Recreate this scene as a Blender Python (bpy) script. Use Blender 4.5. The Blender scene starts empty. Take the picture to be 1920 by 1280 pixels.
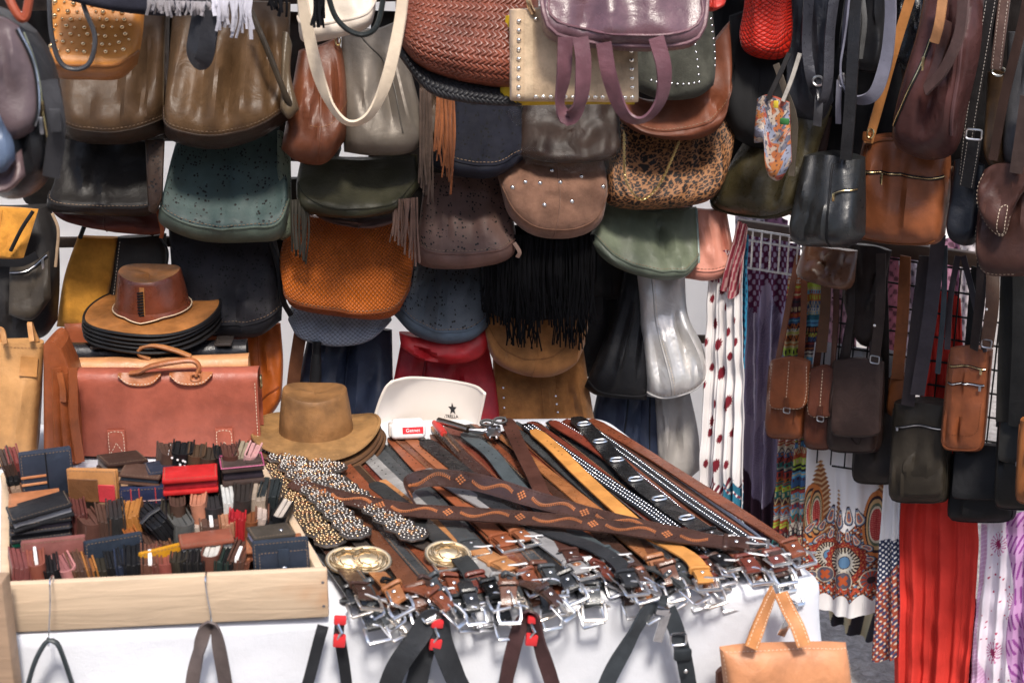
import bpy, bmesh, math, random
import numpy as np
from mathutils import Matrix, Vector

rnd = random.Random(7)
scene = bpy.context.scene
COL = scene.collection
pi = math.pi

# ------------------------------------------------------------------ camera, sky, sun, exposure
CAMZ, PITCH, FPX = 2.45, math.radians(18.0), 2750.0
cam_d = bpy.data.cameras.new('camera')
cam = bpy.data.objects.new('camera', cam_d)
COL.objects.link(cam)
cam.location = (0, 0, CAMZ)
cam.rotation_euler = (math.radians(90) - PITCH, 0, 0)
cam_d.sensor_width = 36.0
cam_d.lens = 36.0 * FPX / 1920.0
cam_d.clip_start, cam_d.clip_end = 0.05, 500.0
cam_d.dof.use_dof = True
cam_d.dof.focus_distance = 3.75
cam_d.dof.aperture_fstop = 4.0
scene.camera = cam

SUN_EL, SUN_AZ = math.radians(58), math.radians(11)      # azimuth: towards +x from straight behind the camera
world = bpy.data.worlds.new('World')
scene.world = world
world.use_nodes = True
wn = world.node_tree
wn.nodes.clear()
wo = wn.nodes.new('ShaderNodeOutputWorld')
wb = wn.nodes.new('ShaderNodeBackground')
ws = wn.nodes.new('ShaderNodeTexSky')
ws.sky_type = 'NISHITA'
ws.sun_disc = False
ws.sun_elevation = SUN_EL
ws.sun_rotation = math.radians(180) - SUN_AZ
ws.air_density, ws.dust_density, ws.ozone_density = 1.0, 2.5, 1.0
wn.links.new(ws.outputs[0], wb.inputs[0])
wn.links.new(wb.outputs[0], wo.inputs[0])
wb.inputs[1].default_value = 0.15

sun_d = bpy.data.lights.new('sun', 'SUN')
sun_d.energy = 2.7
sun_d.angle = math.radians(10.0)
sun_d.color = (1.0, 0.93, 0.84)
sun = bpy.data.objects.new('sun', sun_d)
COL.objects.link(sun)
_ld = Vector((math.cos(SUN_EL) * math.sin(SUN_AZ), -math.cos(SUN_EL) * math.cos(SUN_AZ), math.sin(SUN_EL)))
sun.rotation_euler = _ld.to_track_quat('Z', 'Y').to_euler()
sun.location = (2, -4, 8)

vs = scene.view_settings
vs.view_transform = 'Standard'
vs.look = 'None'
vs.gamma = 1.0
vs.use_curve_mapping = False
vs.exposure = 0.8

# ------------------------------------------------------------------ geometry helpers
def A(*a):
    return np.array(a, float)

def nz(v):
    v = np.asarray(v, float)
    return v / (np.linalg.norm(v, axis=-1, keepdims=True) + 1e-12)

CAM = A(0, 0, CAMZ)
def ray(px, py):
    fx, fy = (np.asarray(px, float) - 960) / FPX, (640 - np.asarray(py, float)) / FPX
    c, s = math.cos(PITCH), math.sin(PITCH)
    return np.stack([fx, c + s * fy, -s + c * fy], -1)

class Plane:                                  # an upright plane, n looks towards the shopper
    def __init__(s, x, y, yaw):
        s.p = A(x, y, 0)
        a = math.radians(yaw)
        s.d = A(math.cos(a), math.sin(a), 0)
        s.n = A(math.sin(a), -math.cos(a), 0)
    def px(s, px, py, off=0.0):
        r = ray(px, py)
        t = ((s.p - CAM) @ s.n + np.asarray(off, float)) / (r @ s.n)
        return CAM + r * t[..., None]

def on_z(px, py, z):
    r = ray(px, py)
    t = (np.asarray(z, float) - CAMZ) / r[..., 2]
    return CAM + r * t[..., None]

TZ = 1.05                                     # height of the stall table
BW = Plane(0, 3.95, 6)                        # the wall of bags behind the table
RW = Plane(0.70, 4.36, -33)                   # the rack wall that comes forward beside it
_f0, _f1 = on_z(-150, 1197, TZ), on_z(1530, 1092, TZ)
FR = Plane(_f0[0], _f0[1], math.degrees(math.atan2(_f1[1] - _f0[1], _f1[0] - _f0[0])))   # front edge of the table

def cr(pts, n, par=None):
    """smooth curve through pts, n samples evenly along it (or at par in 0..1)"""
    P = np.asarray(pts, float)
    if len(P) == 1:
        P = np.repeat(P, 2, 0)
    Q = np.vstack([2 * P[0] - P[1], P, 2 * P[-1] - P[-2]])
    out = []
    for i in range(1, len(Q) - 2):
        t = np.linspace(0, 1, 12, endpoint=False)[:, None]
        a, b, c, d = Q[i - 1], Q[i], Q[i + 1], Q[i + 2]
        out.append(.5 * (2 * b + (c - a) * t + (2 * a - 5 * b + 4 * c - d) * t ** 2 + (3 * b - a - 3 * c + d) * t ** 3))
    D = np.vstack(out + [P[-1:]])
    L = np.concatenate([[0], np.cumsum(np.linalg.norm(np.diff(D, axis=0), axis=1))])
    s = (np.linspace(0, 1, n) if par is None else np.asarray(par)) * L[-1]
    return np.stack([np.interp(s, L, D[:, k]) for k in range(D.shape[1])], -1)

def wob(P, k, amp, seed=0, oct=5):
    """smooth pseudo noise of points, about -amp..amp"""
    r = np.random.RandomState(seed)
    out = 0
    for i in range(oct):
        d = r.normal(size=3)
        d /= np.linalg.norm(d)
        f = k * r.uniform(.6, 2.2)
        out = out + np.sin((P @ d) * f * 2 * pi + r.uniform(0, 6.3)) / oct
    return out * amp * 1.6

class MB:
    def __init__(s):
        s.v, s.f, s.uv, s.c, s.n = [], [], [], [], 0
    def add(s, v, f, uv=None, c=None):
        v = np.asarray(v, float).reshape(-1, 3)
        s.v.append(v)
        s.f += [tuple(i + s.n for i in q) for q in f]
        s.uv.append(np.zeros((len(v), 2)) if uv is None else np.asarray(uv, float).reshape(-1, 2))
        s.c.append(np.ones((len(v), 3)) if c is None else np.asarray(c, float).reshape(-1, 3))
        s.n += len(v)
        return s
    def grid(s, P, uv=None, c=None, flip=False, cu=False):
        n, m = P.shape[:2]
        f = []
        for i in range(n - 1):
            for j in range(m if cu else m - 1):
                k = (j + 1) % m
                q = (i * m + j, i * m + k, (i + 1) * m + k, (i + 1) * m + j)
                f.append(q[::-1] if flip else q)
        return s.add(P, f, uv, c)
    def box(s, c, h, R=None):
        R = np.eye(3) if R is None else np.asarray(R)
        v = [np.asarray(c) + R @ (A(x, y, z) * h) for x in (-1, 1) for y in (-1, 1) for z in (-1, 1)]
        return s.add(v, [(0, 1, 3, 2), (4, 6, 7, 5), (0, 4, 5, 1), (2, 3, 7, 6), (0, 2, 6, 4), (1, 5, 7, 3)])
    def rbox(s, c, h, r, R=None, seg=2):
        v, f = rbox_data(tuple(np.round(h, 5)), round(r, 5), seg)
        R = np.eye(3) if R is None else np.asarray(R)
        return s.add(v @ R.T + np.asarray(c), f)
    def tube(s, P, r, seg=8, closed=False, flat=1.0, N0=None):
        P = np.asarray(P, float)
        n = len(P)
        T = nz(np.roll(P, -1, 0) - np.roll(P, 1, 0)) if closed else nz(np.gradient(P, axis=0))
        r = np.broadcast_to(np.asarray(r, float), (n,))
        a = A(0, 0, 1) if abs(T[0][2]) < .9 else A(1, 0, 0)
        if N0 is not None:
            a = np.asarray(N0, float)
        N = nz(a - T[0] * (a @ T[0]))
        rings, th = [], np.linspace(0, 2 * pi, seg, endpoint=False)
        for i in range(n):
            N = nz(N - T[i] * (N @ T[i]))
            Bn = np.cross(T[i], N)
            rings.append(P[i] + r[i] * (np.cos(th)[:, None] * Bn + flat * np.sin(th)[:, None] * N))
        R = np.array(rings)
        if closed:
            R = np.concatenate([R, R[:1]])
        s.grid(R, cu=True)
        if not closed:
            for e, rev in ((0, False), (n - 1, True)):
                q = tuple(range(seg))
                s.add(R[e], [q[::-1] if not rev else q])
        return s
    def ribbon(s, P, N, w, th=.003, uvw=True):
        P = np.asarray(P, float)
        n = len(P)
        T = nz(np.gradient(P, axis=0))
        N = np.broadcast_to(np.asarray(N, float), (n, 3))
        N = nz(N - T * np.sum(N * T, 1, keepdims=True))
        S = np.cross(T, N)
        w = np.broadcast_to(np.asarray(w, float), (n,))[:, None]
        L = np.concatenate([[0], np.cumsum(np.linalg.norm(np.diff(P, axis=0), axis=1))])
        a, b = P - S * w / 2, P + S * w / 2
        G = np.stack([a + N * th / 2, P + N * (th * .62), b + N * th / 2, b - N * th / 2, a - N * th / 2], 1)
        uv = np.stack([np.stack([L, L * 0 + k], -1) for k in (0., .5, 1., 1., 0.)], 1)
        s.grid(G, uv, cu=True, flip=True)
        s.add(G[0], [(0, 1, 2, 3, 4)])
        s.add(G[-1], [(4, 3, 2, 1, 0)])
        return s
    def disc(s, c, n, r, h=.002, seg=10, dome=0.0):
        n = nz(n)
        a = A(0, 0, 1) if abs(n[2]) < .9 else A(1, 0, 0)
        x = nz(np.cross(a, n))
        y = np.cross(n, x)
        th = np.linspace(0, 2 * pi, seg, endpoint=False)
        ring = lambda rr, z: np.asarray(c) + n * z + rr * (np.cos(th)[:, None] * x + np.sin(th)[:, None] * y)
        G = np.array([ring(r, 0), ring(r, h), ring(r * .75, h + dome * .6), ring(r * .35, h + dome * .93), ring(r * .02, h + dome)])
        return s.grid(G, cu=True)

_rb = {}
def rbox_data(h, r, seg):
    k = (h, r, seg)
    if k not in _rb:
        bm = bmesh.new()
        bmesh.ops.create_cube(bm, size=2)
        for v in bm.verts:
            v.co = Vector((v.co.x * h[0], v.co.y * h[1], v.co.z * h[2]))
        bmesh.ops.bevel(bm, geom=bm.edges[:], offset=min(r, min(h) * .98), segments=seg, affect='EDGES', profile=.5)
        bm.verts.index_update()
        _rb[k] = (np.array([v.co[:] for v in bm.verts]), [tuple(v.index for v in f.verts) for f in bm.faces])
        bm.free()
    return _rb[k]

BASE = {}
LABELS = {}
def mesh_of(name, mb, mat, base, sharp=38):
    me = bpy.data.meshes.new(name)
    V = np.concatenate(mb.v) - np.asarray(base)
    me.from_pydata(V.tolist(), [], mb.f)
    me.polygons.foreach_set('use_smooth', [True] * len(me.polygons))
    li = np.zeros(len(me.loops), int)
    me.loops.foreach_get('vertex_index', li)
    uv = me.uv_layers.new(name='UVMap')
    uv.data.foreach_set('uv', np.concatenate(mb.uv)[li].astype(np.float32).ravel())
    C = np.concatenate(mb.c)
    if (C != 1).any():
        ca = me.color_attributes.new('Col', 'FLOAT_COLOR', 'POINT')
        ca.data.foreach_set('color', np.concatenate([C, np.ones((len(C), 1))], 1).astype(np.float32).ravel())
    me.update()
    if sharp:
        me.set_sharp_from_angle(angle=math.radians(sharp))
    me.materials.append(mat)
    return me

def tag(o, label, cat, group=None):
    o['label'], o['category'] = label, cat
    if group:
        o['group'] = group
    if label in LABELS and not group:
        print('DUP LABEL', label)
    nw = len(label.split())
    if nw > 16 or nw < 4:
        print('LABEL LEN', nw, label)
    LABELS[label] = 1

def mk(name, mb, mat, parent=None, kind=None, base=None, sharp=38, label=None):
    """one mesh object from world-space geometry"""
    if parent is None:
        V = np.concatenate(mb.v)
        b = A(*V.mean(0)[:2], V[:, 2].min()) if base is None else np.asarray(base, float)
    else:
        b = BASE[parent.name]
    o = bpy.data.objects.new(name, mesh_of(name, mb, mat, b, sharp))
    COL.objects.link(o)
    if parent is None:
        o.location = b
    else:
        o.parent = parent
    BASE[o.name] = b
    if kind:
        o['kind'] = kind
    if label:
        o['label'] = label
    return o

def thing(name, label, cat, loc, group=None):
    o = bpy.data.objects.new(name, None)
    o.empty_display_size = .05
    COL.objects.link(o)
    o.location = loc
    BASE[o.name] = np.asarray(loc, float)
    tag(o, label, cat, group)
    return o

def put(name, me, parent, M, mat=None, kind=None):
    """a part that shares mesh data, M its world matrix (numpy 4x4)"""
    o = bpy.data.objects.new(name, me)
    COL.objects.link(o)
    o.parent = parent
    M = np.array(M, float)
    M[:3, 3] -= BASE[parent.name]
    pm = Matrix(M.tolist())
    if parent.name in ROT:
        pm = ROT[parent.name].inverted() @ pm
    o.matrix_local = pm
    BASE[o.name] = BASE[parent.name]
    if mat:
        o.material_slots[0].link = 'OBJECT'
        o.material_slots[0].material = mat
    if kind:
        o['kind'] = kind
    return o
ROT = {}
def frame(o, x, y, z):
    M = np.eye(4)
    M[:3, 0], M[:3, 1], M[:3, 2], M[:3, 3] = x, y, z, o
    return M

# ------------------------------------------------------------------ materials
_m = {}
def _new(name):
    m = bpy.data.materials.new(name)
    m.use_nodes = True
    nt = m.node_tree
    return m, nt, nt.nodes['Principled BSDF']
def N(nt, t, **k):
    n = nt.nodes.new(t)
    for a, b in k.items():
        if a in n.inputs:
            n.inputs[a].default_value = b
        else:
            setattr(n, a, b)
    return n
def mth(nt, op, a, b=None, c=None):
    n = nt.nodes.new('ShaderNodeMath')
    n.operation = op
    for i, x in enumerate((a, b, c)):
        if x is None:
            continue
        if isinstance(x, (int, float)):
            n.inputs[i].default_value = x
        else:
            nt.links.new(x, n.inputs[i])
    return n.outputs[0]
def mixc(nt, f, a, b):
    n = nt.nodes.new('ShaderNodeMix')
    n.data_type = 'RGBA'
    for i, x in ((0, f), (6, a), (7, b)):
        if isinstance(x, (int, float)):
            n.inputs[i].default_value = x
        elif isinstance(x, tuple):
            n.inputs[i].default_value = (*x[:3], 1)
        else:
            nt.links.new(x, n.inputs[i])
    return n.outputs[2]
def ramp(nt, x, lo, hi):
    n = nt.nodes.new('ShaderNodeMapRange')
    n.interpolation_type = 'SMOOTHSTEP'
    nt.links.new(x, n.inputs[0])
    n.inputs[1].default_value, n.inputs[2].default_value = lo, hi
    return n.outputs[0]
def bump(nt, bs, h, dist, strength=1.0, prev=None):
    b = N(nt, 'ShaderNodeBump')
    b.inputs['Strength'].default_value = strength
    b.inputs['Distance'].default_value = dist
    nt.links.new(h, b.inputs['Height'])
    if prev is not None:
        nt.links.new(prev, b.inputs['Normal'])
    nt.links.new(b.outputs[0], bs.inputs['Normal'])
    return b.outputs[0]

def leather(rgb, rough=.42, mott=.3, grain=1.0, wrinkle=1.0, edge=None, pattern=None, vcol=False, metallic=0.0, scale=1.0):
    """dyed leather: mottled colour, pebbled grain, soft creases; pattern: perforated / scales / croc / weave"""
    key = ('L', tuple(rgb), rough, mott, grain, wrinkle, pattern, vcol, metallic, scale)
    if key in _m:
        return _m[key]
    m, nt, bs = _new('leather_%d' % len(_m))
    tc = N(nt, 'ShaderNodeTexCoord')
    ob = tc.outputs['Object']
    n1 = N(nt, 'ShaderNodeTexNoise', Scale=11.0 * scale, Detail=5.0, Roughness=.62)
    n2 = N(nt, 'ShaderNodeTexNoise', Scale=60.0, Detail=4.0, Roughness=.6)
    n3 = N(nt, 'ShaderNodeTexNoise', Scale=17.0, Detail=3.0, Roughness=.5, Distortion=.5)
    vo = N(nt, 'ShaderNodeTexVoronoi', Scale=420.0)
    for n in (n1, n2, n3, vo):
        nt.links.new(ob, n.inputs['Vector'])
    lu = .3 * rgb[0] + .55 * rgb[1] + .15 * rgb[2]
    rgb = tuple(max(.002, .84 * (lu + 1.08 * (c - lu))) for c in rgb)
    lo = tuple(c * (1 - mott) for c in rgb)
    hi = tuple(min(1, c * (1 + mott * .7) + .001) for c in rgb)
    c = mixc(nt, ramp(nt, n1.outputs[0], .3, .72), lo, hi)
    if vcol:
        at = N(nt, 'ShaderNodeAttribute', attribute_name='Col')
        v = nt.nodes.new('ShaderNodeMix')
        v.data_type, v.blend_type = 'RGBA', 'MULTIPLY'
        v.inputs[0].default_value = 1
        nt.links.new(c, v.inputs[6])
        nt.links.new(at.outputs['Color'], v.inputs[7])
        c = v.outputs[2]
    scuff = ramp(nt, n2.outputs[0], .58, .74)
    sc = tuple(min(1, x * 1.5 + .003) for x in rgb)
    c2 = mixc(nt, mth(nt, 'MULTIPLY', scuff, mott * .8), c, sc)
    prev = None
    if pattern:
        sp = N(nt, 'ShaderNodeSeparateXYZ')
        nt.links.new(tc.outputs['UV'], sp.inputs[0])
        x, y = sp.outputs[0], sp.outputs[1]
    if pattern == 'perforated':
        vv = N(nt, 'ShaderNodeTexVoronoi', Scale=125.0, Randomness=.8)
        cl = N(nt, 'ShaderNodeTexVoronoi', Scale=20.0, feature='DISTANCE_TO_EDGE')
        nt.links.new(tc.outputs['UV'], vv.inputs['Vector'])
        nt.links.new(tc.outputs['UV'], cl.inputs['Vector'])
        hole = mth(nt, 'LESS_THAN', vv.outputs['Distance'], .33)
        msk = mth(nt, 'GREATER_THAN', cl.outputs[0], .09)
        hole = mth(nt, 'MULTIPLY', hole, msk)
        c2 = mixc(nt, hole, c2, (.004, .004, .004))
        prev = bump(nt, bs, mth(nt, 'SUBTRACT', 1.0, hole), .0015)
    if pattern in ('scales', 'croc', 'weave'):
        k = {'scales': 330., 'croc': 190., 'weave': 260.}[pattern]
        a = mth(nt, 'ABSOLUTE', mth(nt, 'SINE', mth(nt, 'MULTIPLY', mth(nt, 'ADD', x, y), k)))
        b = mth(nt, 'ABSOLUTE', mth(nt, 'SINE', mth(nt, 'MULTIPLY', mth(nt, 'SUBTRACT', x, y), k)))
        h = mth(nt, 'POWER', mth(nt, 'MULTIPLY', a, b), .45)
        c2 = mixc(nt, ramp(nt, h, .25, .6), tuple(q * .4 for q in rgb), c2)
        prev = bump(nt, bs, h, .0028)
    nt.links.new(c2, bs.inputs['Base Color'])
    rr = N(nt, 'ShaderNodeMapRange')
    nt.links.new(n2.outputs[0], rr.inputs[0])
    rr.inputs[3].default_value, rr.inputs[4].default_value = max(.08, rough - .13), min(1, rough + .24)
    nt.links.new(rr.outputs[0], bs.inputs['Roughness'])
    bs.inputs['Metallic'].default_value = metallic
    bs.inputs['Specular IOR Level'].default_value = .55 if rough < .28 else .22 + .16 * min(1, max(rgb) * 6)
    if grain:
        prev = bump(nt, bs, vo.outputs['Distance'], .0004 * grain, .7, prev)
    if wrinkle:
        bump(nt, bs, n3.outputs[0], .0042 * wrinkle, .8, prev)
    _m[key] = m
    return m

def suede(rgb, vcol=False):
    key = ('S', tuple(rgb), vcol)
    if key in _m:
        return _m[key]
    m, nt, bs = _new('suede_%d' % len(_m))
    tc = N(nt, 'ShaderNodeTexCoord')
    n1 = N(nt, 'ShaderNodeTexNoise', Scale=14.0, Detail=6.0, Roughness=.65)
    n2 = N(nt, 'ShaderNodeTexNoise', Scale=700.0, Detail=2.0)
    for n in (n1, n2):
        nt.links.new(tc.outputs['Object'], n.inputs['Vector'])
    c = mixc(nt, ramp(nt, n1.outputs[0], .32, .7), tuple(q * .68 for q in rgb), tuple(min(1, q * 1.2) for q in rgb))
    nt.links.new(c, bs.inputs['Base Color'])
    bs.inputs['Roughness'].default_value = .93
    bs.inputs['Specular IOR Level'].default_value = min(.2, .03 + max(rgb))
    bs.inputs['Sheen Weight'].default_value = min(.2, max(rgb) * .8)
    p = bump(nt, bs, n2.outputs[0], .0008)
    bump(nt, bs, n1.outputs[0], .006, 1.0, p)
    _m[key] = m
    return m

def cloth(rgb=(1, 1, 1), vcol=False, rough=.85, trans=0.0, fine=900.0, crease=.004, mott=.08):
    key = ('C', tuple(rgb), vcol, rough, trans, fine, crease, mott)
    if key in _m:
        return _m[key]
    m, nt, bs = _new('cloth_%d' % len(_m))
    tc = N(nt, 'ShaderNodeTexCoord')
    n1 = N(nt, 'ShaderNodeTexNoise', Scale=9.0, Detail=5.0)
    n2 = N(nt, 'ShaderNodeTexNoise', Scale=fine, Detail=2.0)
    for n in (n1, n2):
        nt.links.new(tc.outputs['Object'], n.inputs['Vector'])
    c = mixc(nt, ramp(nt, n1.outputs[0], .3, .7), tuple(q * (1 - mott) for q in rgb), tuple(rgb))
    if vcol:
        at = N(nt, 'ShaderNodeAttribute', attribute_name='Col')
        v = nt.nodes.new('ShaderNodeMix')
        v.data_type, v.blend_type = 'RGBA', 'MULTIPLY'
        v.inputs[0].default_value = 1
        nt.links.new(c, v.inputs[6])
        nt.links.new(at.outputs['Color'], v.inputs[7])
        c = v.outputs[2]
    nt.links.new(c, bs.inputs['Base Color'])
    bs.inputs['Roughness'].default_value = rough
    bs.inputs['Specular IOR Level'].default_value = .25
    p = bump(nt, bs, n2.outputs[0], .0006)
    bump(nt, bs, n1.outputs[0], crease, 1.0, p)
    if trans:
        t = N(nt, 'ShaderNodeBsdfTranslucent')
        nt.links.new(c, t.inputs[0])
        mx = N(nt, 'ShaderNodeMixShader')
        mx.inputs[0].default_value = trans
        nt.links.new(bs.outputs[0], mx.inputs[1])
        nt.links.new(t.outputs[0], mx.inputs[2])
        nt.links.new(mx.outputs[0], nt.nodes['Material Output'].inputs[0])
    _m[key] = m
    return m

def metal(rgb=(.72, .72, .74), rough=.25, tarnish=.25):
    key = ('M', tuple(rgb), rough, tarnish)
    if key in _m:
        return _m[key]
    m, nt, bs = _new('metal_%d' % len(_m))
    tc = N(nt, 'ShaderNodeTexCoord')
    n1 = N(nt, 'ShaderNodeTexNoise', Scale=45.0, Detail=5.0)
    nt.links.new(tc.outputs['Object'], n1.inputs['Vector'])
    c = mixc(nt, ramp(nt, n1.outputs[0], .4, .72), tuple(rgb), tuple(q * (1 - tarnish) for q in rgb))
    nt.links.new(c, bs.inputs['Base Color'])
    bs.inputs['Metallic'].default_value = 1.0
    rr = N(nt, 'ShaderNodeMapRange')
    nt.links.new(n1.outputs[0], rr.inputs[0])
    rr.inputs[3].default_value, rr.inputs[4].default_value = rough * .6, rough * 1.5
    nt.links.new(rr.outputs[0], bs.inputs['Roughness'])
    _m[key] = m
    return m

def plastic(rgb, rough=.35, mott=.04):
    key = ('P', tuple(rgb), rough, mott)
    if key in _m:
        return _m[key]
    m, nt, bs = _new('plastic_%d' % len(_m))
    tc = N(nt, 'ShaderNodeTexCoord')
    n1 = N(nt, 'ShaderNodeTexNoise', Scale=30.0, Detail=6.0)
    nt.links.new(tc.outputs['Object'], n1.inputs['Vector'])
    c = mixc(nt, n1.outputs[0], tuple(q * (1 - mott) for q in rgb), tuple(rgb))
    nt.links.new(c, bs.inputs['Base Color'])
    bs.inputs['Roughness'].default_value = rough
    _m[key] = m
    return m

def clear_film():
    if 'film' in _m:
        return _m['film']
    m, nt, bs = _new('clear_film')
    tc = N(nt, 'ShaderNodeTexCoord')
    n1 = N(nt, 'ShaderNodeTexNoise', Scale=45.0, Detail=6.0, Roughness=.75, Distortion=1.6)
    nt.links.new(tc.outputs['Object'], n1.inputs['Vector'])
    tr = N(nt, 'ShaderNodeBsdfTransparent')
    tr.inputs[0].default_value = (.97, .97, .97, 1)
    gl = N(nt, 'ShaderNodeBsdfGlossy', Roughness=.12)
    b = N(nt, 'ShaderNodeBump', Strength=1.0, Distance=.02)
    nt.links.new(n1.outputs[0], b.inputs['Height'])
    nt.links.new(b.outputs[0], gl.inputs['Normal'])
    fr = N(nt, 'ShaderNodeFresnel', IOR=1.5)
    nt.links.new(b.outputs[0], fr.inputs['Normal'])
    mx = N(nt, 'ShaderNodeMixShader')
    nt.links.new(mth(nt, 'MULTIPLY_ADD', fr.outputs[0], .35, .0), mx.inputs[0])
    nt.links.new(tr.outputs[0], mx.inputs[1])
    nt.links.new(gl.outputs[0], mx.inputs[2])
    nt.links.new(mx.outputs[0], nt.nodes['Material Output'].inputs[0])
    _m['film'] = m
    return m

def wood(rgb=(.56, .38, .21)):
    key = ('W', tuple(rgb))
    if key in _m:
        return _m[key]
    m, nt, bs = _new('wood_%d' % len(_m))
    tc = N(nt, 'ShaderNodeTexCoord')
    mp = N(nt, 'ShaderNodeMapping')
    mp.inputs['Scale'].default_value = (1.2, 9, 14)
    nt.links.new(tc.outputs['Object'], mp.inputs[0])
    n1 = N(nt, 'ShaderNodeTexNoise', Scale=3.0, Detail=8.0, Roughness=.6, Distortion=.8)
    nt.links.new(mp.outputs[0], n1.inputs['Vector'])
    n2 = N(nt, 'ShaderNodeTexNoise', Scale=5.0, Detail=3.0)
    nt.links.new(tc.outputs['Object'], n2.inputs['Vector'])
    c = mixc(nt, ramp(nt, n1.outputs[0], .3, .75), tuple(q * .86 for q in rgb), tuple(min(1, q * 1.08) for q in rgb))
    c = mixc(nt, mth(nt, 'MULTIPLY', ramp(nt, n2.outputs[0], .54, .72), .6), c, (rgb[0] * .8, rgb[1] * .5, rgb[2] * .3))
    nt.links.new(c, bs.inputs['Base Color'])
    bs.inputs['Roughness'].default_value = .6
    bump(nt, bs, n1.outputs[0], .002)
    _m[key] = m
    return m

BLACK, DKBROWN, BROWN = (.009, .009, .0105), (.04, .022, .016), (.13, .05, .024)
COGNAC, TAN, RUST, NAVY = (.36, .12, .04), (.50, .25, .10), (.33, .09, .032), (.02, .027, .05)
STEEL = metal((.78, .78, .8), .18)
OLDSTEEL = metal((.5, .5, .52), .3)
BRASS = metal((.75, .58, .3), .25)
DARKMETAL = metal((.12, .12, .13), .4)
THREAD = cloth((.72, .6, .45), fine=300.)
THREAD2 = cloth((.22, .15, .1), fine=300.)
DKTHREAD = cloth((.03, .02, .02), fine=300.)
# ------------------------------------------------------------------ soft bags
def ease(n, k=.55):
    t = np.linspace(0, 1, n)
    return (1 - k) * t + k * (.5 - .5 * np.cos(pi * t))

def coons(top, bot, left, right, u, v):
    T, Bm = cr(top, 0, u), cr(bot, 0, u)
    L = cr([top[0]] + list(left or []) + [bot[0]], 0, v)
    R = cr([top[-1]] + list(right or []) + [bot[-1]], 0, v)
    U, Vv = u[None, :, None], v[:, None, None]
    c = lambda a: np.asarray(a, float)
    return ((1 - Vv) * T[None] + Vv * Bm[None] + (1 - U) * L[:, None] + U * R[:, None]
            - ((1 - U) * (1 - Vv) * c(top[0]) + U * (1 - Vv) * c(top[-1]) + (1 - U) * Vv * c(bot[0]) + U * Vv * c(bot[-1])))

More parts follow.
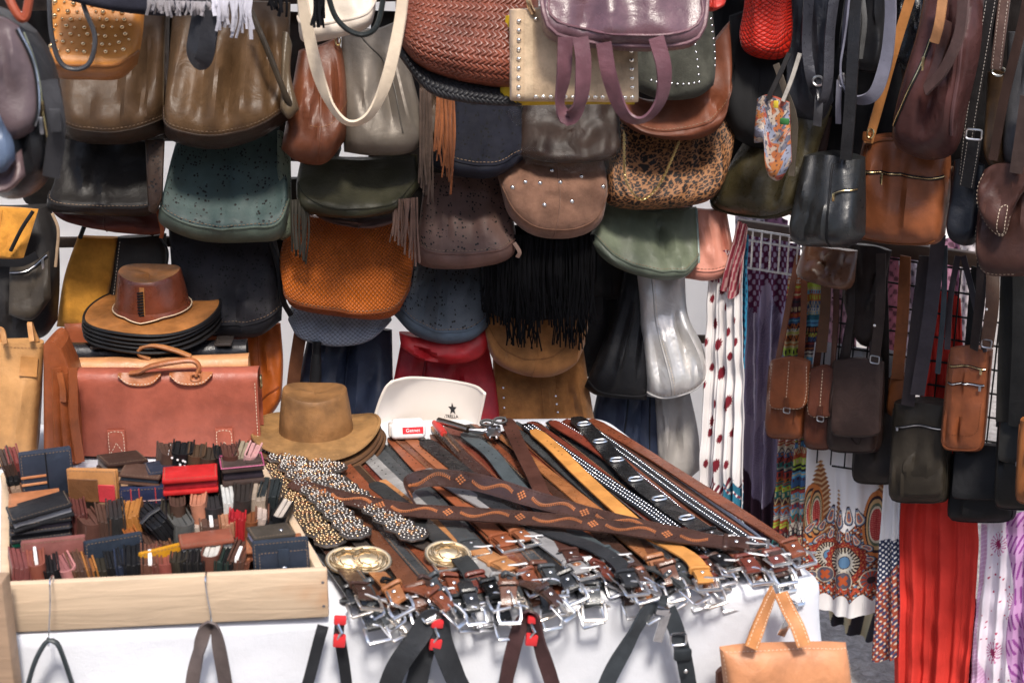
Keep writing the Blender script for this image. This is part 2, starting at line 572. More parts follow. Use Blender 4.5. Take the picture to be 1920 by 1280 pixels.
PROF = [(0, .35), (.35, .5), (.65, .82), (.85, 1), (1, .8)]
class Bag:
    """a soft bag hung on an upright plane: outline given on that plane, filled out to a real thickness front and back"""
    def __init__(s, name, label, cat, mat, top, bot, left=None, right=None, off=(.05, .12), T=.06, plane=None, prof=None,
                 folds=(), nu=30, nv=30, group=None, base=None, noise=.003, ku=4, kb=12, kt=None, back=.35, seed=0, colf=None,
                 hfun=None, root=None, part='body', piping=None, kfreq=5.0, auto=None):
        plane = plane or BW
        u, v = ease(nu), ease(nv)
        s.u, s.v = u, v
        pxy = coons(top, bot, left, right, u, v)
        o = np.interp(v, np.linspace(0, 1, len(off)), off)[:, None] + 0 * u[None]
        P0 = plane.px(pxy[..., 0], pxy[..., 1], o)
        pf = cr(prof or PROF, 60)
        pv = np.interp(v, pf[:, 0], pf[:, 1]) * np.sqrt(np.clip(1 - v ** kb, 0, 1))
        if kt:
            pv = pv * np.sqrt(np.clip(1 - (1 - v) ** kt, 0, 1))
        up = np.sqrt(np.clip(1 - np.abs(2 * u - 1) ** ku, 0, 1))
        w = T * pv[:, None] * up[None]
        edge = np.minimum(1, 6 * np.minimum(u, 1 - u))[None] * np.minimum(1, 8 * (1 - v))[:, None]
        rf = random.Random(int(abs(float(pxy.sum()))) % 9973)
        folds = list(folds)
        big = abs(float(pxy[0, -1, 0] - pxy[0, 0, 0])) > 60 and hfun is None and ku < 8
        if auto is not False and big:
            for _ in range(6 if len(folds) < 2 else 3):
                c0 = rf.uniform(.08, .92)
                va = rf.uniform(0, .55)
                folds.append((c0, c0 + rf.uniform(-.3, .3), rf.choice((-1, 1)) * rf.uniform(.006, .015), rf.uniform(.022, .075), va, min(1, va + rf.uniform(.3, .6))))
            w = w + wob(P0 * A(1, 1, .6), 9.0, .0045, rf.randint(0, 999)) * edge
            w = w + wob(P0 * A(1, 1, .22), 13.0, .0055, rf.randint(0, 999)) * edge * (1 - .75 * v[:, None])
        for (ut, ub, amp, sg, v0, v1) in folds:
            cv = (ut + (ub - ut) * v)[:, None]
            fd = np.clip((v - v0) / (.35 * (v1 - v0) + 1e-6), 0, 1) * np.clip((v1 - v) / (.3 * (v1 - v0) + 1e-6), 0, 1)
            w = w + amp * np.exp(-((u[None] - cv) / sg) ** 2) * fd[:, None] * edge
        w = w + wob(P0, kfreq, noise, seed + len(name)) * edge
        if hfun is not None:
            w = w + hfun(u[None] + 0 * v[:, None], v[:, None] + 0 * u[None]) * edge
        s.n, s.plane = plane.n, plane
        s.P = P0 + plane.n * w[..., None]
        du, dv = np.gradient(s.P, axis=1), np.gradient(s.P, axis=0)
        s.N = nz(np.cross(dv, du))
        if (s.N @ plane.n).mean() < 0:
            s.N = -s.N
        W = np.linalg.norm(s.P[nv // 2, 0] - s.P[nv // 2, -1])
        H = np.linalg.norm(s.P[0, nu // 2] - s.P[-1, nu // 2])
        s.W, s.H = W, H
        uv = np.stack([u[None] * W + 0 * v[:, None], (1 - v)[:, None] * H + 0 * u[None]], -1)
        c = colf(uv[..., 0], uv[..., 1], u[None] + 0 * v[:, None], v[:, None] + 0 * u[None]) if colf else None
        Q = P0 - plane.n * (w * back + .002)[..., None]
        if root is None:
            bc = s.P[-1, nu // 2]
            root = thing(name, label, cat, bc, group)
        s.root = root
        kb_ = nv
        if base:
            kb_ = int(np.searchsorted(v, base[0]))
            m2 = MB().grid(s.P[kb_:], uv[kb_:], flip=True).grid(Q[kb_:], uv[kb_:])
            s.base = mk('base_panel', m2, base[1], root)
            kk = kb_ + 1
        else:
            kk = nv
        m1 = MB().grid(s.P[:kk], uv[:kk], None if c is None else c[:kk], flip=True).grid(Q[:kk], uv[:kk], None if c is None else c[:kk])
        # close the rim so that the bag has no open edge
        for E, F in ((s.P[:kk, 0], Q[:kk, 0]), (Q[:kk, -1], s.P[:kk, -1]), (Q[0], s.P[0]), (s.P[kk - 1], Q[kk - 1])):
            m1.grid(np.stack([E, F], 1), c=None if c is None else np.tile(c[kk // 2, nu // 2], (len(E) * 2, 1)))
        s.body = mk(part, m1, mat, root)
        if base:
            s.pipe([(x, v[kb_]) for x in np.linspace(.01, .99, 14)], base[2] if len(base) > 2 else base[1], .0028)
        if big and base and plane is BW:
            vb = v[kb_]
            s.stitch([(.03, vb - .03), (.5, vb - .03), (.97, vb - .03)], DKTHREAD if seed % 2 else THREAD2, .006, .004, .0014)
        elif big and plane is BW and not colf and rf.random() < .6:
            s.pipe([(.5, .03), (.5 + rf.uniform(-.03, .03), .5), (.5, .95)], mat, .0018, 'centre_seam')
        if piping:
            s.pipe([(.02, .02), (.012, .3), (.012, .6), (.012, .85), (.02, .97)], piping, .003)
            s.pipe([(.98, .02), (.988, .3), (.988, .6), (.988, .85), (.98, .97)], piping, .003)
    def at(s, u, v, e=0.0):
        i = min(max(np.searchsorted(s.v, v) - 1, 0), len(s.v) - 2)
        j = min(max(np.searchsorted(s.u, u) - 1, 0), len(s.u) - 2)
        a = (v - s.v[i]) / (s.v[i + 1] - s.v[i])
        b = (u - s.u[j]) / (s.u[j + 1] - s.u[j])
        f = lambda M: (1 - a) * ((1 - b) * M[i, j] + b * M[i, j + 1]) + a * ((1 - b) * M[i + 1, j] + b * M[i + 1, j + 1])
        n = nz(f(s.N))
        return f(s.P) + n * e, n
    def line(s, uvs, n, e=0.001):
        C = cr(uvs, n) if len(uvs) > 2 else np.linspace(uvs[0], uvs[1], n)
        r = [s.at(a, b, e) for a, b in C]
        return np.array([x[0] for x in r]), np.array([x[1] for x in r])
    def pipe(s, uvs, mat, r=.003, name='seam_piping', n=40):
        P, _ = s.line(uvs, n, r * .3)
        return mk(name, MB().tube(P, r, 6), mat, s.root)
    def strip(s, uvs, w, mat, name='strap', e=.003, th=.003, n=30, parent=None):
        P, Nn = s.line(uvs, n, e)
        return mk(name, MB().ribbon(P, Nn, w, th), mat, parent or s.root)
    def stitch(s, uvs, mat=None, dash=.005, gap=.0035, w=.0013, parent=None, e=.0012):
        P, Nn = s.line(uvs, 160, e)
        return stitches(P, Nn, parent or s.root, mat, dash, gap, w)
    def zip(s, uvs, mat=None, n=40, pull=.03, at=.9, w=.009):
        """a zip: dark tape, a line of metal teeth and a pull tab"""
        P, Nn = s.line(uvs, n, .002)
        z = mk('zip', MB().ribbon(P, Nn, w, .002), leather(BLACK, .6), s.root)
        mk('zip_teeth', MB().tube(P + Nn * .002, .0016, 5), mat or BRASS, z)
        q = P[int(at * (n - 1))]
        nn = Nn[int(at * (n - 1))]
        mk('zip_pull', MB().rbox(q + nn * .006 - A(0, 0, pull * .55), (.0035, .0015, pull * .5), .0012, axes(s.plane)), mat or BRASS, z)
        return z
    def studs(s, uvs, r=.005, mat=None, dome=None):
        mat = mat or STEEL
        k = ('stud', r, mat.name)
        if k not in _m:
            _m[k] = mesh_of('stud', MB().disc((0, 0, 0), (0, 0, 1), r, .0008, 10, dome or r * .7), mat, (0, 0, 0))
        for (a, b) in uvs:
            p, n = s.at(a, b, 0)
            x = nz(np.cross(A(0, 0, 1), n))
            put('stud', _m[k], s.root, frame(p, x, np.cross(n, x), n))

def axes(plane):
    return np.stack([plane.d, -plane.n, A(0, 0, 1)], 1)

def stitches(P, Nn, parent, mat=None, dash=.005, gap=.0035, w=.0013):
    L = np.concatenate([[0], np.cumsum(np.linalg.norm(np.diff(P, axis=0), axis=1))])
    f = lambda x, M: np.array([np.interp(x, L, M[:, k]) for k in range(3)])
    m = MB()
    x = gap
    while x + dash < L[-1]:
        a, b = f(x, P), f(x + dash, P)
        n = nz(f(x, Nn))
        t = nz(b - a)
        sd = np.cross(t, n) * w / 2
        m.add([a - sd, a + sd, b + sd, b - sd, (a + b) / 2 + n * .0007 - sd, (a + b) / 2 + n * .0007 + sd],
              [(0, 1, 5, 4), (4, 5, 2, 3), (0, 4, 3), (1, 2, 5)])
        x += dash + gap
    if m.n:
        return mk('stitching', m, mat or THREAD, parent, kind='stuff')

def path(pts, plane, n=40):
    """pts: (px, py, off) on an upright plane -> smooth world path"""
    a = np.asarray(pts, float)
    return cr(plane.px(a[:, 0], a[:, 1], a[:, 2]), n)

def band(parent, pts, w, mat, plane=None, name='strap', th=.004, n=50, tw=None, stitch=None, normal=None):
    """a flat strap along pts; tw: list of twist angles in degrees along it"""
    plane = plane or BW
    P = path(pts, plane, n)
    Nn = np.tile(plane.n if normal is None else normal, (n, 1))
    if tw:
        T = nz(np.gradient(P, axis=0))
        a = np.radians(np.interp(np.linspace(0, 1, n), np.linspace(0, 1, len(tw)), tw))[:, None]
        Nn = nz(Nn - T * np.sum(Nn * T, 1, keepdims=True))
        Nn = Nn * np.cos(a) + np.cross(T, Nn) * np.sin(a)
    o = mk(name, MB().ribbon(P, Nn, w, th), mat, parent)
    if stitch:
        T = nz(np.gradient(P, axis=0))
        Nv = nz(Nn - T * np.sum(Nn * T, 1, keepdims=True))
        S = np.cross(T, Nv)
        for sg in (-1, 1):
            stitches(P + S * sg * (w / 2 - .004) + Nv * (th * .62), Nv, o, stitch)
    return o

def cord(parent, pts, r, mat, plane=None, name='strap', n=40, flat=1.0):
    return mk(name, MB().tube(path(pts, plane or BW, n), r, 8, flat=flat), mat, parent)

def fringe(parent, x0, x1, y0, y1, off, plane, mat, k, w=.004, jit=12, seed=1, name='fringe', sway=4):
    """many thin hanging strips, joined"""
    r = random.Random(seed)
    m = MB()
    for i in range(k):
        f = (i + .5) / k
        x = x0 + (x1 - x0) * f + r.uniform(-2, 2)
        ya = y0[0] + (y0[1] - y0[0]) * f
        yb = y1[0] + (y1[1] - y1[0]) * f + r.uniform(-jit, jit)
        o = off + r.uniform(-.006, .008)
        P = path([(x, ya, o), (x + r.uniform(-sway, sway), (ya + yb) / 2, o + .006), (x + r.uniform(-sway, sway) * 1.6, yb, o + r.uniform(-.006, .01))], plane, 9)
        a = r.uniform(-.9, .9)
        m.ribbon(P, plane.n * math.cos(a) + plane.d * math.sin(a), w * r.uniform(.7, 1.2), .0015)
    return mk(name, m, mat, parent, kind='stuff')

def ring(parent, c, x, y, rx, ry, r, mat, name='ring', sq=2.0, seg=20):
    """a wire ring or rounded rectangle in the plane x, y"""
    th = np.linspace(0, 2 * pi, seg, endpoint=False)
    cx, sy = np.cos(th), np.sin(th)
    P = np.asarray(c) + (np.sign(cx) * np.abs(cx) ** (2 / sq) * rx)[:, None] * x + (np.sign(sy) * np.abs(sy) ** (2 / sq) * ry)[:, None] * y
    return mk(name, MB().tube(P, r, 6, closed=True), mat, parent)
# ------------------------------------------------------------------ the setting
def ground_mat():
    m, nt, bs = _new('worn_paving')
    tc = N(nt, 'ShaderNodeTexCoord')
    n1 = N(nt, 'ShaderNodeTexNoise', Scale=3.0, Detail=8.0, Roughness=.65)
    n2 = N(nt, 'ShaderNodeTexNoise', Scale=26.0, Detail=9.0, Roughness=.75, Distortion=.6)
    for n in (n1, n2):
        nt.links.new(tc.outputs['Object'], n.inputs['Vector'])
    c = mixc(nt, ramp(nt, n2.outputs[0], .35, .68), (.15, .13, .12), (.46, .43, .41))
    c = mixc(nt, mth(nt, 'MULTIPLY', n1.outputs[0], .6), c, (.3, .28, .27))
    nt.links.new(c, bs.inputs['Base Color'])
    bs.inputs['Roughness'].default_value = .85
    bump(nt, bs, n2.outputs[0], .02)
    return m
gm = MB()
gx, gy = np.meshgrid(np.linspace(-60, 60, 61), np.linspace(-30, 90, 61))
gm.grid(np.stack([gx, gy, wob(np.stack([gx, gy, gx * 0], -1), .4, .004, 3)], -1), flip=True)
mk('ground', gm, ground_mat(), kind='structure', base=(0, 0, 0))

# the house front across the lane: it closes off the low sky
hf = thing('house_front', 'plastered house front across the lane, behind the shopper', 'house', A(0, -6.5, 0))
PL = plastic((.17, .14, .115), .9, .2)
mk('wall', MB().box(A(0, -6.9, 3.3), A(14, .2, 3.3)), PL, hf)
for i in range(9):
    for z in (1.6, 4.6):
        w = mk('window', MB().rbox(A(-11 + i * 2.75, -6.72, z), A(.5, .03, .8), .01), plastic((.05, .06, .07), .2), hf)
        mk('sill', MB().rbox(A(-11 + i * 2.75, -6.66, z - .86), A(.6, .08, .04), .01), PL, w)

wf = thing('bounce_wall', 'added white house front bouncing sunlight onto the back of the sheet', 'house', A(0, 9, 0))  # added white front: bounces sunlight through the backing sheet and into the gaps
mk('wall', MB().box(A(0, 9.2, 3.0), A(16, .2, 3.0)), plastic((.80, .78, .76), .9, .06), wf)
for i in range(10):
    w = mk('window', MB().rbox(A(-13.5 + i * 3, 8.97, 4.2), A(.5, .03, .8), .01), plastic((.1, .11, .12), .2), wf)

# white cloth sheet behind the wall of bags
WHITE = cloth((.97, .94, .89), trans=.85, mott=.03, fine=500.)
u = np.linspace(-260, 1346, 90)
v = np.linspace(-420, 1010, 60)
X, Y = np.meshgrid(u, v)
P = BW.px(X, Y, -.05)
P = P + BW.n * (wob(P * A(1, 1, .15), 2.2, .012, 5))[..., None]
o = mk('backing_sheet', MB().grid(P, flip=True), WHITE)
tag(o, 'white fabric sheet glowing behind the wall of leather bags', 'sheet')

# bars of the stall frame the bags hang from
def bar(x0, y0, x1, y1, off, r, plane, label, mat=None, cat='rail', name='hanging_rail'):
    a, b = plane.px(x0, y0, off), plane.px(x1, y1, off)
    d = b - a
    L = np.linalg.norm(d)
    z = d / L
    x = nz(np.cross(plane.n, z))
    o = mk(name, MB().rbox((a + b) / 2, (r, r * .6, L / 2), .003, np.stack([x, np.cross(z, x), z], 1)), mat or metal((.09, .07, .06), .5))
    tag(o, label, cat)
    return o
bar(-40, 455, 420, 452, -.02, .014, BW, 'dark horizontal rail crossing the white sheet behind the mustard tote')
bar(1120, 632, 1345, 636, -.03, .012, BW, 'thin dark rail showing on the white sheet beside the silver bag')
bar(-60, 8, 1420, -30, .1, .02, BW, 'dark frame rail above the top row of wall bags')
bar(1385, 424, 1960, 507, .03, .022, RW, 'dark brown wooden rail carrying the small hanging pouches', wood((.1, .06, .04)))
bar(1390, -140, 1990, -175, .32, .02, RW, 'dark upper rail holding the large shoulder bags of the rack')

# table cloth over the long stall table: flat top, rounded edge, hanging skirt
E = np.array([on_z(-330, 1208, TZ), on_z(1540, 1090, TZ), on_z(1130, 783, TZ), on_z(-330, 800, TZ)])
def loop_pts(E, r, n=60, na=8):
    """corner-rounded loop with outward normals"""
    out, nn = [], []
    k = len(E)
    for i in range(k):
        a, b, c = E[i - 1], E[i], E[(i + 1) % k]
        d0, d1 = nz(b - a), nz(c - b)
        n0, n1 = A(d0[1], -d0[0], 0), A(d1[1], -d1[0], 0)
        p0, p1 = b - d0 * r, b + d1 * r
        for t in np.linspace(0, 1, na):
            out.append((1 - t) ** 2 * p0 + 2 * t * (1 - t) * b + t * t * p1)
            nn.append(nz(n0 * (1 - t) + n1 * t))
        q = c - d1 * r
        m = int(max(2, np.linalg.norm(q - p1) / .015))
        for t in np.linspace(0, 1, m + 1)[1:-1]:
            out.append(p1 * (1 - t) + q * t)
            nn.append(n1)
    return np.array(out), np.array(nn)
LP, LN = loop_pts(E, .05)
s_ = np.concatenate([[0], np.cumsum(np.linalg.norm(np.diff(LP, axis=0), axis=1))])
prof = [(-.02, 0), (0, -.001), (.008, -.006), (.014, -.016), (.016, -.03), (.017, -.06)] + [(.018 + .10 * (k / 16.), -.06 - .96 * (k / 16.)) for k in range(1, 17)]
rows = []
for j, (o_, z_) in enumerate(prof):
    f = max(0, (j - 5) / 16.)
    ph = wob(LP * A(1, 1, 0) + A(0, 0, .35 * f), .9, 1.0, 9)
    fold = f ** .7 * (.016 * np.sin(s_ * 17 + ph * 3.4) + .026 * np.sin(s_ * 6.3 + 1 + ph * 4) + .014 * np.sin(s_ * 11 + f * 9)) + .006 * wob(LP + A(0, 0, z_ * 1.5), 3.5, 1.0, 4) * min(1, f * 4)
    rows.append(LP + LN * (o_ + fold)[:, None] + A(0, 0, 1) * z_)
G = np.array(rows)
tm = MB().grid(G, cu=True)
ctr = LP.mean(0)
inner = [LP + LN * -.02 * (1 - t) * 1 + (ctr - LP) * t for t in np.linspace(0, .999, 12)]
tm.grid(np.array(inner)[::-1], cu=True)
o = mk('tablecloth', tm, cloth((.64, .655, .70), mott=.05, fine=600., crease=.005))
tag(o, 'white cloth draped over the stall table under the belts', 'tablecloth')

# post at the edge of the stall
a = on_z(4, 1000, TZ)
o = mk('stall_post', MB().rbox((FR.px(-9, 1100, .06)[0], FR.px(-9, 1100, .06)[1], .6), (.022, .022, .6), .004), wood((.3, .2, .13)))
tag(o, 'slim brown wooden post standing beside the wallet tray', 'post')

# ------------------------------------------------------------------ the wall of bags, lowest layer first
CAT = 'handbag'
def L(c, rough=.42, **k):
    return leather(c, rough, **k)

# dark bags hanging deepest, seen only in the gaps between the others
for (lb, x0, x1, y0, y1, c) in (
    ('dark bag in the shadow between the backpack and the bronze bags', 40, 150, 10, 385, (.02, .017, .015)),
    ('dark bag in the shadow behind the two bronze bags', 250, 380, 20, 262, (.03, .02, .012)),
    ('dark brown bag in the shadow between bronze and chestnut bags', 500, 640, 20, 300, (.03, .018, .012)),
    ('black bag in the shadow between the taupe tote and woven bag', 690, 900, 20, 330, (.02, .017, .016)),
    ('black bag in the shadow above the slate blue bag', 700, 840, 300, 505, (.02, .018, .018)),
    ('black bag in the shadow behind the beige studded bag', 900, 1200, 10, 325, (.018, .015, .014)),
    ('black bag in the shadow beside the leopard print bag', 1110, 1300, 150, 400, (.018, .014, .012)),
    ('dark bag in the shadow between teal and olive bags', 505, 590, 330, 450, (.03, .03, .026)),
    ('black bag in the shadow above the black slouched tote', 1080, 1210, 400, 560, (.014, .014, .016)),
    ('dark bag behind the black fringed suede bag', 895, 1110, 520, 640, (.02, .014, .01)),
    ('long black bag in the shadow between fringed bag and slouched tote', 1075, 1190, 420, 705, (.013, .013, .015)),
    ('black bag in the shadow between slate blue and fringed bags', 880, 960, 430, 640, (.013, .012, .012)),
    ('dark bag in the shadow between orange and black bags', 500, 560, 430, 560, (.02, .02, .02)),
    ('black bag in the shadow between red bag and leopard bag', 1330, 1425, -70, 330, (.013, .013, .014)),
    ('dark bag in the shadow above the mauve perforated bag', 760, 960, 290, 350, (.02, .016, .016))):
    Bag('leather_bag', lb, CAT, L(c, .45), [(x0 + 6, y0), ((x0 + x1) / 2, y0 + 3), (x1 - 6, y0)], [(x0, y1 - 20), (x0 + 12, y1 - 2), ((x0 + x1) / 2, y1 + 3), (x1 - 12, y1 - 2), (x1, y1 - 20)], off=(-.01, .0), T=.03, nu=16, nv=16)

# lowest row
b = Bag('leather_bag', 'dark navy pleated leather bag below the pale blue woven bag', CAT, L(NAVY, .38), [(585, 600), (655, 610), (735, 618)], [(545, 770), (640, 806), (738, 785)],
        off=(.02, .08), T=.05, folds=[(.25, .1, .022, .05, 0, .95), (.5, .42, -.02, .04, 0, .8), (.62, .62, .02, .06, 0, 1), (.85, .9, .012, .05, 0, 1)])
band(b.root, [(566, 606, .10), (552, 700, .115), (545, 780, .125)], .035, L(BROWN), name='side_strap', th=.008)
tl = cord(b.root, [(594, 640, .14), (593, 668, .145)], .012, L(BLACK), name='tassel')
mk('tassel_strips', MB().tube(path([(593, 664, .145), (592, 700, .15), (590, 742, .15)], BW, 10), [.012, .014, .0145, .015, .016, .016, .016, .0165, .0165, .017], 12), L(BLACK, .55, wrinkle=2), tl)
b = Bag('leather_bag', 'orange red leather backpack half hidden behind the stacked briefcases', CAT, L((.5, .12, .025), .5), [(440, 612), (490, 604), (526, 606)],
        [(440, 800), (480, 803), (512, 772), (528, 748)], right=[(531, 680)], off=(.03, .09), T=.06)
b.pipe([(.3, .78), (.6, .7), (.9, .72)], L((.3, .07, .02)))
ring(b.root, b.at(.4, .55, .012)[0], A(0, 0, 1), BW.d, .016, .006, .002, BRASS, 'buckle', 3)
b = Bag('leather_bag', 'crimson red leather bag with deep pleats behind the white chair', CAT, L((.42, .025, .035), .42), [(752, 640), (830, 655), (914, 640)], [(716, 830), (830, 850), (952, 830)],
        off=(.03, .10), T=.055, folds=[(.3, .24, -.02, .03, 0, .9), (.5, .5, .02, .07, 0, 1), (.62, .68, -.022, .03, 0, .9), (.12, .05, .014, .05, 0, 1)])
b.pipe([(.3, .02), (.26, .5), (.24, .98)], L((.25, .012, .02)))
f = Bag('', '', '', L((.45, .025, .03), .4), [(748, 622), (830, 628), (916, 604)], [(752, 650), (790, 672), (850, 680), (900, 668), (917, 640)], off=(.10, .13), T=.045, root=b.root, part='rolled_flap', nu=20, nv=14,
        prof=[(0, .8), (.5, 1), (1, .7)])
b = Bag('suede_bag', 'tan suede bag with two columns of silver studs', CAT, suede((.27, .115, .035)), [(924, 650), (1000, 690), (1092, 640)], [(926, 830), (1020, 840), (1122, 830)], right=[(1106, 735)],
        off=(.02, .10), T=.06, folds=[(.86, .95, .022, .06, .2, 1), (.72, .9, -.014, .03, .2, 1)])
b.studs([(.10, y) for y in np.linspace(.36, .86, 6)] + [(.64, y) for y in np.linspace(.36, .9, 7)], .0045)
b.strip([(.66, .3), (.66, .95)], .028, suede((.25, .105, .03)), 'stud_band', .0012, .001)
b = Bag('suede_bag', 'rounded tan suede bag above the studded suede bag', CAT, suede((.30, .13, .042)), [(905, 560), (1000, 545), (1098, 556)], [(908, 628), (930, 678), (1000, 704), (1060, 692), (1094, 650)], right=[(1104, 600)],
        off=(.08, .12), T=.075, folds=[(.9, .86, .02, .05, .5, 1)])
b.pipe([(.02, .55), (.3, .72), (.6, .7), (.9, .5)], suede((.24, .1, .03)), .002)
b = Bag('leather_bag', 'navy leather bag hanging lowest beside the pale grey bag', CAT, L(NAVY, .36), [(1128, 700), (1180, 700), (1240, 700)], [(1096, 850), (1150, 900), (1238, 912)], off=(.0, .03), T=.05,
        folds=[(.45, .4, .018, .08, 0, 1), (.7, .72, -.012, .03, 0, 1)])
b.pipe([(.48, .02), (.46, .5), (.45, .98)], L(BLACK), .002)
b.pipe([(.82, .02), (.82, .5), (.82, .98)], L(BLACK), .002)
b = Bag('leather_bag', 'pale grey beige bag with pointed bottom beneath the silver bag', CAT, L((.36, .335, .31), .6, mott=.12), [(1228, 720), (1260, 730), (1290, 720)], [(1232, 860), (1250, 905), (1270, 913), (1313, 880)], right=[(1309, 810)], off=(.02, .04), T=.03,
        folds=[(.2, .25, .012, .1, 0, 1)])
b = Bag('leather_bag', 'slouched black leather tote leaning beside the silver bag', CAT, L(BLACK, .35), [(1172, 500), (1200, 506), (1226, 510)], [(1096, 725), (1120, 741), (1180, 748), (1212, 750)], left=[(1150, 590)],
        off=(.05, .10), T=.06, folds=[(.4, .35, .015, .06, .1, .95), (.7, .75, -.012, .04, .1, .9)], base=(.93, L(BLACK, .45)))
b = Bag('leather_bag', 'metallic silver bucket bag with a centre seam', CAT, leather((.72, .70, .68), .36, .12, .5, 1.6, metallic=.6), [(1190, 500), (1225, 508), (1284, 512)], [(1213, 742), (1245, 747), (1290, 735), (1326, 708)], right=[(1290, 590), (1318, 650)],
        off=(.06, .12), T=.065, folds=[(.75, .62, -.02, .05, .25, .95), (.9, .85, .016, .06, .3, 1), (.35, .4, .01, .06, .3, 1)], base=(.955, leather((.55, .53, .51), .42, .12, .5, 1.0, metallic=.35)))
b.pipe([(.3, .02), (.3, .5), (.34, .93)], leather((.55, .53, .51), .42, .12, .5, 1.0, metallic=.35), .002)
b.stitch([(.34, .03), (.34, .5), (.38, .93)])

# third row
b = Bag('leather_tote', 'flat tote half mustard yellow and half black leather', 'tote bag', suede((.48, .215, .028)), [(146, 442), (180, 444), (222, 445)], [(106, 612), (160, 616), (198, 612)], left=[(120, 520)],
        off=(.04, .10), T=.035, back=.8, ku=8)
f = Bag('', '', '', L((.035, .03, .025), .45), [(221, 444), (265, 442), (312, 438)], [(196, 614), (255, 622), (318, 612)], off=(.042, .104), T=.035, back=.8, ku=8, root=b.root, part='black_half', nu=18, nv=18)
f.stitch([(.07, .03), (.1, .97)])
cord(b.root, [(300, 445, .06), (314, 470, .09), (312, 500, .1), (306, 512, .09)], .003, L(BLACK), name='strap')
cord(b.root, [(150, 446, .06), (160, 420, .03), (172, 395, .0)], .006, L(BLACK), name='handle')
cord(b.root, [(285, 440, .06), (287, 418, .03), (290, 395, .0)], .006, L(BLACK), name='handle')
b = Bag('perforated_bag', 'black perforated leather bag beside the mustard tote', CAT, leather((.022, .02, .024), .5, pattern='perforated'), [(316, 428), (420, 430), (516, 436)], [(330, 612), (400, 628), (480, 630), (528, 600)], right=[(530, 520)],
        off=(.07, .13), T=.07, base=(.8, L((.018, .017, .02), .5)), folds=[(.35, .4, .015, .1, .4, .85), (.62, .55, -.015, .06, .4, .85)])
cord(b.root, [(500, 430, .13), (522, 500, .15), (530, 560, .16), (545, 590, .15)], .008, L(BLACK))
b = Bag('woven_bag', 'pale blue grey woven leather bag beneath the orange bag', CAT, leather((.36, .40, .47), .5, .12, pattern='weave'), [(545, 575), (640, 570), (728, 580)], [(540, 600), (565, 632), (630, 646), (690, 636), (735, 600)], off=(.06, .10), T=.06,
        prof=[(0, .7), (.4, 1), (1, .8)])
b = Bag('embossed_bag', 'bright orange snake embossed shoulder bag', CAT, leather((.50, .125, .022), .4, .2, pattern='scales'), [(545, 400), (650, 410), (765, 405)], [(540, 545), (552, 574), (640, 590), (730, 592), (768, 545)], left=[(524, 490)], right=[(777, 470)],
        off=(.10, .17), T=.10, prof=[(0, .15), (.35, .25), (.6, .5), (.78, 1), (.9, .98), (1, .75)], base=(.84, leather((.40, .095, .02), .5, .2, pattern='scales')))
b.pipe([(.83, .86), (.85, .92), (.86, .99)], L((.2, .05, .01)), .002)
fr = fringe(b.root, 546, 578, (375, 372), (470, 490), .25, BW, L((.05, .045, .035), .6), 12, .006, 8, 3)
b = Bag('perforated_bag', 'slate blue perforated bag above the crimson bag', CAT, leather((.085, .10, .118), .52, .25, pattern='perforated'), [(775, 480), (830, 488), (908, 486)], [(738, 590), (775, 625), (830, 642), (880, 636), (916, 612)], left=[(752, 540)], right=[(914, 550)],
        off=(.06, .13), T=.07, base=(.76, L((.085, .115, .15), .5)), folds=[(.42, .45, .024, .05, .05, .85), (.3, .3, -.02, .05, .05, .8)])
b = Bag('fringed_bag', 'matte black fringed suede bag below the studded suede bag', CAT, suede((.012, .012, .013)), [(935, 425), (1030, 420), (1118, 430)], [(905, 585), (1000, 600), (1098, 590)], off=(.10, .15), T=.05)
fringe(b.root, 948, 1010, (560, 570), (630, 640), .21, BW, suede((.007, .007, .008)), 44, .0035, 18, 5)
fringe(b.root, 1040, 1100, (560, 560), (635, 640), .21, BW, suede((.007, .007, .008)), 40, .0035, 18, 6)
fringe(b.root, 906, 1112, (440, 440), (585, 590), .215, BW, suede((.007, .007, .008)), 190, .0045, 26, 7, sway=6)
b = Bag('leather_bag', 'pink leather bucket bag beside the sage green bag', CAT, L((.62, .27, .20), .45, mott=.15), [(1270, 385), (1320, 392), (1362, 392)], [(1285, 522), (1330, 525), (1382, 505)], right=[(1372, 450)], off=(.10, .15), T=.05,
        base=(.8, L((.58, .25, .19), .5, mott=.15)), folds=[(.6, .5, .014, .06, 0, .8), (.85, .8, -.012, .04, 0, .8)])
b = Bag('leather_bag', 'sage green leather bag below the leopard print bag', CAT, L((.135, .155, .108), .38, mott=.25), [(1135, 375), (1220, 395), (1306, 388)], [(1102, 450), (1140, 492), (1210, 518), (1270, 520), (1309, 495)], left=[(1116, 420)], off=(.12, .20), T=.08,
        base=(.77, L((.10, .118, .09), .42)), folds=[(.55, .72, -.03, .045, 0, .8), (.68, .83, .018, .05, 0, .85), (.3, .4, .02, .09, .1, .85)])
b.pipe([(.985, .02), (.99, .4), (.99, .95)], L((.2, .26, .24)), .004)

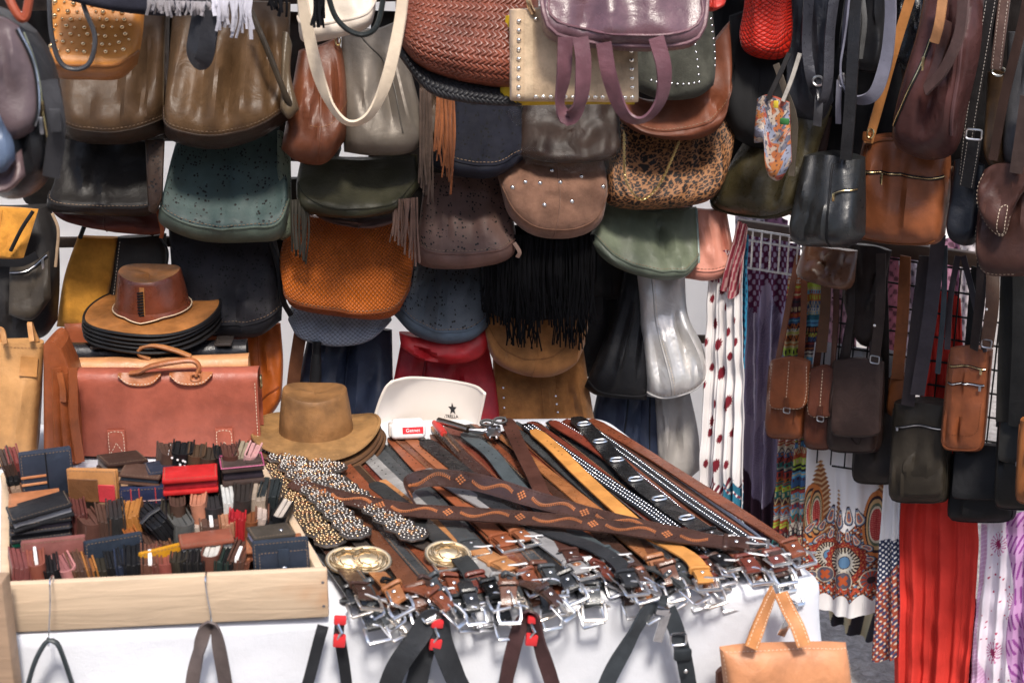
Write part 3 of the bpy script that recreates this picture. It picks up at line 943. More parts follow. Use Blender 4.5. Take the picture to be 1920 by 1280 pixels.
# second row
b = Bag('leather_bag', 'reddish brown bag peeking out below the glossy black bag', CAT, L((.12, .035, .025), .45), [(90, 370), (200, 385), (312, 390)], [(92, 390), (130, 415), (220, 434), (300, 438), (312, 420)], off=(.10, .14), T=.05, prof=[(0, .6), (.5, 1), (1, .7)])
band(b.root, [(295, 392, .2), (304, 430, .205), (302, 446, .2)], .01, L(RUST), name='zip_pull')
b = Bag('perforated_bag', 'glossy black bag with perforated end panel', CAT, leather((.012, .010, .009), .4), [(110, 258), (200, 262), (308, 262)], [(88, 375), (100, 395), (200, 402), (280, 402), (305, 378)], left=[(104, 330)], off=(.13, .2), T=.085,
        prof=[(0, .3), (.4, .4), (.65, .7), (.78, 1), (.9, .95), (1, .8)], base=(.8, L((.016, .014, .014), .35)))
f = Bag('', '', '', leather((.04, .022, .014), .35, pattern='perforated'), [(272, 262), (290, 262), (309, 264)], [(278, 395), (292, 400), (304, 372)], off=(.235, .285), T=.012, root=b.root, part='end_panel', nu=10, nv=16)
b = Bag('perforated_bag', 'teal green perforated leather bag with a solid base', CAT, leather((.05, .078, .074), .48, .22, pattern='perforated'), [(338, 238), (430, 250), (524, 238)], [(301, 385), (304, 420), (380, 450), (480, 452), (528, 444), (543, 400)], left=[(318, 310)], right=[(540, 320)],
        off=(.12, .22), T=.10, prof=[(0, .2), (.4, .35), (.62, .7), (.76, 1), (.88, .98), (1, .7)], base=(.78, L((.09, .115, .09), .5)), nu=36, nv=36)
f = Bag('', '', '', leather((.12, .14, .10), .5, .22, pattern='perforated'), [(520, 245), (532, 250), (545, 290)], [(518, 440), (530, 450), (548, 440)], off=(.16, .22), T=.03, root=b.root, part='end_panel', nu=10, nv=20)
b = Bag('leather_bag', 'mauve brown bag peeking out below the dark olive bag', CAT, L((.12, .07, .06), .5), [(580, 380), (680, 395), (770, 385)], [(582, 395), (620, 416), (700, 425), (765, 405)], off=(.13, .17), T=.05, prof=[(0, .7), (.5, 1), (1, .7)])
fringe(b.root, 736, 782, (375, 370), (440, 490), .29, BW, suede((.2, .12, .09)), 20, .005, 14, 8)
b = Bag('leather_bag', 'dark olive slouchy bag under the brown and taupe bags', CAT, L((.038, .036, .02), .38), [(566, 290), (670, 296), (782, 290)], [(556, 370), (575, 396), (660, 404), (740, 392), (786, 350)], left=[(556, 340)], off=(.13, .2), T=.11,
        prof=[(0, .3), (.4, .6), (.65, 1), (.85, .95), (1, .7)], folds=[(.75, .78, .016, .06, .4, .95), (.5, .5, -.01, .07, .5, .9)])
b.pipe([(.02, .55), (.3, .72), (.7, .72), (.98, .6)], L((.025, .024, .014)), .002)
b = Bag('perforated_bag', 'mauve brown perforated bag with a plain base', CAT, leather((.14, .082, .068), .5, .22, pattern='perforated'), [(798, 322), (860, 330), (934, 330)], [(775, 485), (800, 500), (870, 502), (940, 490), (972, 470)], left=[(788, 400)], right=[(960, 400)], off=(.12, .2), T=.08,
        prof=[(0, .25), (.4, .4), (.65, .75), (.78, 1), (.9, .95), (1, .75)], base=(.76, L((.155, .085, .068), .55)), folds=[(.3, .35, .012, .08, .3, .75), (.7, .66, .012, .08, .3, .75)])
band(b.root, [(964, 455, .24), (974, 472, .245), (970, 482, .24)], .01, L((.3, .2, .16)), name='zip_pull')
b = Bag('suede_bag', 'brown suede bag dotted with round silver studs', CAT, suede((.20, .105, .07)), [(950, 285), (1030, 292), (1130, 292)], [(938, 350), (955, 405), (1000, 440), (1070, 444), (1120, 420), (1136, 370)], left=[(933, 320)], right=[(1137, 330)],
        off=(.16, .2), T=.10, prof=[(0, .5), (.3, .85), (.6, 1), (.85, .85), (1, .6)])
b.studs([(.36, .28), (.45, .12), (.53, .25), (.15, .5), (.42, .52), (.62, .47), (.9, .44), (.24, .33), (.72, .2)], .0065)
b.pipe([(.03, .72), (.3, .8), (.7, .8), (.97, .68)], suede((.16, .08, .05)), .002)
b = Bag('perforated_bag', 'dark navy perforated bag beneath the rust woven bag', CAT, leather((.009, .010, .018), .85, pattern='perforated'), [(850, 170), (910, 175), (968, 170)], [(806, 310), (850, 328), (920, 332), (980, 300)], left=[(830, 250)], right=[(985, 250)], off=(.15, .22), T=.08,
        base=(.76, L((.010, .011, .02), .6)))

def leopard(x, y, U, V):
    r = np.random.RandomState(4)
    W, H = x.max() + .01, y.max() + .01
    n = int(W * H / (.0135 ** 2))
    q = np.stack([r.uniform(0, W, n), r.uniform(0, H, n)], -1)
    for _ in range(6):                                      # even the spots out
        d = np.linalg.norm(q[:, None] - q[None], axis=-1) + np.eye(n)
        k = d.argmin(1)
        dd = d[np.arange(n), k][:, None]
        q += np.where(dd < .0115, (q - q[k]) / (dd + 1e-6) * .0022, 0)
    pts = np.stack([x.ravel(), y.ravel()], -1) + .0012 * np.stack([np.sin(x.ravel() * 900 + y.ravel() * 500), np.sin(y.ravel() * 800)], -1)
    out = np.zeros((len(pts), 3))
    bg, ringc, mid = A(.30, .135, .055), A(.012, .008, .007), A(.17, .07, .028)
    for a in range(0, len(pts), 4000):
        p = pts[a:a + 4000]
        d = np.linalg.norm(p[:, None] - q[None], axis=-1)
        k = d.argmin(1)
        dist = d[np.arange(len(p)), k]
        d2 = np.partition(d, 1, 1)[:, 1]
        an = np.arctan2(*(p - q[k]).T) + k * 1.7
        rad = .0058 + .0008 * np.sin(an * 2 + k)
        ring_ = (d2 - dist > .0026) & (dist > rad * .38) & (np.sin(an * 1.5 + k) > -.97)
        out[a:a + 4000] = np.where(ring_[:, None], ringc, np.where((dist < rad * .45)[:, None], mid, bg))
    return out.reshape(x.shape + (3,))
b = Bag('leopard_bag', 'leopard print shoulder bag with a thin gold chain', CAT, cloth((.9, .9, .9), True, .5, crease=.003), [(1150, 215), (1250, 225), (1368, 190)], [(1134, 345), (1140, 382), (1200, 392), (1290, 384), (1330, 370), (1352, 335)], right=[(1376, 260)], off=(.14, .21), T=.09,
        prof=[(0, .3), (.4, .5), (.7, .95), (.85, 1), (1, .7)], nu=210, nv=150, colf=leopard, folds=[(.55, .65, -.016, .06, .3, .9), (.8, .85, .014, .06, .2, .9)], noise=.004)
cP = path([(1170, 250, .27), (1172, 330, .29), (1190, 366, .30), (1210, 372, .30), (1240, 340, .29), (1275, 262, .27)], BW, 70)
cm = MB()
for i in range(0, 69):
    t = nz(cP[i + 1] - cP[i])
    s2 = nz(np.cross(t, BW.n)) if i % 2 else BW.n
    th = np.linspace(0, 2 * pi, 8, endpoint=False)
    cm.tube(cP[i] + np.cos(th)[:, None] * t * .0052 + np.sin(th)[:, None] * s2 * .003, .001, 4, closed=True)
mk('chain', cm, metal((.6, .45, .2), .3), b.root, kind='stuff')

# top row
b = Bag('leather_bag', 'large dark bronze bag beneath the mustard studded bag', CAT, L((.078, .045, .024), .44), [(112, 10), (215, 25), (318, 15)], [(112, 250), (160, 268), (240, 270), (314, 250)], off=(.16, .24), T=.11,
        prof=[(0, .35), (.5, .65), (.72, 1), (.86, .9), (1, .6)], base=(.84, L((.03, .02, .014), .4)), folds=[(.85, .78, -.03, .05, .1, .8), (.72, .62, .022, .06, .1, .82), (.95, .92, .02, .05, .1, .9)])
b.pipe([(.97, .02), (.965, .4), (.975, .82)], L((.05, .03, .014)), .003)
b = Bag('leather_bag', 'bronze brown bag gathered into long soft folds', CAT, L((.105, .06, .03), .4, wrinkle=1.6), [(325, 5), (430, 0), (545, 5)], [(308, 225), (320, 262), (400, 280), (480, 262), (546, 222)], right=[(543, 110)], off=(.18, .27), T=.12,
        prof=[(0, .3), (.5, .6), (.7, .95), (.84, 1), (.93, .8), (1, .6)], base=(.835, L((.035, .022, .016), .36)), nu=46, nv=36,
        folds=[(.12, .1, .022, .05, .1, .85), (.3, .36, -.02, .05, .2, .82), (.42, .46, .03, .05, .15, .83), (.55, .52, -.024, .04, .1, .83), (.66, .62, .03, .05, .1, .84), (.78, .88, -.03, .035, .05, .84), (.88, .97, .02, .03, .1, .84)])
cord(b.root, [(470, 20, .33), (500, 90, .36), (530, 165, .38), (546, 200, .37)], .007, L((.04, .03, .02), .35), name='side_cord')
f = Bag('', '', '', L((.11, .08, .05), .3), [(530, 60), (540, 62), (548, 85)], [(525, 205), (542, 224), (561, 205)], right=[(545, 140)], off=(.27, .36), T=.035, root=b.root, part='side_gusset', nu=14, nv=18)
b = Bag('leather_bag', 'glossy chestnut leather bag behind the cream strap', CAT, L((.15, .05, .025), .38), [(560, 95), (600, 85), (632, 70)], [(527, 280), (560, 303), (610, 306), (650, 260)], right=[(645, 110), (652, 180)], off=(.19, .26), T=.10,
        prof=[(0, .4), (.5, .8), (.8, 1), (1, .7)], folds=[(.8, .75, -.02, .05, .1, .7)])
b.stitch([(.35, .62), (.7, .64), (.99, .6)], cloth((.3, .14, .06)))
ring(b.root, b.at(.9, .04, .02)[0], BW.d, A(0, 0, 1), .006, .012, .002, BRASS, 'ring')
b = Bag('leather_tote', 'taupe tote with a metallic sheen beside the chestnut bag', 'tote bag', leather((.17, .145, .12), .42, .18, metallic=.2), [(640, 45), (700, 55), (745, 40)], [(645, 285), (700, 292), (770, 286), (802, 255)], left=[(640, 170)], right=[(775, 150)], off=(.18, .25), T=.085,
        folds=[(.35, .3, .016, .1, .2, .9), (.6, .6, -.02, .06, .1, .8), (.78, .82, .02, .06, .2, .9)])
b.pipe([(.3, .03), (.68, .3), (.7, .8)], L((.07, .06, .05)), .002)
b = Bag('fringed_bag', 'brown studded bag with long fringe at its side', CAT, L((.07, .045, .03), .5), [(785, 150), (820, 155), (852, 160)], [(796, 250), (820, 268), (840, 262)], off=(.2, .24), T=.05)
b.studs([(.5 + .12 * (i % 2), .1 + i * .06) for i in range(14)] + [(.75 + .1 * (i % 2), .1 + i * .06) for i in range(14)], .003, OLDSTEEL)
fringe(b.root, 788, 808, (165, 170), (330, 370), .29, BW, suede((.11, .075, .06)), 16, .005, 16, 11)
fringe(b.root, 820, 852, (180, 175), (270, 335), .31, BW, suede((.26, .085, .03)), 26, .005, 40, 12)
b = Bag('leather_bag', 'rust brown bag hanging below the dark studded bag', CAT, L((.16, .048, .022), .5), [(1160, 170), (1250, 180), (1368, 40)], [(1162, 225), (1200, 250), (1280, 262), (1340, 244), (1362, 190)], right=[(1372, 120)], off=(.2, .26), T=.07, base=(.72, L((.13, .04, .02), .5)))
b = Bag('studded_bag', 'dark olive bag edged with small silver studs', CAT, suede((.055, .055, .045)), [(1180, 20), (1250, 25), (1336, 20)], [(1192, 170), (1240, 187), (1300, 184), (1338, 160)], right=[(1342, 90)], off=(.25, .3), T=.06)
b.studs([(.72, y) for y in np.linspace(.12, .78, 9)] + [(x, .78) for x in np.linspace(.16, .66, 9)] + [(.96, y) for y in np.linspace(.1, .7, 8)], .0036)
pb = Bag('dark_bag', 'dark brown bag above the studded suede bag', CAT, L((.03, .018, .014), .4), [(985, 180), (1060, 190), (1160, 190)], [(965, 290), (1040, 305), (1130, 300), (1165, 280)], off=(.16, .24), T=.06)
# clear wrapping film over it
fx, fy = np.meshgrid(np.linspace(0, 1, 36), np.linspace(0, 1, 20))
for (x0, y0, x1, y1, o_, sd, nm) in ((958, 200, 1140, 236, .33, 3, 1), (975, 282, 1150, 318, .33, 4, 2), (1122, 222, 1170, 318, .36, 5, 3)):
    P = BW.px(x0 + (x1 - x0) * fx + 8 * np.sin(fy * 5 + sd), y0 + (y1 - y0) * fy + 8 * np.sin(fx * 6 + sd), o_)
    P = P + BW.n * wob(P, 14, .012, sd)[..., None]
    mk('wrapping_film', MB().grid(P, flip=True), clear_film(), pb.root)
b = Bag('fabric_bag', 'dull black cloth bag under the bright red bag', CAT, cloth((.012, .012, .013)), [(1368, 30), (1410, 20), (1478, 40)], [(1352, 205), (1380, 260), (1440, 280), (1490, 250)], off=(.12, .17), T=.07, folds=[(.4, .4, .012, .08, .1, .9)])
# ------------------------------------------------------------------ goods on the table, behind the tray
class Block:
    """an upright case standing on the table: local x along its front, y into depth, z up"""
    def __init__(s, name, label, cat, p0, p1, htop, depth, z=TZ, group=None):
        a, b = on_z(p0[0], p0[1], z), on_z(p1[0], p1[1], z)
        s.W = np.linalg.norm(b - a)
        s.x = nz(b - a)
        s.y = A(-s.x[1], s.x[0], 0)
        s.o = (a + b) / 2
        s.D = depth
        pl = Plane(s.o[0], s.o[1], math.degrees(math.atan2(s.x[1], s.x[0])))
        s.pl = pl
        s.H = pl.px((p0[0] + p1[0]) / 2, htop, 0)[2] - z
        s.R = np.stack([s.x, s.y, A(0, 0, 1)], 1)
        s.root = thing(name, label, cat, s.o, group)
    def w(s, x, y, z):
        return s.o + s.R @ A(x, y, z)
    def W_(s, pts):
        return s.o + np.asarray(pts, float) @ s.R.T

def satchel(name, label, p0, p1, top, depth, col, col2=None, handle=True, tabs=True, rough=.33):
    b = Block(name, label, 'briefcase', p0, p1, top, depth)
    m = leather(col, rough, .25)
    m2 = leather(col2 or tuple(c * .8 for c in col), rough)
    hw = b.W / 2
    mk('body', MB().rbox(b.w(0, b.D / 2, b.H / 2 - .004), (hw - .004, b.D / 2 - .004, b.H / 2 - .006), .012, b.R), m2, b.root)
    # one sheet of leather wraps from the back over the top and down the front
    t = np.linspace(0, 1, 60)
    pr = cr([(b.D + .003, b.H * .3), (b.D + .003, b.H * .8), (b.D - .006, b.H - .006), (b.D * .75, b.H + .003), (b.D * .3, b.H + .003), (.004, b.H - .004), (-.006, b.H * .86), (-.007, b.H * .4), (-.006, .012)], 60)
    xs = np.linspace(-hw - .006, hw + .006, 40)
    G = np.array([[(x, y, z) for x in xs] for y, z in pr])
    G[..., 1] += wob(G, 4, .0025, 3) * (G[..., 1] < .01)
    G[..., 2] += wob(G * A(1, 0, 0), 5, .0016, 8) - .003 * np.cos(G[..., 0] / hw * 2.2)
    up = A(0, -1, 0)
    m_ = MB().grid(b.W_(G))
    Gi = G + np.where(G[..., 1:2] < 0, 1, 0) * A(0, .004, 0) - A(0, 0, .003)
    m_.grid(b.W_(Gi), flip=True)
    for k, fl in ((0, 0), (-1, 1)):
        m_.grid(b.W_(np.stack([G[:, k], Gi[:, k]], 1)), flip=bool(fl))
    m_.grid(b.W_(np.stack([G[-1], Gi[-1]], 0)))
    fl = mk('flap', m_, m, b.root)
    ln = lambda pts, n=100: b.W_(cr(pts, n) if len(pts) > 2 else np.linspace(pts[0], pts[1], n))
    fy = -.0105
    P = ln([(-hw, fy, b.H - .02), (-hw, fy, .02)])
    stitches(P, np.tile(-b.y, (len(P), 1)), fl)
    P = ln([(hw, fy, b.H - .02), (hw, fy, .02)])
    stitches(P, np.tile(-b.y, (len(P), 1)), fl)
    if handle:
        for sx in (-1, 1):
            q = MB()
            cx = sx * .062
            o_ = np.array([(cx - .05, b.H - .004), (cx - .02, b.H - .028), (cx + .02, b.H - .028), (cx + .05, b.H - .004)])
            pts = [(x, fy - .002, z) for x, z in cr([(cx - .052, b.H - .002), (cx - .03, b.H - .022), (cx, b.H - .027), (cx + .03, b.H - .022), (cx + .052, b.H - .002)], 20)]
            top_ = [(x, .002, b.H + .003) for x, _, _ in pts]
            q.grid(b.W_(np.array([top_, pts])))
            q.grid(b.W_(np.array([pts, [(x, y + .004, z) for x, y, z in pts]])))
            pa = mk('handle_patch', q, m2, b.root)
            Ps = b.W_([(x, y - .001, z + .004) for x, y, z in pts])
            stitches(Ps, np.tile(-b.y, (len(Ps), 1)), pa)
        hp = b.W_(cr([(-.085, .0, b.H + .002), (-.06, -.006, b.H + .008), (-.03, -.008, b.H + .022), (.03, -.004, b.H + .032), (.068, .0, b.H + .032), (.082, .0, b.H + .016), (.074, -.004, b.H - .006)], 50))
        hd = mk('handle', MB().tube(hp, [.009 + .003 * math.sin(pi * i / 49) for i in range(50)], 10, flat=.6), m2, b.root)
        ring(hd, b.w(.074, -.008, b.H - .008), b.x, A(0, 0, 1), .012, .009, .0028, m2, 'loop', 3)
    if tabs:
        for cx in (-hw * .6, hw * .62):
            q = mk('strap_tab', MB().rbox(b.w(cx, -.012, .042), (.022, .0025, .042), .002, b.R), m, b.root)
            for pts in ([(cx - .018, -.015, .01), (cx - .018, -.015, .07), (cx - .01, -.015, .079), (cx + .01, -.015, .079), (cx + .018, -.015, .07), (cx + .018, -.015, .01)], [(cx - .017, -.015, .02), (cx, -.015, .05), (cx + .017, -.015, .02)]):
                P = ln(pts) if len(pts) > 3 else np.vstack([ln(pts[:2], 40), ln(pts[1:], 40)])
                stitches(P, np.tile(-b.y, (len(P), 1)), q)
            mk('buckle', MB().rbox(b.w(cx, -.014, .004), (.026, .004, .005), .002, b.R), BRASS, b.root)
    return b

s3 = satchel('briefcase', 'reddish brown briefcase at the back under the hat stack', (140, 772), (440, 768), 606, .07, (.30, .085, .04), None, False, False)
s2 = satchel('briefcase', 'black leather briefcase wedged between the brown briefcases', (150, 815), (466, 806), 650, .055, (.016, .015, .017), None, False, False, .25)
for k in (-1, 1):
    mk('strap', MB().rbox(s2.w(k * s2.W * .36 + .01, s2.D / 2 - .01, s2.H + .006), (.022, s2.D / 2 + .008, .004), .003, s2.R), leather((.05, .04, .035), .25), s2.root)
s1 = satchel('briefcase', 'pale tan briefcase standing right behind the front red briefcase', (158, 843), (470, 832), 677, .05, (.55, .27, .13), (.45, .2, .09), False, False)
hp = s1.W_(cr([(-.03, .02, s1.H), (-.055, .02, s1.H + .014), (-.05, .02, s1.H + .03), (-.02, .02, s1.H + .036), (.03, .02, s1.H + .022), (.07, .02, s1.H + .004)], 40))
mk('handle', MB().tube(hp, .009, 10, flat=.7), leather((.4, .17, .07), .35), s1.root)
s0 = satchel('briefcase', 'large red brown briefcase with white stitching facing the shopper', (158, 862), (487, 858), 700, .055, (.36, .105, .07), (.38, .14, .06), rough=.3)
ring(s0.root, s0.w(s0.W / 2 + .01, .02, s0.H - .03), s0.y, A(0, 0, 1), .008, .016, .003, BRASS, 'side_ring', 3)

# tan tote at the edge and the satchel seen end-on beside it
tp = Plane(*on_z(40, 868, TZ)[:2], 4)
b = Bag('leather_tote', 'upright pale tan leather tote at the end of the table', 'tote bag', leather((.50, .27, .115), .4, .25), [(-70, 640), (10, 640), (82, 642)], [(-70, 868), (10, 872), (66, 868)], off=(.0, .02), T=.05, plane=tp, back=2.0, ku=8,
        prof=[(0, .25), (.3, .6), (.7, .9), (1, .9)], folds=[(.85, .75, .01, .06, .2, .9)])
b.stitch([(.5, .03), (.98, .03)], cloth((.3, .15, .07)))
b.strip([(.86, .1), (.86, .25)], .04, leather((.42, .2, .07), .45), 'handle_patch', .002, .004)
band(b.root, [(70, 640, .0), (62, 622, .0), (56, 606, .01), (60, 640, .03)], .012, leather((.5, .25, .1), .4), tp, 'handle', .006)
band(b.root, [(0, 640, .0), (-4, 620, .0), (4, 620, .03), (10, 645, .05)], .012, leather((.5, .25, .1), .4), tp, 'handle', .006)

sp = Plane(*on_z(120, 870, TZ)[:2], 3)
b = Bag('satchel', 'dark orange brown satchel standing end-on between tote and briefcases', 'satchel', leather((.27, .075, .028), .36, .3), [(82, 645), (100, 636), (118, 650)], [(84, 868), (118, 874), (152, 868)], right=[(138, 700), (150, 780)], off=(.0, .0), T=.03, plane=sp, back=5.0, ku=8, prof=[(0, .6), (1, 1)])
for (x0, x1, y0) in ((98, 112, 690), (112, 130, 700), (128, 150, 690)):
    mk('gusset', MB().ribbon(path([(x0 + 8, y0, .03), (x0 + 10, 780, .045), (x1, 866, .04)], sp, 24), sp.n + sp.d * .8, .022, .006), leather((.30, .085, .032), .36, .3), b.root)
band(b.root, [(112, 698, .05), (118, 730, .055), (119, 752, .05)], .014, leather((.34, .1, .035), .35), sp, 'strap', .006)

# ------------------------------------------------------------------ hats
def hat(name, label, c, yaw, a, bb, H, R1, R2, mats, curl=.03, tiltx=0, crown=True, dent=.5, edge=True, sideup=.8, group=None, taper=.24, corner=2.4):
    root = thing(name, label, 'hat', c, group or 'leather hats stacked on the table')
    cy, sy = math.cos(yaw), math.sin(yaw)
    Rz = np.array([[cy, -sy, 0], [sy, cy, 0], [0, 0, 1]])
    ct, st = math.cos(tiltx), math.sin(tiltx)
    R = Rz @ np.array([[1, 0, 0], [0, ct, -st], [0, st, ct]])
    Wd = lambda G: np.asarray(c) + np.asarray(G, float) @ R.T
    th = np.linspace(0, 2 * pi, 72, endpoint=False)
    def sup(rx, ry, n):
        k = (np.abs(np.cos(th)) ** n + np.abs(np.sin(th)) ** n) ** (-1 / n)
        return np.stack([rx * k * np.cos(th), ry * k * np.sin(th)], -1)
    rows = []
    for t in np.linspace(0, 1, 12):
        base = sup(a, bb, 2)
        outr = sup(R1, R2, 2)
        xy = base * (1 - t) + outr * t
        z = curl * t ** 1.8 * (np.cos(2 * th) * sideup) - .004 * t + .006 * t * np.sin(3 * th + 1)
        rows.append(np.concatenate([xy, z[:, None]], 1))
    G = np.array(rows)
    m = MB().grid(Wd(G), cu=True, flip=True)
    m.grid(Wd(G - A(0, 0, .0035)), cu=True)
    m.grid(Wd(np.array([G[-1], G[-1] - A(0, 0, .0035)])), cu=True, flip=True)
    brim = mk('brim', m, mats[1], root)
    if edge:
        mk('brim_edge', MB().tube(Wd(G[-1] - A(0, 0, .0017)), .0042, 6, closed=True), mats[2], brim)
    if crown:
        rows = []
        for t in np.linspace(0, 1, 14):
            s_ = 1 - taper * t + .015 * math.sin(t * pi)
            xy = sup(a * s_, bb * s_, 2 + (corner - 2) * (t if corner > 2 else 1))
            if corner > 2.6:
                xy = sup(a * s_, bb * s_, 2.0) * (1 + .05 * np.cos(4 * th + pi)[:, None] * t)
            z = np.full(len(th), H * t)
            z = z - (1 - t) * 0
            z += -H * .05 * t ** 2 * np.cos(2 * (th - pi / 2)) - H * .03 * t * np.cos(th - .4)
            rows.append(np.concatenate([xy, z[:, None]], 1))
        topring = rows[-1]
        for k, zt in ((.965, .035), (.9, .03), (.7, -.03), (.4, -.08), (.02, -.10)):
            xy = topring[:, :2] * k
            z = topring[:, 2] + H * zt * (1 if zt > 0 else dent * 2)
            rows.append(np.concatenate([xy, z[:, None]], 1))
        G2 = np.array(rows)
        G2[:14, :, 0] += 0
        dnt = np.exp(-((th[None] - 1.5 * pi - .75) / .45) ** 2) + np.exp(-((th[None] - 1.5 * pi + .75) / .45) ** 2)
        tt = np.concatenate([np.linspace(0, 1, 14), np.ones(5)])[:, None]
        G2[..., :2] *= (1 - .07 * dnt * np.clip((tt - .3) / .7, 0, 1))[..., None]
        mk('crown', MB().grid(Wd(G2[:15]), cu=True, flip=True), mats[0], root)
        mk('crown_top', MB().grid(Wd(G2[14:]), cu=True, flip=True), mats[3] if len(mats) > 3 else mats[0], root)
        return root, Wd, G2, th, rows
    return root, Wd, None, th, None

OXB, TANB, EDGE = leather((.19, .05, .024), .26, .35), leather((.42, .175, .06), .38, .45), L((.016, .015, .015), .4)
DKB = leather((.05, .03, .02), .45)
hc = tp.px(289, 600, -.09)
hz = s3.o[2] + max(s2.H, s3.H) + .012
hc = on_z(289, 612, hz)
hats_n = ['lowest black edged hat brim resting on the briefcases', 'second lowest black edged hat brim in the stack on the briefcases', 'middle black edged hat brim in the stack on the briefcases', 'black edged hat brim just under the topmost brown leather hat']
for i in range(4):
    cc = hc + A(rnd.uniform(-.004, .004), rnd.uniform(-.004, .004), i * .0115)
    hat('leather_hat', hats_n[i], cc, rnd.uniform(-.1, .1), .085, .1, .1, .172, .18, (OXB, DKB, EDGE), .014, 0, False, .5, True, .6)
root, Wd, G2, th, rows = hat('leather_hat', 'glossy oxblood leather hat topping the stack on the briefcases', hc + A(0, 0, 4 * .0115 + .004), 0, .094, .102, .096, .172, .185, (OXB, TANB, EDGE, TANB), .007, .05, True, .5, True, .5, None, .17)
# stitched band where the crown meets the brim, dips to a point at the front
fi = [i for i in range(72)]
bandP = []
for i in range(72):
    d = ((th[i] - 1.5 * pi + pi) % (2 * pi)) - pi
    k = 1.06 + .24 * max(0, 1 - abs(d) / .5)
    bandP.append((rows[0][i][0] * k, rows[0][i][1] * k, .004 - .002 * (k - 1.06) * 5))
bP = Wd(bandP)
m_ = MB()
Gb = np.array([Wd(rows[2]), bP])
m_.grid(Gb + A(0, 0, .002), cu=True, flip=False)
sk = mk('crown_skirt', m_, OXB, root)
bp2 = np.vstack([bP, bP[:1]]) + A(0, 0, .004)
mk('stitching', MB().tube(bp2, .0016, 5), cloth((.8, .62, .42)), sk, kind='stuff')
# front seam with lacing
iq = int(np.argmin(np.abs(th - 1.5 * pi)))
sm = Wd([rows[k][iq] * A(1, 1.015, 1) for k in range(1, 13)])
mk('front_seam', MB().ribbon(sm, A(0, -1, .35), .012, .003), TANB, root)
lc = MB()
for k in range(2, 11):
    p = Wd(rows[k][iq] * A(1, 1.03, 1))
    lc.tube(np.array([p + A(-.012, .004, -.001), p + A(-.006, -.003, .001), p + A(.004, -.003, .003)]), .0022, 5)
mk('lacing', lc, L(BLACK, .6), root, kind='stuff')

DIST = leather((.25, .125, .05), .55, .4, 1, 1.2)
DIST2 = leather((.30, .165, .068), .6, .4, 1, 1.2)
hc2 = on_z(600, 832, TZ + .02)
bl = ['lowest brown hat brim under the distressed brown hat', 'middle brown hat brim under the distressed brown hat', 'brown hat brim just beneath the distressed brown hat']
for i in range(3):
    hat('leather_hat', bl[i], hc2 + A(-.006 * i, -.008 + rnd.uniform(-.006, .006), i * .010), .1 + rnd.uniform(-.06, .06), .085, .1, .1, .163, .17, (DIST, leather((.12, .06, .028), .6), leather((.1, .05, .025), .6)), .02, -.03, False)
hat('leather_hat', 'distressed brown leather hat beside the white card reader', hc2 + A(-.008, 0, .04), .05, .092, .097, .098, .158, .168, (DIST, DIST2, DIST2), .022, -.02, True, .35, True, .7, None, .14)

# ------------------------------------------------------------------ wooden tray with wallets
q0, q1 = on_z(10, 1187, TZ + .004), on_z(617, 1157, TZ + .004)
tx = nz(q1 - q0)
TW = np.linalg.norm(q1 - q0)
TO = q0
_pl = Plane(TO[0], TO[1], math.degrees(math.atan2(tx[1], tx[0])))
TH = _pl.px(310, 1082, 0)[2] - TO[2]
q2, q3 = on_z(489, 856, TO[2] + TH), on_z(2, 884, TO[2] + TH)
q2[2] = q3[2] = TO[2]
def tw(fx, fy, z):
    """a point inside the tray, fx and fy from 0 to 1"""
    return (q0 * (1 - fx) + q1 * fx) * (1 - fy) + (q3 * (1 - fx) + q2 * fx) * fy + A(0, 0, z)
sd_ = nz((q2 - q1) + (q3 - q0))
YAWX = .6 * math.atan2(-sd_[0], sd_[1]) + .4 * math.atan2(tx[1], tx[0])
PINE = wood((.56, .42, .29))
tray = thing('wooden_tray', 'shallow pale wooden tray full of wallets on the table', 'tray', (q0 + q1) / 2)
th_ = .009
def board(nm, a, b, lo=0.0, cut=0.0):
    d = nz(b - a)
    a, b = a + d * cut, b - d * cut
    n_ = A(-d[1], d[0], 0)
    R = np.stack([d, n_, A(0, 0, 1)], 1)
    mk(nm, MB().rbox((a + b) / 2 + n_ * th_ + A(0, 0, (TH - lo) / 2), (np.linalg.norm(b - a) / 2, th_, (TH - lo) / 2), .004, R), PINE, tray)
board('front_board', q0, q1)
board('side_board', q1, q2, .0025, .019)
board('back_board', q2, q3)
board('side_board', q3, q0, .0025, .019)
mk('bottom_board', MB().grid(np.array([[tw(.03, .04, .006), tw(.97, .04, .006)], [tw(.03, .96, .006), tw(.97, .96, .006)]]), flip=True).grid(np.array([[tw(.03, .04, .001), tw(.97, .04, .001)], [tw(.03, .96, .001), tw(.97, .96, .001)]])), PINE, tray)
for fx, fz in ((.015, .25), (.015, .75), (.985, .25), (.985, .75)):
    mk('nail_head', MB().disc(q0 * (1 - fx) + q1 * fx + A(0, 0, TH * fz) + A(tx[1], -tx[0], 0) * .0002, A(tx[1], -tx[0], 0), .003, .0006, 10), OLDSTEEL, tray)

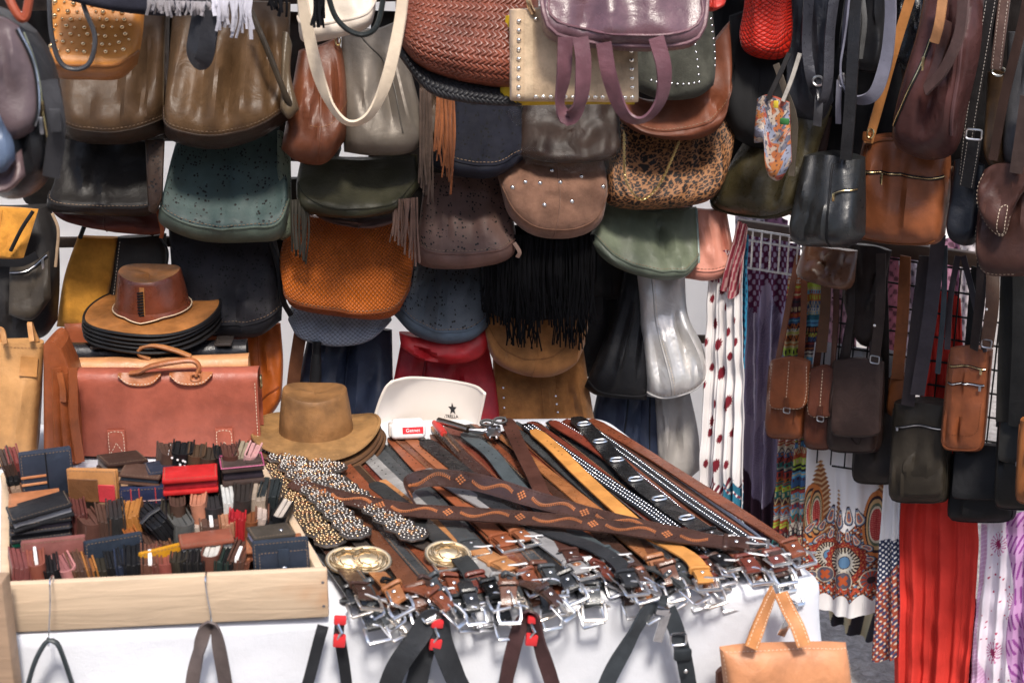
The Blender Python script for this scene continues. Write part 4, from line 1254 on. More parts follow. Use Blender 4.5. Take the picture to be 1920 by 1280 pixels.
def wallet(label, px, py, zc, size, yaw, tilt, col, kind='u', inner=None, extra=None, roll=0, pitch=0, rough=.4, group=None):
    """px,py: where the middle of its top shows, zc: height of that point above the tray floor.
    kinds: u = standing folded wallet, fold downwards; s = fold towards the shopper; flat = lying folded; face = standing with its broad side to the shopper"""
    t, l, h = size
    t *= 1.22
    c = on_z(px, py, TO[2] + .008 + zc)
    if zc < .165:                                             # keep it inside the boards
        for a_, b_, e_ in ((q0, q1, (.12 * .5 if kind in ('u', 's') else h * .5 if kind == 'flat' else t) + .022), (q1, q2, (t * .5 if kind in ('u', 's') else l * .5) + .02), (q3, q0, (t * .5 if kind in ('u', 's') else l * .5) + .02)):
            d_ = nz(b_ - a_)
            n_ = A(-d_[1], d_[0], 0)
            k_ = (c - a_) @ n_
            if k_ < e_:
                c = c + n_ * (e_ - k_)
    ang = YAWX + yaw
    Rz = np.array([[math.cos(ang), -math.sin(ang), 0], [math.sin(ang), math.cos(ang), 0], [0, 0, 1]])
    ca, sa = math.cos(tilt), math.sin(tilt)
    Ry = np.array([[ca, 0, sa], [0, 1, 0], [-sa, 0, ca]])
    cp, sp_ = math.cos(pitch), math.sin(pitch)
    Rx = np.array([[1, 0, 0], [0, cp, -sp_], [0, sp_, cp]])
    R = Rz @ Rx @ Ry
    # local: x thickness, y length, z height; origin at the middle of the top
    cover = leather(col, rough, .25)
    inn = leather(inner or tuple(q * .9 for q in col), .5)
    root = thing('wallet', label, 'wallet', c - A(0, 0, h), group)
    W3 = lambda G: c + np.asarray(G, float) @ R.T
    r = t / 2
    if kind in ('u', 's'):
        n = 7
        arc = [(r * math.cos(a), r * math.sin(a)) for a in np.linspace(pi, 2 * pi, 11)]
        fl = .06 if kind == 'u' else .05
        H_ = h if kind == 'u' else l
        sec = [(-r - r * fl, H_)] + [(-r - r * fl * k, r + (H_ - r) * k) for k in (.6, .2)] + [(x, r + y) for x, y in arc] + [(r + r * fl * k, r + (H_ - r) * k) for k in (.2, .6)] + [(r + r * fl, H_)]
        sec = np.array(sec)
        d = np.gradient(sec, axis=0)
        nn = np.stack([d[:, 1], -d[:, 0]], -1)
        nn /= np.linalg.norm(nn, axis=1, keepdims=True)
        ins = sec - nn * .0034
        loop = np.vstack([sec, ins[::-1]])
        ext = l if kind == 'u' else h
        e = np.array([-ext / 2, -ext / 2 + .003, 0, ext / 2 - .003, ext / 2])
        if kind == 'u':
            G = np.array([[(x, y, z - h) for x, z in loop] for y in e])
        else:
            G = np.array([[(x, z - l / 2, y - ext / 2) for x, z in loop] for y in e])
        m = MB().grid(W3(G), cu=True)
        k = len(sec)
        for row, rv in ((0, 0), (-1, 1)):
            g = W3(G[row])
            m.grid(np.stack([g[:k], g[k:][::-1]], 1), flip=bool(rv))
        mk('cover', m, cover, root)
        nl = max(1, min(3, int(t / .009)))
        m = MB()
        for i in range(nl):
            x = (i - (nl - 1) / 2) * (t - .007) / nl
            hx = (t - .007) / nl * .48
            dz = .0015 + .0025 * (i % 2)
            if kind == 'u':
                m.rbox(W3([(x, 0, -h / 2 + .002 - dz)])[0], (hx, l / 2 - .002, h / 2 - .003), .0012, R, 1)
            else:
                m.rbox(W3([(x, .003, -h / 2 - dz)])[0], (hx, l / 2 - .004, h / 2 - .002), .0012, R, 1)
        mk('inner_leaves', m, inn, root, kind='stuff')
    else:
        # broad side: two boards with a rounded fold at the bottom (face) or towards the shopper (flat)
        if kind == 'face':
            Rf = R @ np.array([[0, -1, 0], [1, 0, 0], [0, 0, 1]])
        else:
            Rf = R
        W3 = lambda G: c + np.asarray(G, float) @ Rf.T
        if kind == 'face':         # x thickness -> towards back, y across, z up
            hw, hh = l / 2, h
            for sx in (-1, 1):
                mk('cover', MB().rbox(W3([(sx * t * .3, 0, -h / 2 - (0.003 if sx > 0 else 0))])[0], (t * .17, hw, h / 2), .003, Rf), cover, root)
            e_ = .004
            P = np.vstack([np.linspace(a, b_, 40) for a, b_ in (((-t * .475, -hw + e_, -h + e_), (-t * .475, -hw + e_, -e_)), ((-t * .475, -hw + e_, -e_), (-t * .475, hw - e_, -e_)), ((-t * .475, hw - e_, -e_), (-t * .475, hw - e_, -h + e_)))])
            stitches(W3(P), np.tile(Rf @ A(-1, 0, 0), (len(P), 1)), root, THREAD2, .004, .003, .0011)
            mk('inner_leaves', MB().rbox(W3([(0, 0, -h / 2 - .003)])[0], (t * .14, hw - .004, h / 2 - .002), .002, Rf), inn, root)
        else:                      # lying: x across = l, y deep = h, z thickness = t
            for sz in (-1, 1):
                mk('cover', MB().rbox(W3([(0, 0, -t / 2 + sz * t * .36)])[0], (l / 2, h / 2, t * .13), .0028, Rf), cover, root)
            e_ = .004
            P = np.vstack([np.linspace(a, b_, 40) for a, b_ in (((-l / 2 + e_, h / 2 - e_, 0), (-l / 2 + e_, -h / 2 + e_, 0)), ((-l / 2 + e_, -h / 2 + e_, 0), (l / 2 - e_, -h / 2 + e_, 0)), ((l / 2 - e_, -h / 2 + e_, 0), (l / 2 - e_, h / 2 - e_, 0)))])
            stitches(W3(P), np.tile(Rf @ A(0, 0, 1), (len(P), 1)), root, THREAD2, .004, .003, .0011)
            mk('inner_leaves', MB().rbox(W3([(0, .003, -t / 2)])[0], (l / 2 - .003, h / 2 - .004, t * .22), .002, Rf), inn, root)
    ctx = dict(root=root, W=W3, R=(Rf if kind in ('face', 'flat') else R), t=t, l=l, h=h, kind=kind)
    if extra:
        extra(ctx)
    return root

PAPER = cloth((.78, .76, .74), fine=100., mott=.02)
def paper(c):
    if c['kind'] == 'u':
        mk('paper_insert', MB().rbox(c['W']([(0.001, -c['l'] * .22, -.02)])[0], (.0035, c['l'] * .25, .026), .001, c['R'], 1), PAPER, c['root'])
    else:
        mk('paper_insert', MB().rbox(c['W']([(0, 0, -c['t'] * .5 if c['kind'] == 'flat' else -.018)])[0], (c['l'] * .47, c['h'] * .49, c['t'] * .17) if c['kind'] == 'flat' else (.003, c['l'] * .3, .024), .001, c['R'], 1), PAPER, c['root'])
def snap(c):
    W, R = c['W'], c['R']
    f = -c['t'] * .5
    o = mk('snap_tab', MB().rbox(W([(f - .002, 0, -c['h'] * .28)])[0], (.0022, .011, c['h'] * .32), .002, R), leather((.03, .04, .06), .38), c['root'])
    mk('snap_button', MB().disc(W([(f - .004, 0, -c['h'] * .5)])[0], R @ A(-1, 0, 0), .0065, .001, 14, .002), STEEL, o)
    P = W([(f - .0006, y, z) for y, z in [(-c['l'] * .47, -.006), (c['l'] * .47, -.006)]])
def snapflat(c):
    W, R = c['W'], c['R']
    mk('snap_button', MB().disc(W([(c['l'] * .22, -c['h'] * .1, 0)])[0], R @ A(0, 0, 1), .004, .001, 12, .002), STEEL, c['root'])
def stripes(cols, frac=(.35, .5), along='y'):
    def f(c):
        W, R = c['W'], c['R']
        fx = -c['t'] * .5
        for i, q in enumerate(cols):
            z = -c['h'] * (.52 + .16 * i)
            mk('stripe', MB().rbox(W([(fx, c['l'] * .26, z)])[0], (.0012, c['l'] * .24, .0025), .0006, R, 1), leather(q, .45), c['root'])
        mk('fold_line', MB().rbox(W([(fx, 0, -c['h'] / 2)])[0], (.0009, .0012, c['h'] * .49), .0005, R, 1), L(BLACK), c['root'])
    return f
def plaid(c):
    W, R = c['W'], c['R']
    fx = -c['t'] * .48
    for y in (-.3, -.12, .16, .3):
        mk('stripe', MB().rbox(W([(fx, c['l'] * y, -c['h'] / 2)])[0], (.0010, .0011, c['h'] * .49), .0004, R, 1), leather((.4, .05, .05), .5), c['root'])
    mk('stripe', MB().rbox(W([(fx - .0006, 0, -c['h'] * .35)])[0], (.0010, c['l'] * .49, .0011), .0004, R, 1), leather((.45, .3, .3), .5), c['root'])
def pink_trim(c):
    W, R = c['W'], c['R']
    x, y = c['l'] / 2, c['h'] / 2
    mk('trim', MB().tube(W([(a * x, b_ * y, .0005) for a, b_ in ((-1, -1), (0, -1), (1, -1), (1, 0), (1, 1), (0, 1), (-1, 1), (-1, 0))]), .0018, 5, closed=True), leather((.45, .1, .2), .5), c['root'])
    mk('snap_tab', MB().rbox(W([(x * .55, -y * .2, .001)])[0], (x * .4, y * .3, .0016), .0014, R), leather((.06, .04, .035), .45), c['root'])
def patches(c):
    W, R = c['W'], c['R']
    fx = -c['t'] * .5
    mk('patch', MB().rbox(W([(fx - .001, c['l'] * .17, -c['h'] * .62)])[0], (.0014, c['l'] * .3, c['h'] * .34), .001, R, 1), leather((.16, .07, .03), .5), c['root'])
    mk('patch', MB().rbox(W([(fx - .0005, -c['l'] * .26, -c['h'] * .7)])[0], (.0012, c['l'] * .2, c['h'] * .26), .001, R, 1), leather((.5, .05, .06), .5), c['root'])
def wstrap(c):
    W, R = c['W'], c['R']
    x = c['t'] * .62
    z = -c['h'] * .3
    y = -c['l'] * .1
    mk('strap', MB().tube(W([(-x, y, z), (-x, y - .001, .004), (0, y, .007), (x, y, .004), (x, y, z), (0, y, z - .012)]), .006, 8, closed=True, flat=.5), L((.03, .03, .034), .35), c['root'])
def dots(c):
    r = random.Random(2)
    m = MB()
    for i in range(14):
        m.disc(c['W']([(-c['t'] * .62, (r.random() - .5) * c['l'] * .9, -r.random() * c['h'] * .8)])[0], c['R'] @ A(-1, 0, 0), .003, .0006, 8)
        m.disc(c['W']([((r.random() - .5) * c['t'], -c['l'] * .5 - .0012, -r.random() * c['h'] * .8)])[0], c['R'] @ A(0, -1, 0), .0025, .0006, 8)
    mk('dots', m, plastic((.8, .8, .8)), c['root'], kind='stuff')

DB, OX, MA, BK, NV, OL, GN, PK, TN = (.085, .045, .033), (.14, .048, .036), (.2, .06, .055), BLACK, NAVY, (.035, .03, .022), (.02, .035, .03), (.50, .22, .21), (.38, .16, .05)
S = (.024, .10, .085)
def zz(X, Y):
    return X / 2.667, 800 + Y / 2.667
# (label, X, Y in the enlarged quarter, height of top, size, yaw, tilt, colour, kind, inner, extra)
WALLETS = [
 # front row, nearest the front board
 ('maroon wallet standing in the front corner of the tray', 95, 655, .095, (.028, .10, .09), .15, .12, MA, 'u', None, None),
 ('rolled reddish wallet with white paper sticking out, front row of tray', 172, 655, .095, (.026, .10, .09), .1, -.05, (.24, .075, .05), 's', None, paper),
 ('black wallet standing beside the rolled pink wallet', 240, 690, .082, (.024, .09, .075), .1, -.1, BK, 'u', None, None),
 ('pale pink rolled wallet in the front row of the tray', 310, 682, .08, (.027, .10, .07), .25, -.2, PK, 's', (.3, .12, .12), None),
 ('brown wallet standing just behind the rolled pink wallet', 366, 672, .082, (.02, .10, .078), .2, -.2, (.1, .05, .03), 'u', None, None),
 ('dark brown wallet standing beside the bright tan front wallet', 402, 668, .082, (.02, .10, .078), .15, -.12, DB, 'u', None, None),
 ('narrow bright tan wallet in the front row of the tray', 436, 680, .08, (.016, .09, .075), .15, -.15, TN, 'u', (.3, .12, .04), None),
 ('small dark olive wallet beside the bright tan front wallet', 486, 705, .075, (.022, .08, .068), .1, -.1, OL, 'u', None, None),
 ('black wallet with white edge below the navy front wallet', 548, 675, .088, (.024, .1, .082), .1, -.1, BK, 'u', None, None),
 ('dark navy wallet standing below the upright navy wallet', 596, 668, .088, (.022, .1, .082), .05, -.05, NV, 'u', None, None),
 ('thick black wallet in the middle of the front row', 660, 650, .092, (.03, .1, .088), 0, .02, BK, 'u', None, None),
 ('brown wallet with folded white paper, middle of the front row', 738, 655, .09, (.026, .1, .085), 0, .05, (.14, .06, .04), 'u', None, paper),
 ('slim dark red brown wallet in the middle of the front row', 775, 665, .085, (.016, .1, .08), 0, .03, OX, 'u', None, None),
 ('rolled dusty red wallet below the yellow wallet', 815, 660, .085, (.028, .1, .08), 0, 0, (.26, .075, .06), 's', None, None),
 ('dark olive wallet with rounded fold beside the dusty red wallet', 888, 650, .09, (.028, .1, .085), -.1, -.06, OL, 's', None, None),
 ('first of three slim black wallets beside the brown notebook wallet', 934, 630, .09, (.018, .1, .085), -.1, -.02, BK, 'u', None, None),
 ('middle of three slim black wallets beside the brown notebook wallet', 966, 628, .09, (.018, .1, .085), -.1, 0, (.022, .02, .02), 'u', None, None),
 ('black wallet touching the brown notebook wallet in the front row', 998, 626, .09, (.018, .1, .085), -.1, .03, BK, 'u', None, None),
 ('brown wallet with white pages like a small notebook', 1060, 612, .098, (.03, .1, .095), -.2, .05, (.13, .05, .035), 's', (.6, .57, .52), None),
 ('dark green black wallet right of the brown notebook wallet', 1120, 640, .088, (.022, .1, .082), -.2, .1, GN, 'u', None, None),
 ('slim black wallet beside the brown wallet with torn paper', 1152, 650, .085, (.016, .1, .08), -.2, .12, BK, 'u', None, None),
 ('dark brown wallet with torn white paper beside the snap wallet', 1196, 645, .088, (.026, .1, .08), -.25, .16, (.09, .045, .033), 'u', None, paper),
 ('reddish brown wallet leaning at the end of the standing front row', 1240, 650, .085, (.02, .1, .08), -.3, .2, (.15, .055, .035), 'u', None, None),
 ('blue black wallet with a snap tab at the front of the tray', 1430, 668, .108, (.022, .10, .08), -.03, 0, (.028, .036, .055), 'face', None, snap),
 ('plain blue black wallet standing behind the snap tab wallet', 1395, 600, .13, (.018, .108, .09), -.03, 0, (.026, .034, .05), 'face', None, None),
 # second row: broad ones
 ('mauve brown wallet standing broad side out at the front corner', 265, 552, .112, (.018, .122, .095), 0, 0, (.22, .085, .075), 'face', None, None),
 ('navy black wallet standing broad side out in the second row', 562, 545, .112, (.018, .112, .095), .18, 0, (.022, .03, .045), 'face', None, None),
 ('mustard yellow wallet leaning behind the dusty red wallet', 800, 600, .10, (.014, .085, .08), .32, 0, (.5, .24, .03), 'face', None, None),
 ('terracotta wallet with white pages lying in the second row', 1030, 548, .105, (.026, .105, .06), .05, 0, (.25, .08, .05), 'flat', (.7, .68, .65), None),
 ('black wallet lying under the terracotta wallet with white pages', 1045, 590, .08, (.02, .105, .06), .02, 0, BK, 'flat', None, None),
 ('dark olive wallet lying tilted with pale lining and a snap', 1355, 515, .125, (.024, .085, .06), .18, .06, (.06, .05, .04), 'flat', (.5, .5, .62), snapflat),
 ('rust wallet lying under the dark olive snap wallet', 1370, 575, .10, (.018, .11, .07), -.05, 0, (.32, .12, .06), 'flat', None, None),
 # stack of long black wallets at the side
 ('lowest long black wallet stacked at the side of the tray', 170, 560, .07, (.018, .115, .08), .12, 0, BK, 'flat', None, None),
 ('long black wallet with a green edge in the side stack', 200, 515, .09, (.018, .118, .08), .1, 0, (.016, .016, .018), 'flat', (.03, .3, .17), None),
 ('black wallet second from the top of the side stack', 190, 478, .108, (.018, .118, .08), .06, 0, (.03, .03, .035), 'flat', None, None),
 ('black wallet just below the topmost one of the side stack', 200, 440, .125, (.018, .12, .08), .08, 0, BK, 'flat', (.1, .08, .1), None),
 ('glossy black wallet tilted on top of the side stack', 190, 390, .15, (.024, .12, .08), .22, -.12, (.014, .014, .016), 'flat', (.4, .4, .42), None),
 ('orange tan wallet lying behind the glossy black wallet', 170, 350, .145, (.014, .1, .07), .05, 0, (.42, .17, .08), 'flat', None, None),
 # second row: standing ones
 ('stack of brown pages wallet standing beside the black side stack', 440, 445, .115, (.034, .1, .1), .3, .1, (.11, .05, .038), 's', None, None),
 ('small burgundy wallet behind the brown wallet near the side stack', 390, 390, .125, (.024, .09, .09), .1, .1, (.11, .035, .03), 'u', None, None),
 ('slim dark wallet in the second row beside the brown wallet', 512, 420, .12, (.02, .1, .1), .1, .05, DB, 'u', None, None),
 ('dark grey wallet in the second row before the plaid wallet', 575, 400, .125, (.028, .1, .105), .05, 0, (.03, .028, .028), 'u', None, None),
 ('bright tan multi leaf wallet left of the strapped black wallet', 655, 395, .12, (.03, .1, .1), -.1, -.15, TN, 'u', (.4, .17, .05), None),
 ('rust wallet low beside the strapped black wallet', 640, 500, .095, (.02, .08, .07), .2, -.2, (.3, .1, .03), 'u', None, None),
 ('black wallet bound by a strap lying across the second row', 745, 440, .125, (.03, .11, .09), .35, -.5, BK, 'u', None, wstrap),
 ('dark brown wallet low behind the yellow wallet', 745, 550, .085, (.026, .09, .075), .2, -.2, DB, 'u', None, None),
 ('tan brown wallet low beside the grey wallet', 815, 530, .085, (.016, .09, .075), .1, -.1, (.15, .07, .04), 'u', None, None),
 ('black wallet standing before the plaid navy wallet', 800, 420, .12, (.022, .1, .1), 0, .05, BK, 'u', None, None),
 ('dark olive wallet standing before the plaid navy wallet', 835, 400, .12, (.02, .1, .1), -.05, .05, OL, 'u', None, None),
 ('grey wallet with rounded fold in the second row', 900, 448, .115, (.036, .1, .1), .2, .05, (.10, .10, .095), 's', None, None),
 ('cream rolled wallet beside the grey wallet', 965, 465, .1, (.018, .08, .08), .25, -.1, (.55, .46, .4), 's', None, None),
 ('brown open wallet curled around white paper in the second row', 1050, 445, .11, (.036, .09, .08), 0, 0, (.11, .06, .045), 'u', None, paper),
 ('tan wallet with many leaves beside the red wallets', 1130, 430, .115, (.026, .1, .095), 0, 0, (.26, .11, .06), 'u', (.4, .2, .12), None),
 ('first slim red wallet standing in the second row', 1172, 400, .125, (.016, .1, .105), -.1, .05, (.4, .02, .03), 'u', None, None),
 ('second slim red wallet standing in the second row', 1208, 405, .125, (.016, .1, .105), -.1, .08, (.42, .025, .03), 'u', None, None),
 ('cognac wallet standing beside the slim red wallets', 1258, 430, .115, (.022, .1, .09), -.1, .1, (.2, .07, .03), 's', None, None),
 ('brown wallet with pale edges near the tray side', 1312, 400, .12, (.022, .1, .09), -.1, .1, (.14, .06, .04), 'u', (.5, .4, .35), None),
 ('black wallet low by the tray side under the cream one', 1385, 450, .11, (.03, .09, .075), -.2, .15, BK, 'u', None, None),
 ('black wallet with cream lining against the tray side', 1428, 400, .12, (.022, .1, .1), -.35, .25, BK, 's', (.55, .48, .42), None),
 # third row
 ('navy plaid wallet with red lines lying tilted in mid tray', 742, 290, .145, (.022, .118, .085), -.08, 0, (.018, .024, .06), 'face', None, plaid),
 ('brown wallet with rounded fold beside the plaid wallet', 886, 350, .135, (.026, .1, .09), 0, .05, (.08, .045, .033), 's', None, None),
 ('peach coloured rolled wallet in the third row', 992, 345, .14, (.026, .1, .09), -.1, -.1, (.5, .22, .14), 's', None, None),
 ('dark grey wallet beside the peach rolled wallet', 1062, 365, .13, (.03, .1, .09), 0, .02, (.03, .03, .032), 's', None, None),
 ('black wallet with white zigzag pages in the third row', 1138, 325, .14, (.026, .1, .1), 0, 0, BK, 'u', (.62, .62, .6), None),
 ('long dark zip wallet standing upright in the third row', 1215, 320, .145, (.03, .11, .105), -.1, .1, (.035, .028, .025), 's', None, snap if False else None),
 ('dark brown wallet with pale edge in the third row', 1300, 310, .14, (.03, .1, .09), -.15, .12, (.05, .035, .028), 'u', (.35, .28, .22), None),
 ('black green wallet standing near the tray side, third row', 1368, 290, .14, (.034, .1, .1), -.2, .15, (.024, .03, .032), 'u', None, None),
 # back rows and pile
 ('large navy wallet with two orange stripes standing at the back', 222, 112, .225, (.024, .105, .1), .12, 0, (.03, .038, .058), 'face', None, stripes([(.6, .25, .12), (.62, .28, .14)])),
 ('tan wallet with brown and red patches leaning on the pile', 460, 205, .185, (.016, .105, .075), -.32, 0, (.46, .22, .09), 'face', None, patches),
 ('dark brown fan of leaves, outermost wallet at the tray corner', 20, 140, .19, (.02, .1, .1), .2, -.2, (.06, .035, .028), 'u', None, None),
 ('reddish wallet in the fanned group at the tray corner', 62, 130, .19, (.02, .1, .1), .15, -.15, (.22, .05, .045), 'u', None, None),
 ('black wallet in the fanned group beside the striped navy wallet', 60, 220, .16, (.022, .1, .1), .1, -.18, BK, 'u', None, None),
 ('brown wallet low in the fanned group at the tray corner', 25, 260, .15, (.022, .1, .1), .1, -.2, (.12, .055, .035), 'u', (.3, .2, .14), None),
 ('glossy dark brown crocodile wallet lying on the back pile', 612, 150, .175, (.026, .09, .07), .35, .1, (.045, .022, .016), 'flat', (.25, .2, .17), None),
 ('brown wallet with blue piping lying on the back pile', 712, 215, .165, (.018, .085, .07), -.2, .12, (.09, .048, .035), 'flat', (.12, .16, .2), None),
 ('navy wallet with pink edges tucked behind the red wallet', 800, 195, .165, (.024, .06, .07), .15, 0, (.025, .03, .05), 'flat', (.45, .12, .14), None),
 ('bright red wallet lying on the pile of wallets', 950, 222, .175, (.03, .112, .075), -.05, 0, (.5, .03, .03), 'flat', (.35, .02, .03), None),
 ('dark brown wallet with pink trim lying by the tray side', 1208, 170, .18, (.034, .088, .07), .0, 0, (.06, .04, .035), 'flat', (.04, .03, .04), pink_trim),
 ('dark wallet standing at the back beside the dotted wallet', 842, 105, .19, (.03, .09, .09), .1, .12, DB, 's', None, None),
 ('shiny black wallet with white dots standing at the back', 915, 100, .195, (.036, .09, .1), -.1, .1, BK, 's', None, dots),
 ('olive brown wallet standing at the back beside the dotted wallet', 985, 112, .19, (.03, .09, .09), -.1, .12, (.085, .05, .03), 's', None, None),
 ('dark olive wallet standing at the back of the tray', 1045, 125, .185, (.03, .09, .09), -.1, .14, (.05, .035, .025), 's', None, None),
 ('slim black wallet at the back before the briefcase tab', 1098, 115, .185, (.02, .08, .085), 0, .05, BK, 'u', None, None),
 ('chestnut wallet with metal clasp at the back of the tray', 1150, 112, .19, (.028, .09, .09), 0, .05, (.1, .04, .03), 's', None, None),
 ('dark brown wallet beside the pale pink one at the back', 1215, 102, .19, (.022, .09, .09), -.2, .12, (.06, .03, .025), 'u', (.3, .25, .18), None),
 ('pale pink wallet standing at the back corner of the tray', 1265, 112, .19, (.022, .09, .09), -.25, .2, (.6, .33, .32), 's', None, None),
]
for (lb, X, Y, zc, sz, yw, tl_, co, kd, inn, ex) in WALLETS:
    x, y = zz(X, Y)
    wallet(lb, x, y, zc * .9 + (.028 if zc < .16 else .03), sz, yw, tl_, co, kd, inn, ex, group='wallets on show in the wooden tray')
# broken-in filling: a lower layer of wallets that keeps the tray from looking empty
r2 = random.Random(5)
pal = [BK, DB, OX, NV, OL, (.09, .045, .03), (.15, .06, .04)]
for j in range(4):
    for i in range(11):
        p = tw(.065 + .87 * i / 10 + r2.uniform(-.012, .012), .15 + .7 * j / 3 + r2.uniform(-.02, .02), .045 + r2.uniform(-.006, .006))
        c = (.03, .02, .016)
        root = thing('wallet', 'dark leather wallet packed low among the others inside the tray', 'wallet', p - A(0, 0, .05), 'wallets packed deep in the tray')
        a = YAWX + r2.uniform(-.2, .2)
        ca, sa = math.cos(a), math.sin(a)
        R = np.array([[ca, -sa, 0], [sa, ca, 0], [0, 0, 1]])
        for sx in (-1, 1):
            mk('cover', MB().rbox(p + R @ A(sx * .011, 0, 0), (.004, .042, .034), .002, R, 1), leather(c, .45), root)
        mk('inner_leaves', MB().rbox(p - A(0, 0, .003), (.007, .040, .033), .001, R, 1), leather(tuple(q * .6 for q in c), .5), root)
# ------------------------------------------------------------------ belts
def buckle_mesh(w, l, r, kind):
    """frame lies in x (along the belt, 0 at the bar) and y; parts: frame and prong"""
    if kind == 'oval':
        th = np.linspace(0, 2 * pi, 28, endpoint=False)
        P = np.stack([l / 2 + l * .55 * np.cos(th), w * .56 * np.sin(th), 0 * th], -1)
    else:
        n = {'square': 9.0, 'round': 4.0}[kind]
        th = np.linspace(0, 2 * pi, 32, endpoint=False) + pi / 32
        c, s = np.cos(th), np.sin(th)
        P = np.stack([l / 2 + l / 2 * np.sign(c) * np.abs(c) ** (2 / n), w * .58 * np.sign(s) * np.abs(s) ** (2 / n), .004 * np.sin(np.clip((np.sign(c) * np.abs(c) ** (2 / n) + 1) / 2, 0, 1) * pi)], -1)
    fr = MB().tube(P, r, 8, closed=True, flat=.7)
    if kind != 'oval':
        fr.rbox((l * .99, 0, .0005), (r * 1.15, w * .58, r * .85), r * .5)
    fr.tube(np.array([[0, -w * .56, 0], [0, w * .56, 0]]), r * .8, 6)
    pr = MB().tube(np.array([[-.004, 0, .003], [.004, 0, .006], [l * .5, 0, .005], [l * .96, 0, r + .003], [l * 1.03, 0, r + .001]]), [.0032, .003, .0027, .0025, .0018], 7)
    return fr, pr
BUCK = {}
def buckle(kind, w, l, r, mat):
    k = (kind, w, l, r, mat.name)
    if k not in BUCK:
        f, p = buckle_mesh(w, l, r, kind)
        BUCK[k] = (mesh_of('buckle', f, mat, (0, 0, 0)), mesh_of('prong', p, mat, (0, 0, 0)))
    return BUCK[k]
CHROME = metal((.88, .87, .86), .3, .2)
WARMCHROME = metal((.9, .82, .72), .3, .15)
RIVET = mesh_of('rivet', MB().disc((0, 0, 0), (0, 0, 1), .0042, .0006, 10, .0018), CHROME, (0, 0, 0))

def belt(label, P, Nn, w, mat, kind='square', bw=None, bl=.04, bmat=None, keeper=True, th=.0038, studs=None, edge=None, cat='belt', group=None, stitch=None, punched=True, tongue=False):
    """P: world path, tail first, buckle last"""
    n = len(P)
    root = thing('belt', label, cat, P[-1], group)
    ww = np.full(n, w)
    ww[-3:] *= .93
    ww[0] *= .55
    ww[1] *= .85
    st = mk('strap', MB().ribbon(P, Nn, ww, th), mat, root)
    T = nz(np.gradient(P, axis=0))
    Nv = nz(Nn - T * np.sum(Nn * T, 1, keepdims=True))
    S = np.cross(T, Nv)
    bmat = bmat or CHROME
    if kind:
        bw = bw or w * 1.12
        fm, pm = buckle(kind, round(bw, 4), bl, .0034, bmat)
        M = frame(P[-1] - T[-1] * .002, T[-1], S[-1], Nv[-1])
        b = put('buckle', fm, root, M)
        put('prong', pm, b, M)
        # leather folded round the bar, held by a keeper
        lp = MB().ribbon(np.array([P[-1] + T[-1] * x + Nv[-1] * z for x, z in ((-.034, .0042), (-.016, .005), (-.004, .0055), (.003, .003), (.004, 0), (.002, -.004))]), np.array([Nv[-1], Nv[-1], Nv[-1] + T[-1] * .4, T[-1], T[-1], T[-1] - Nv[-1]]), w * .9, th)
        mk('buckle_fold', lp, mat, root)
        put('rivet', RIVET, root, frame(P[-1] - T[-1] * .022 + Nv[-1] * .0075, T[-1], S[-1], Nv[-1]), bmat)
        if keeper:
            c = P[-1] - T[-1] * .044
            a = np.linspace(0, 2 * pi, 20, endpoint=False)
            K = c + (np.sign(np.cos(a)) * np.abs(np.cos(a)) ** .3 * (w * .53))[:, None] * S[-1] + (np.sign(np.sin(a)) * np.abs(np.sin(a)) ** .5 * .006)[:, None] * Nv[-1]
            mk('keeper_loop', MB().tube(K, .0035, 6, closed=True, N0=T[-1], flat=1.6), mat, root)
    L_ = np.concatenate([[0], np.cumsum(np.linalg.norm(np.diff(P, axis=0), axis=1))])
    at = lambda x, M: np.array([np.interp(x, L_, M[:, k]) for k in range(3)])
    if punched:
        m = MB()
        for i in range(5):
            x = .09 + i * .025
            p, nv = at(x, P), nz(at(x, Nv))
            m.disc(p + nv * (th * .62 - .0002), nv, .0022, .0003, 8)
        mk('punched_holes', m, L((.004, .004, .004), .9), root, kind='stuff')
    if studs:
        r, rows, pitch, smat = studs
        m = MB()
        x = .02
        while x < L_[-1] - .07:
            p, nv, s2 = at(x, P), nz(at(x, Nv)), nz(at(x, S))
            for q in rows:
                m.disc(p + nv * (th * .6) + s2 * q * w / 2, nv, r, .0006, 7, r * .8)
            x += pitch
        mk('studs', m, smat, root, kind='stuff')
    if stitch:
        for sg in (-1, 1):
            stitches(P + S * sg * (w / 2 - .004) + Nv * (th * .62), Nv, root, stitch, .006, .003, .0014)
    return root, P, S, Nv, at, L_

CROC = lambda c: leather(c, .24, .3, pattern='croc')
RB = random.Random(21)
def table_path(x0, y0, x1, y1, h0, h1, droop, bend, n=44, lift=0.0, end=.07):
    """a belt lying on the table from far pixel to near pixel, its end rising onto the heap and tipping over the edge"""
    f = np.linspace(0, 1, 8)
    pts = []
    for t in f:
        sw = bend * math.sin(t * pi) + .3 * bend * math.sin(t * 2 * pi + 1)
        p = on_z(x0 + (x1 - x0) * t + sw, y0 + (y1 - y0) * t, TZ + h0 + (h1 - h0) * t ** 3)
        pts.append(p)
    P = cr(pts, n)
    T = nz(P[-1] - P[-3])
    e = [P[-1]]
    d = T.copy()
    for i in range(7):
        a = droop * (i + 1) / 7
        d = nz(T * math.cos(a) - A(0, 0, 1) * math.sin(a))
        e.append(e[-1] + d * end / 7)
    P = np.vstack([P, e[1:]])
    P[:, 2] += lift
    side = nz(np.cross(nz(np.gradient(P, axis=0)), A(0, 0, 1)))
    Nn = np.cross(side, nz(np.gradient(P, axis=0)))
    return P, Nn

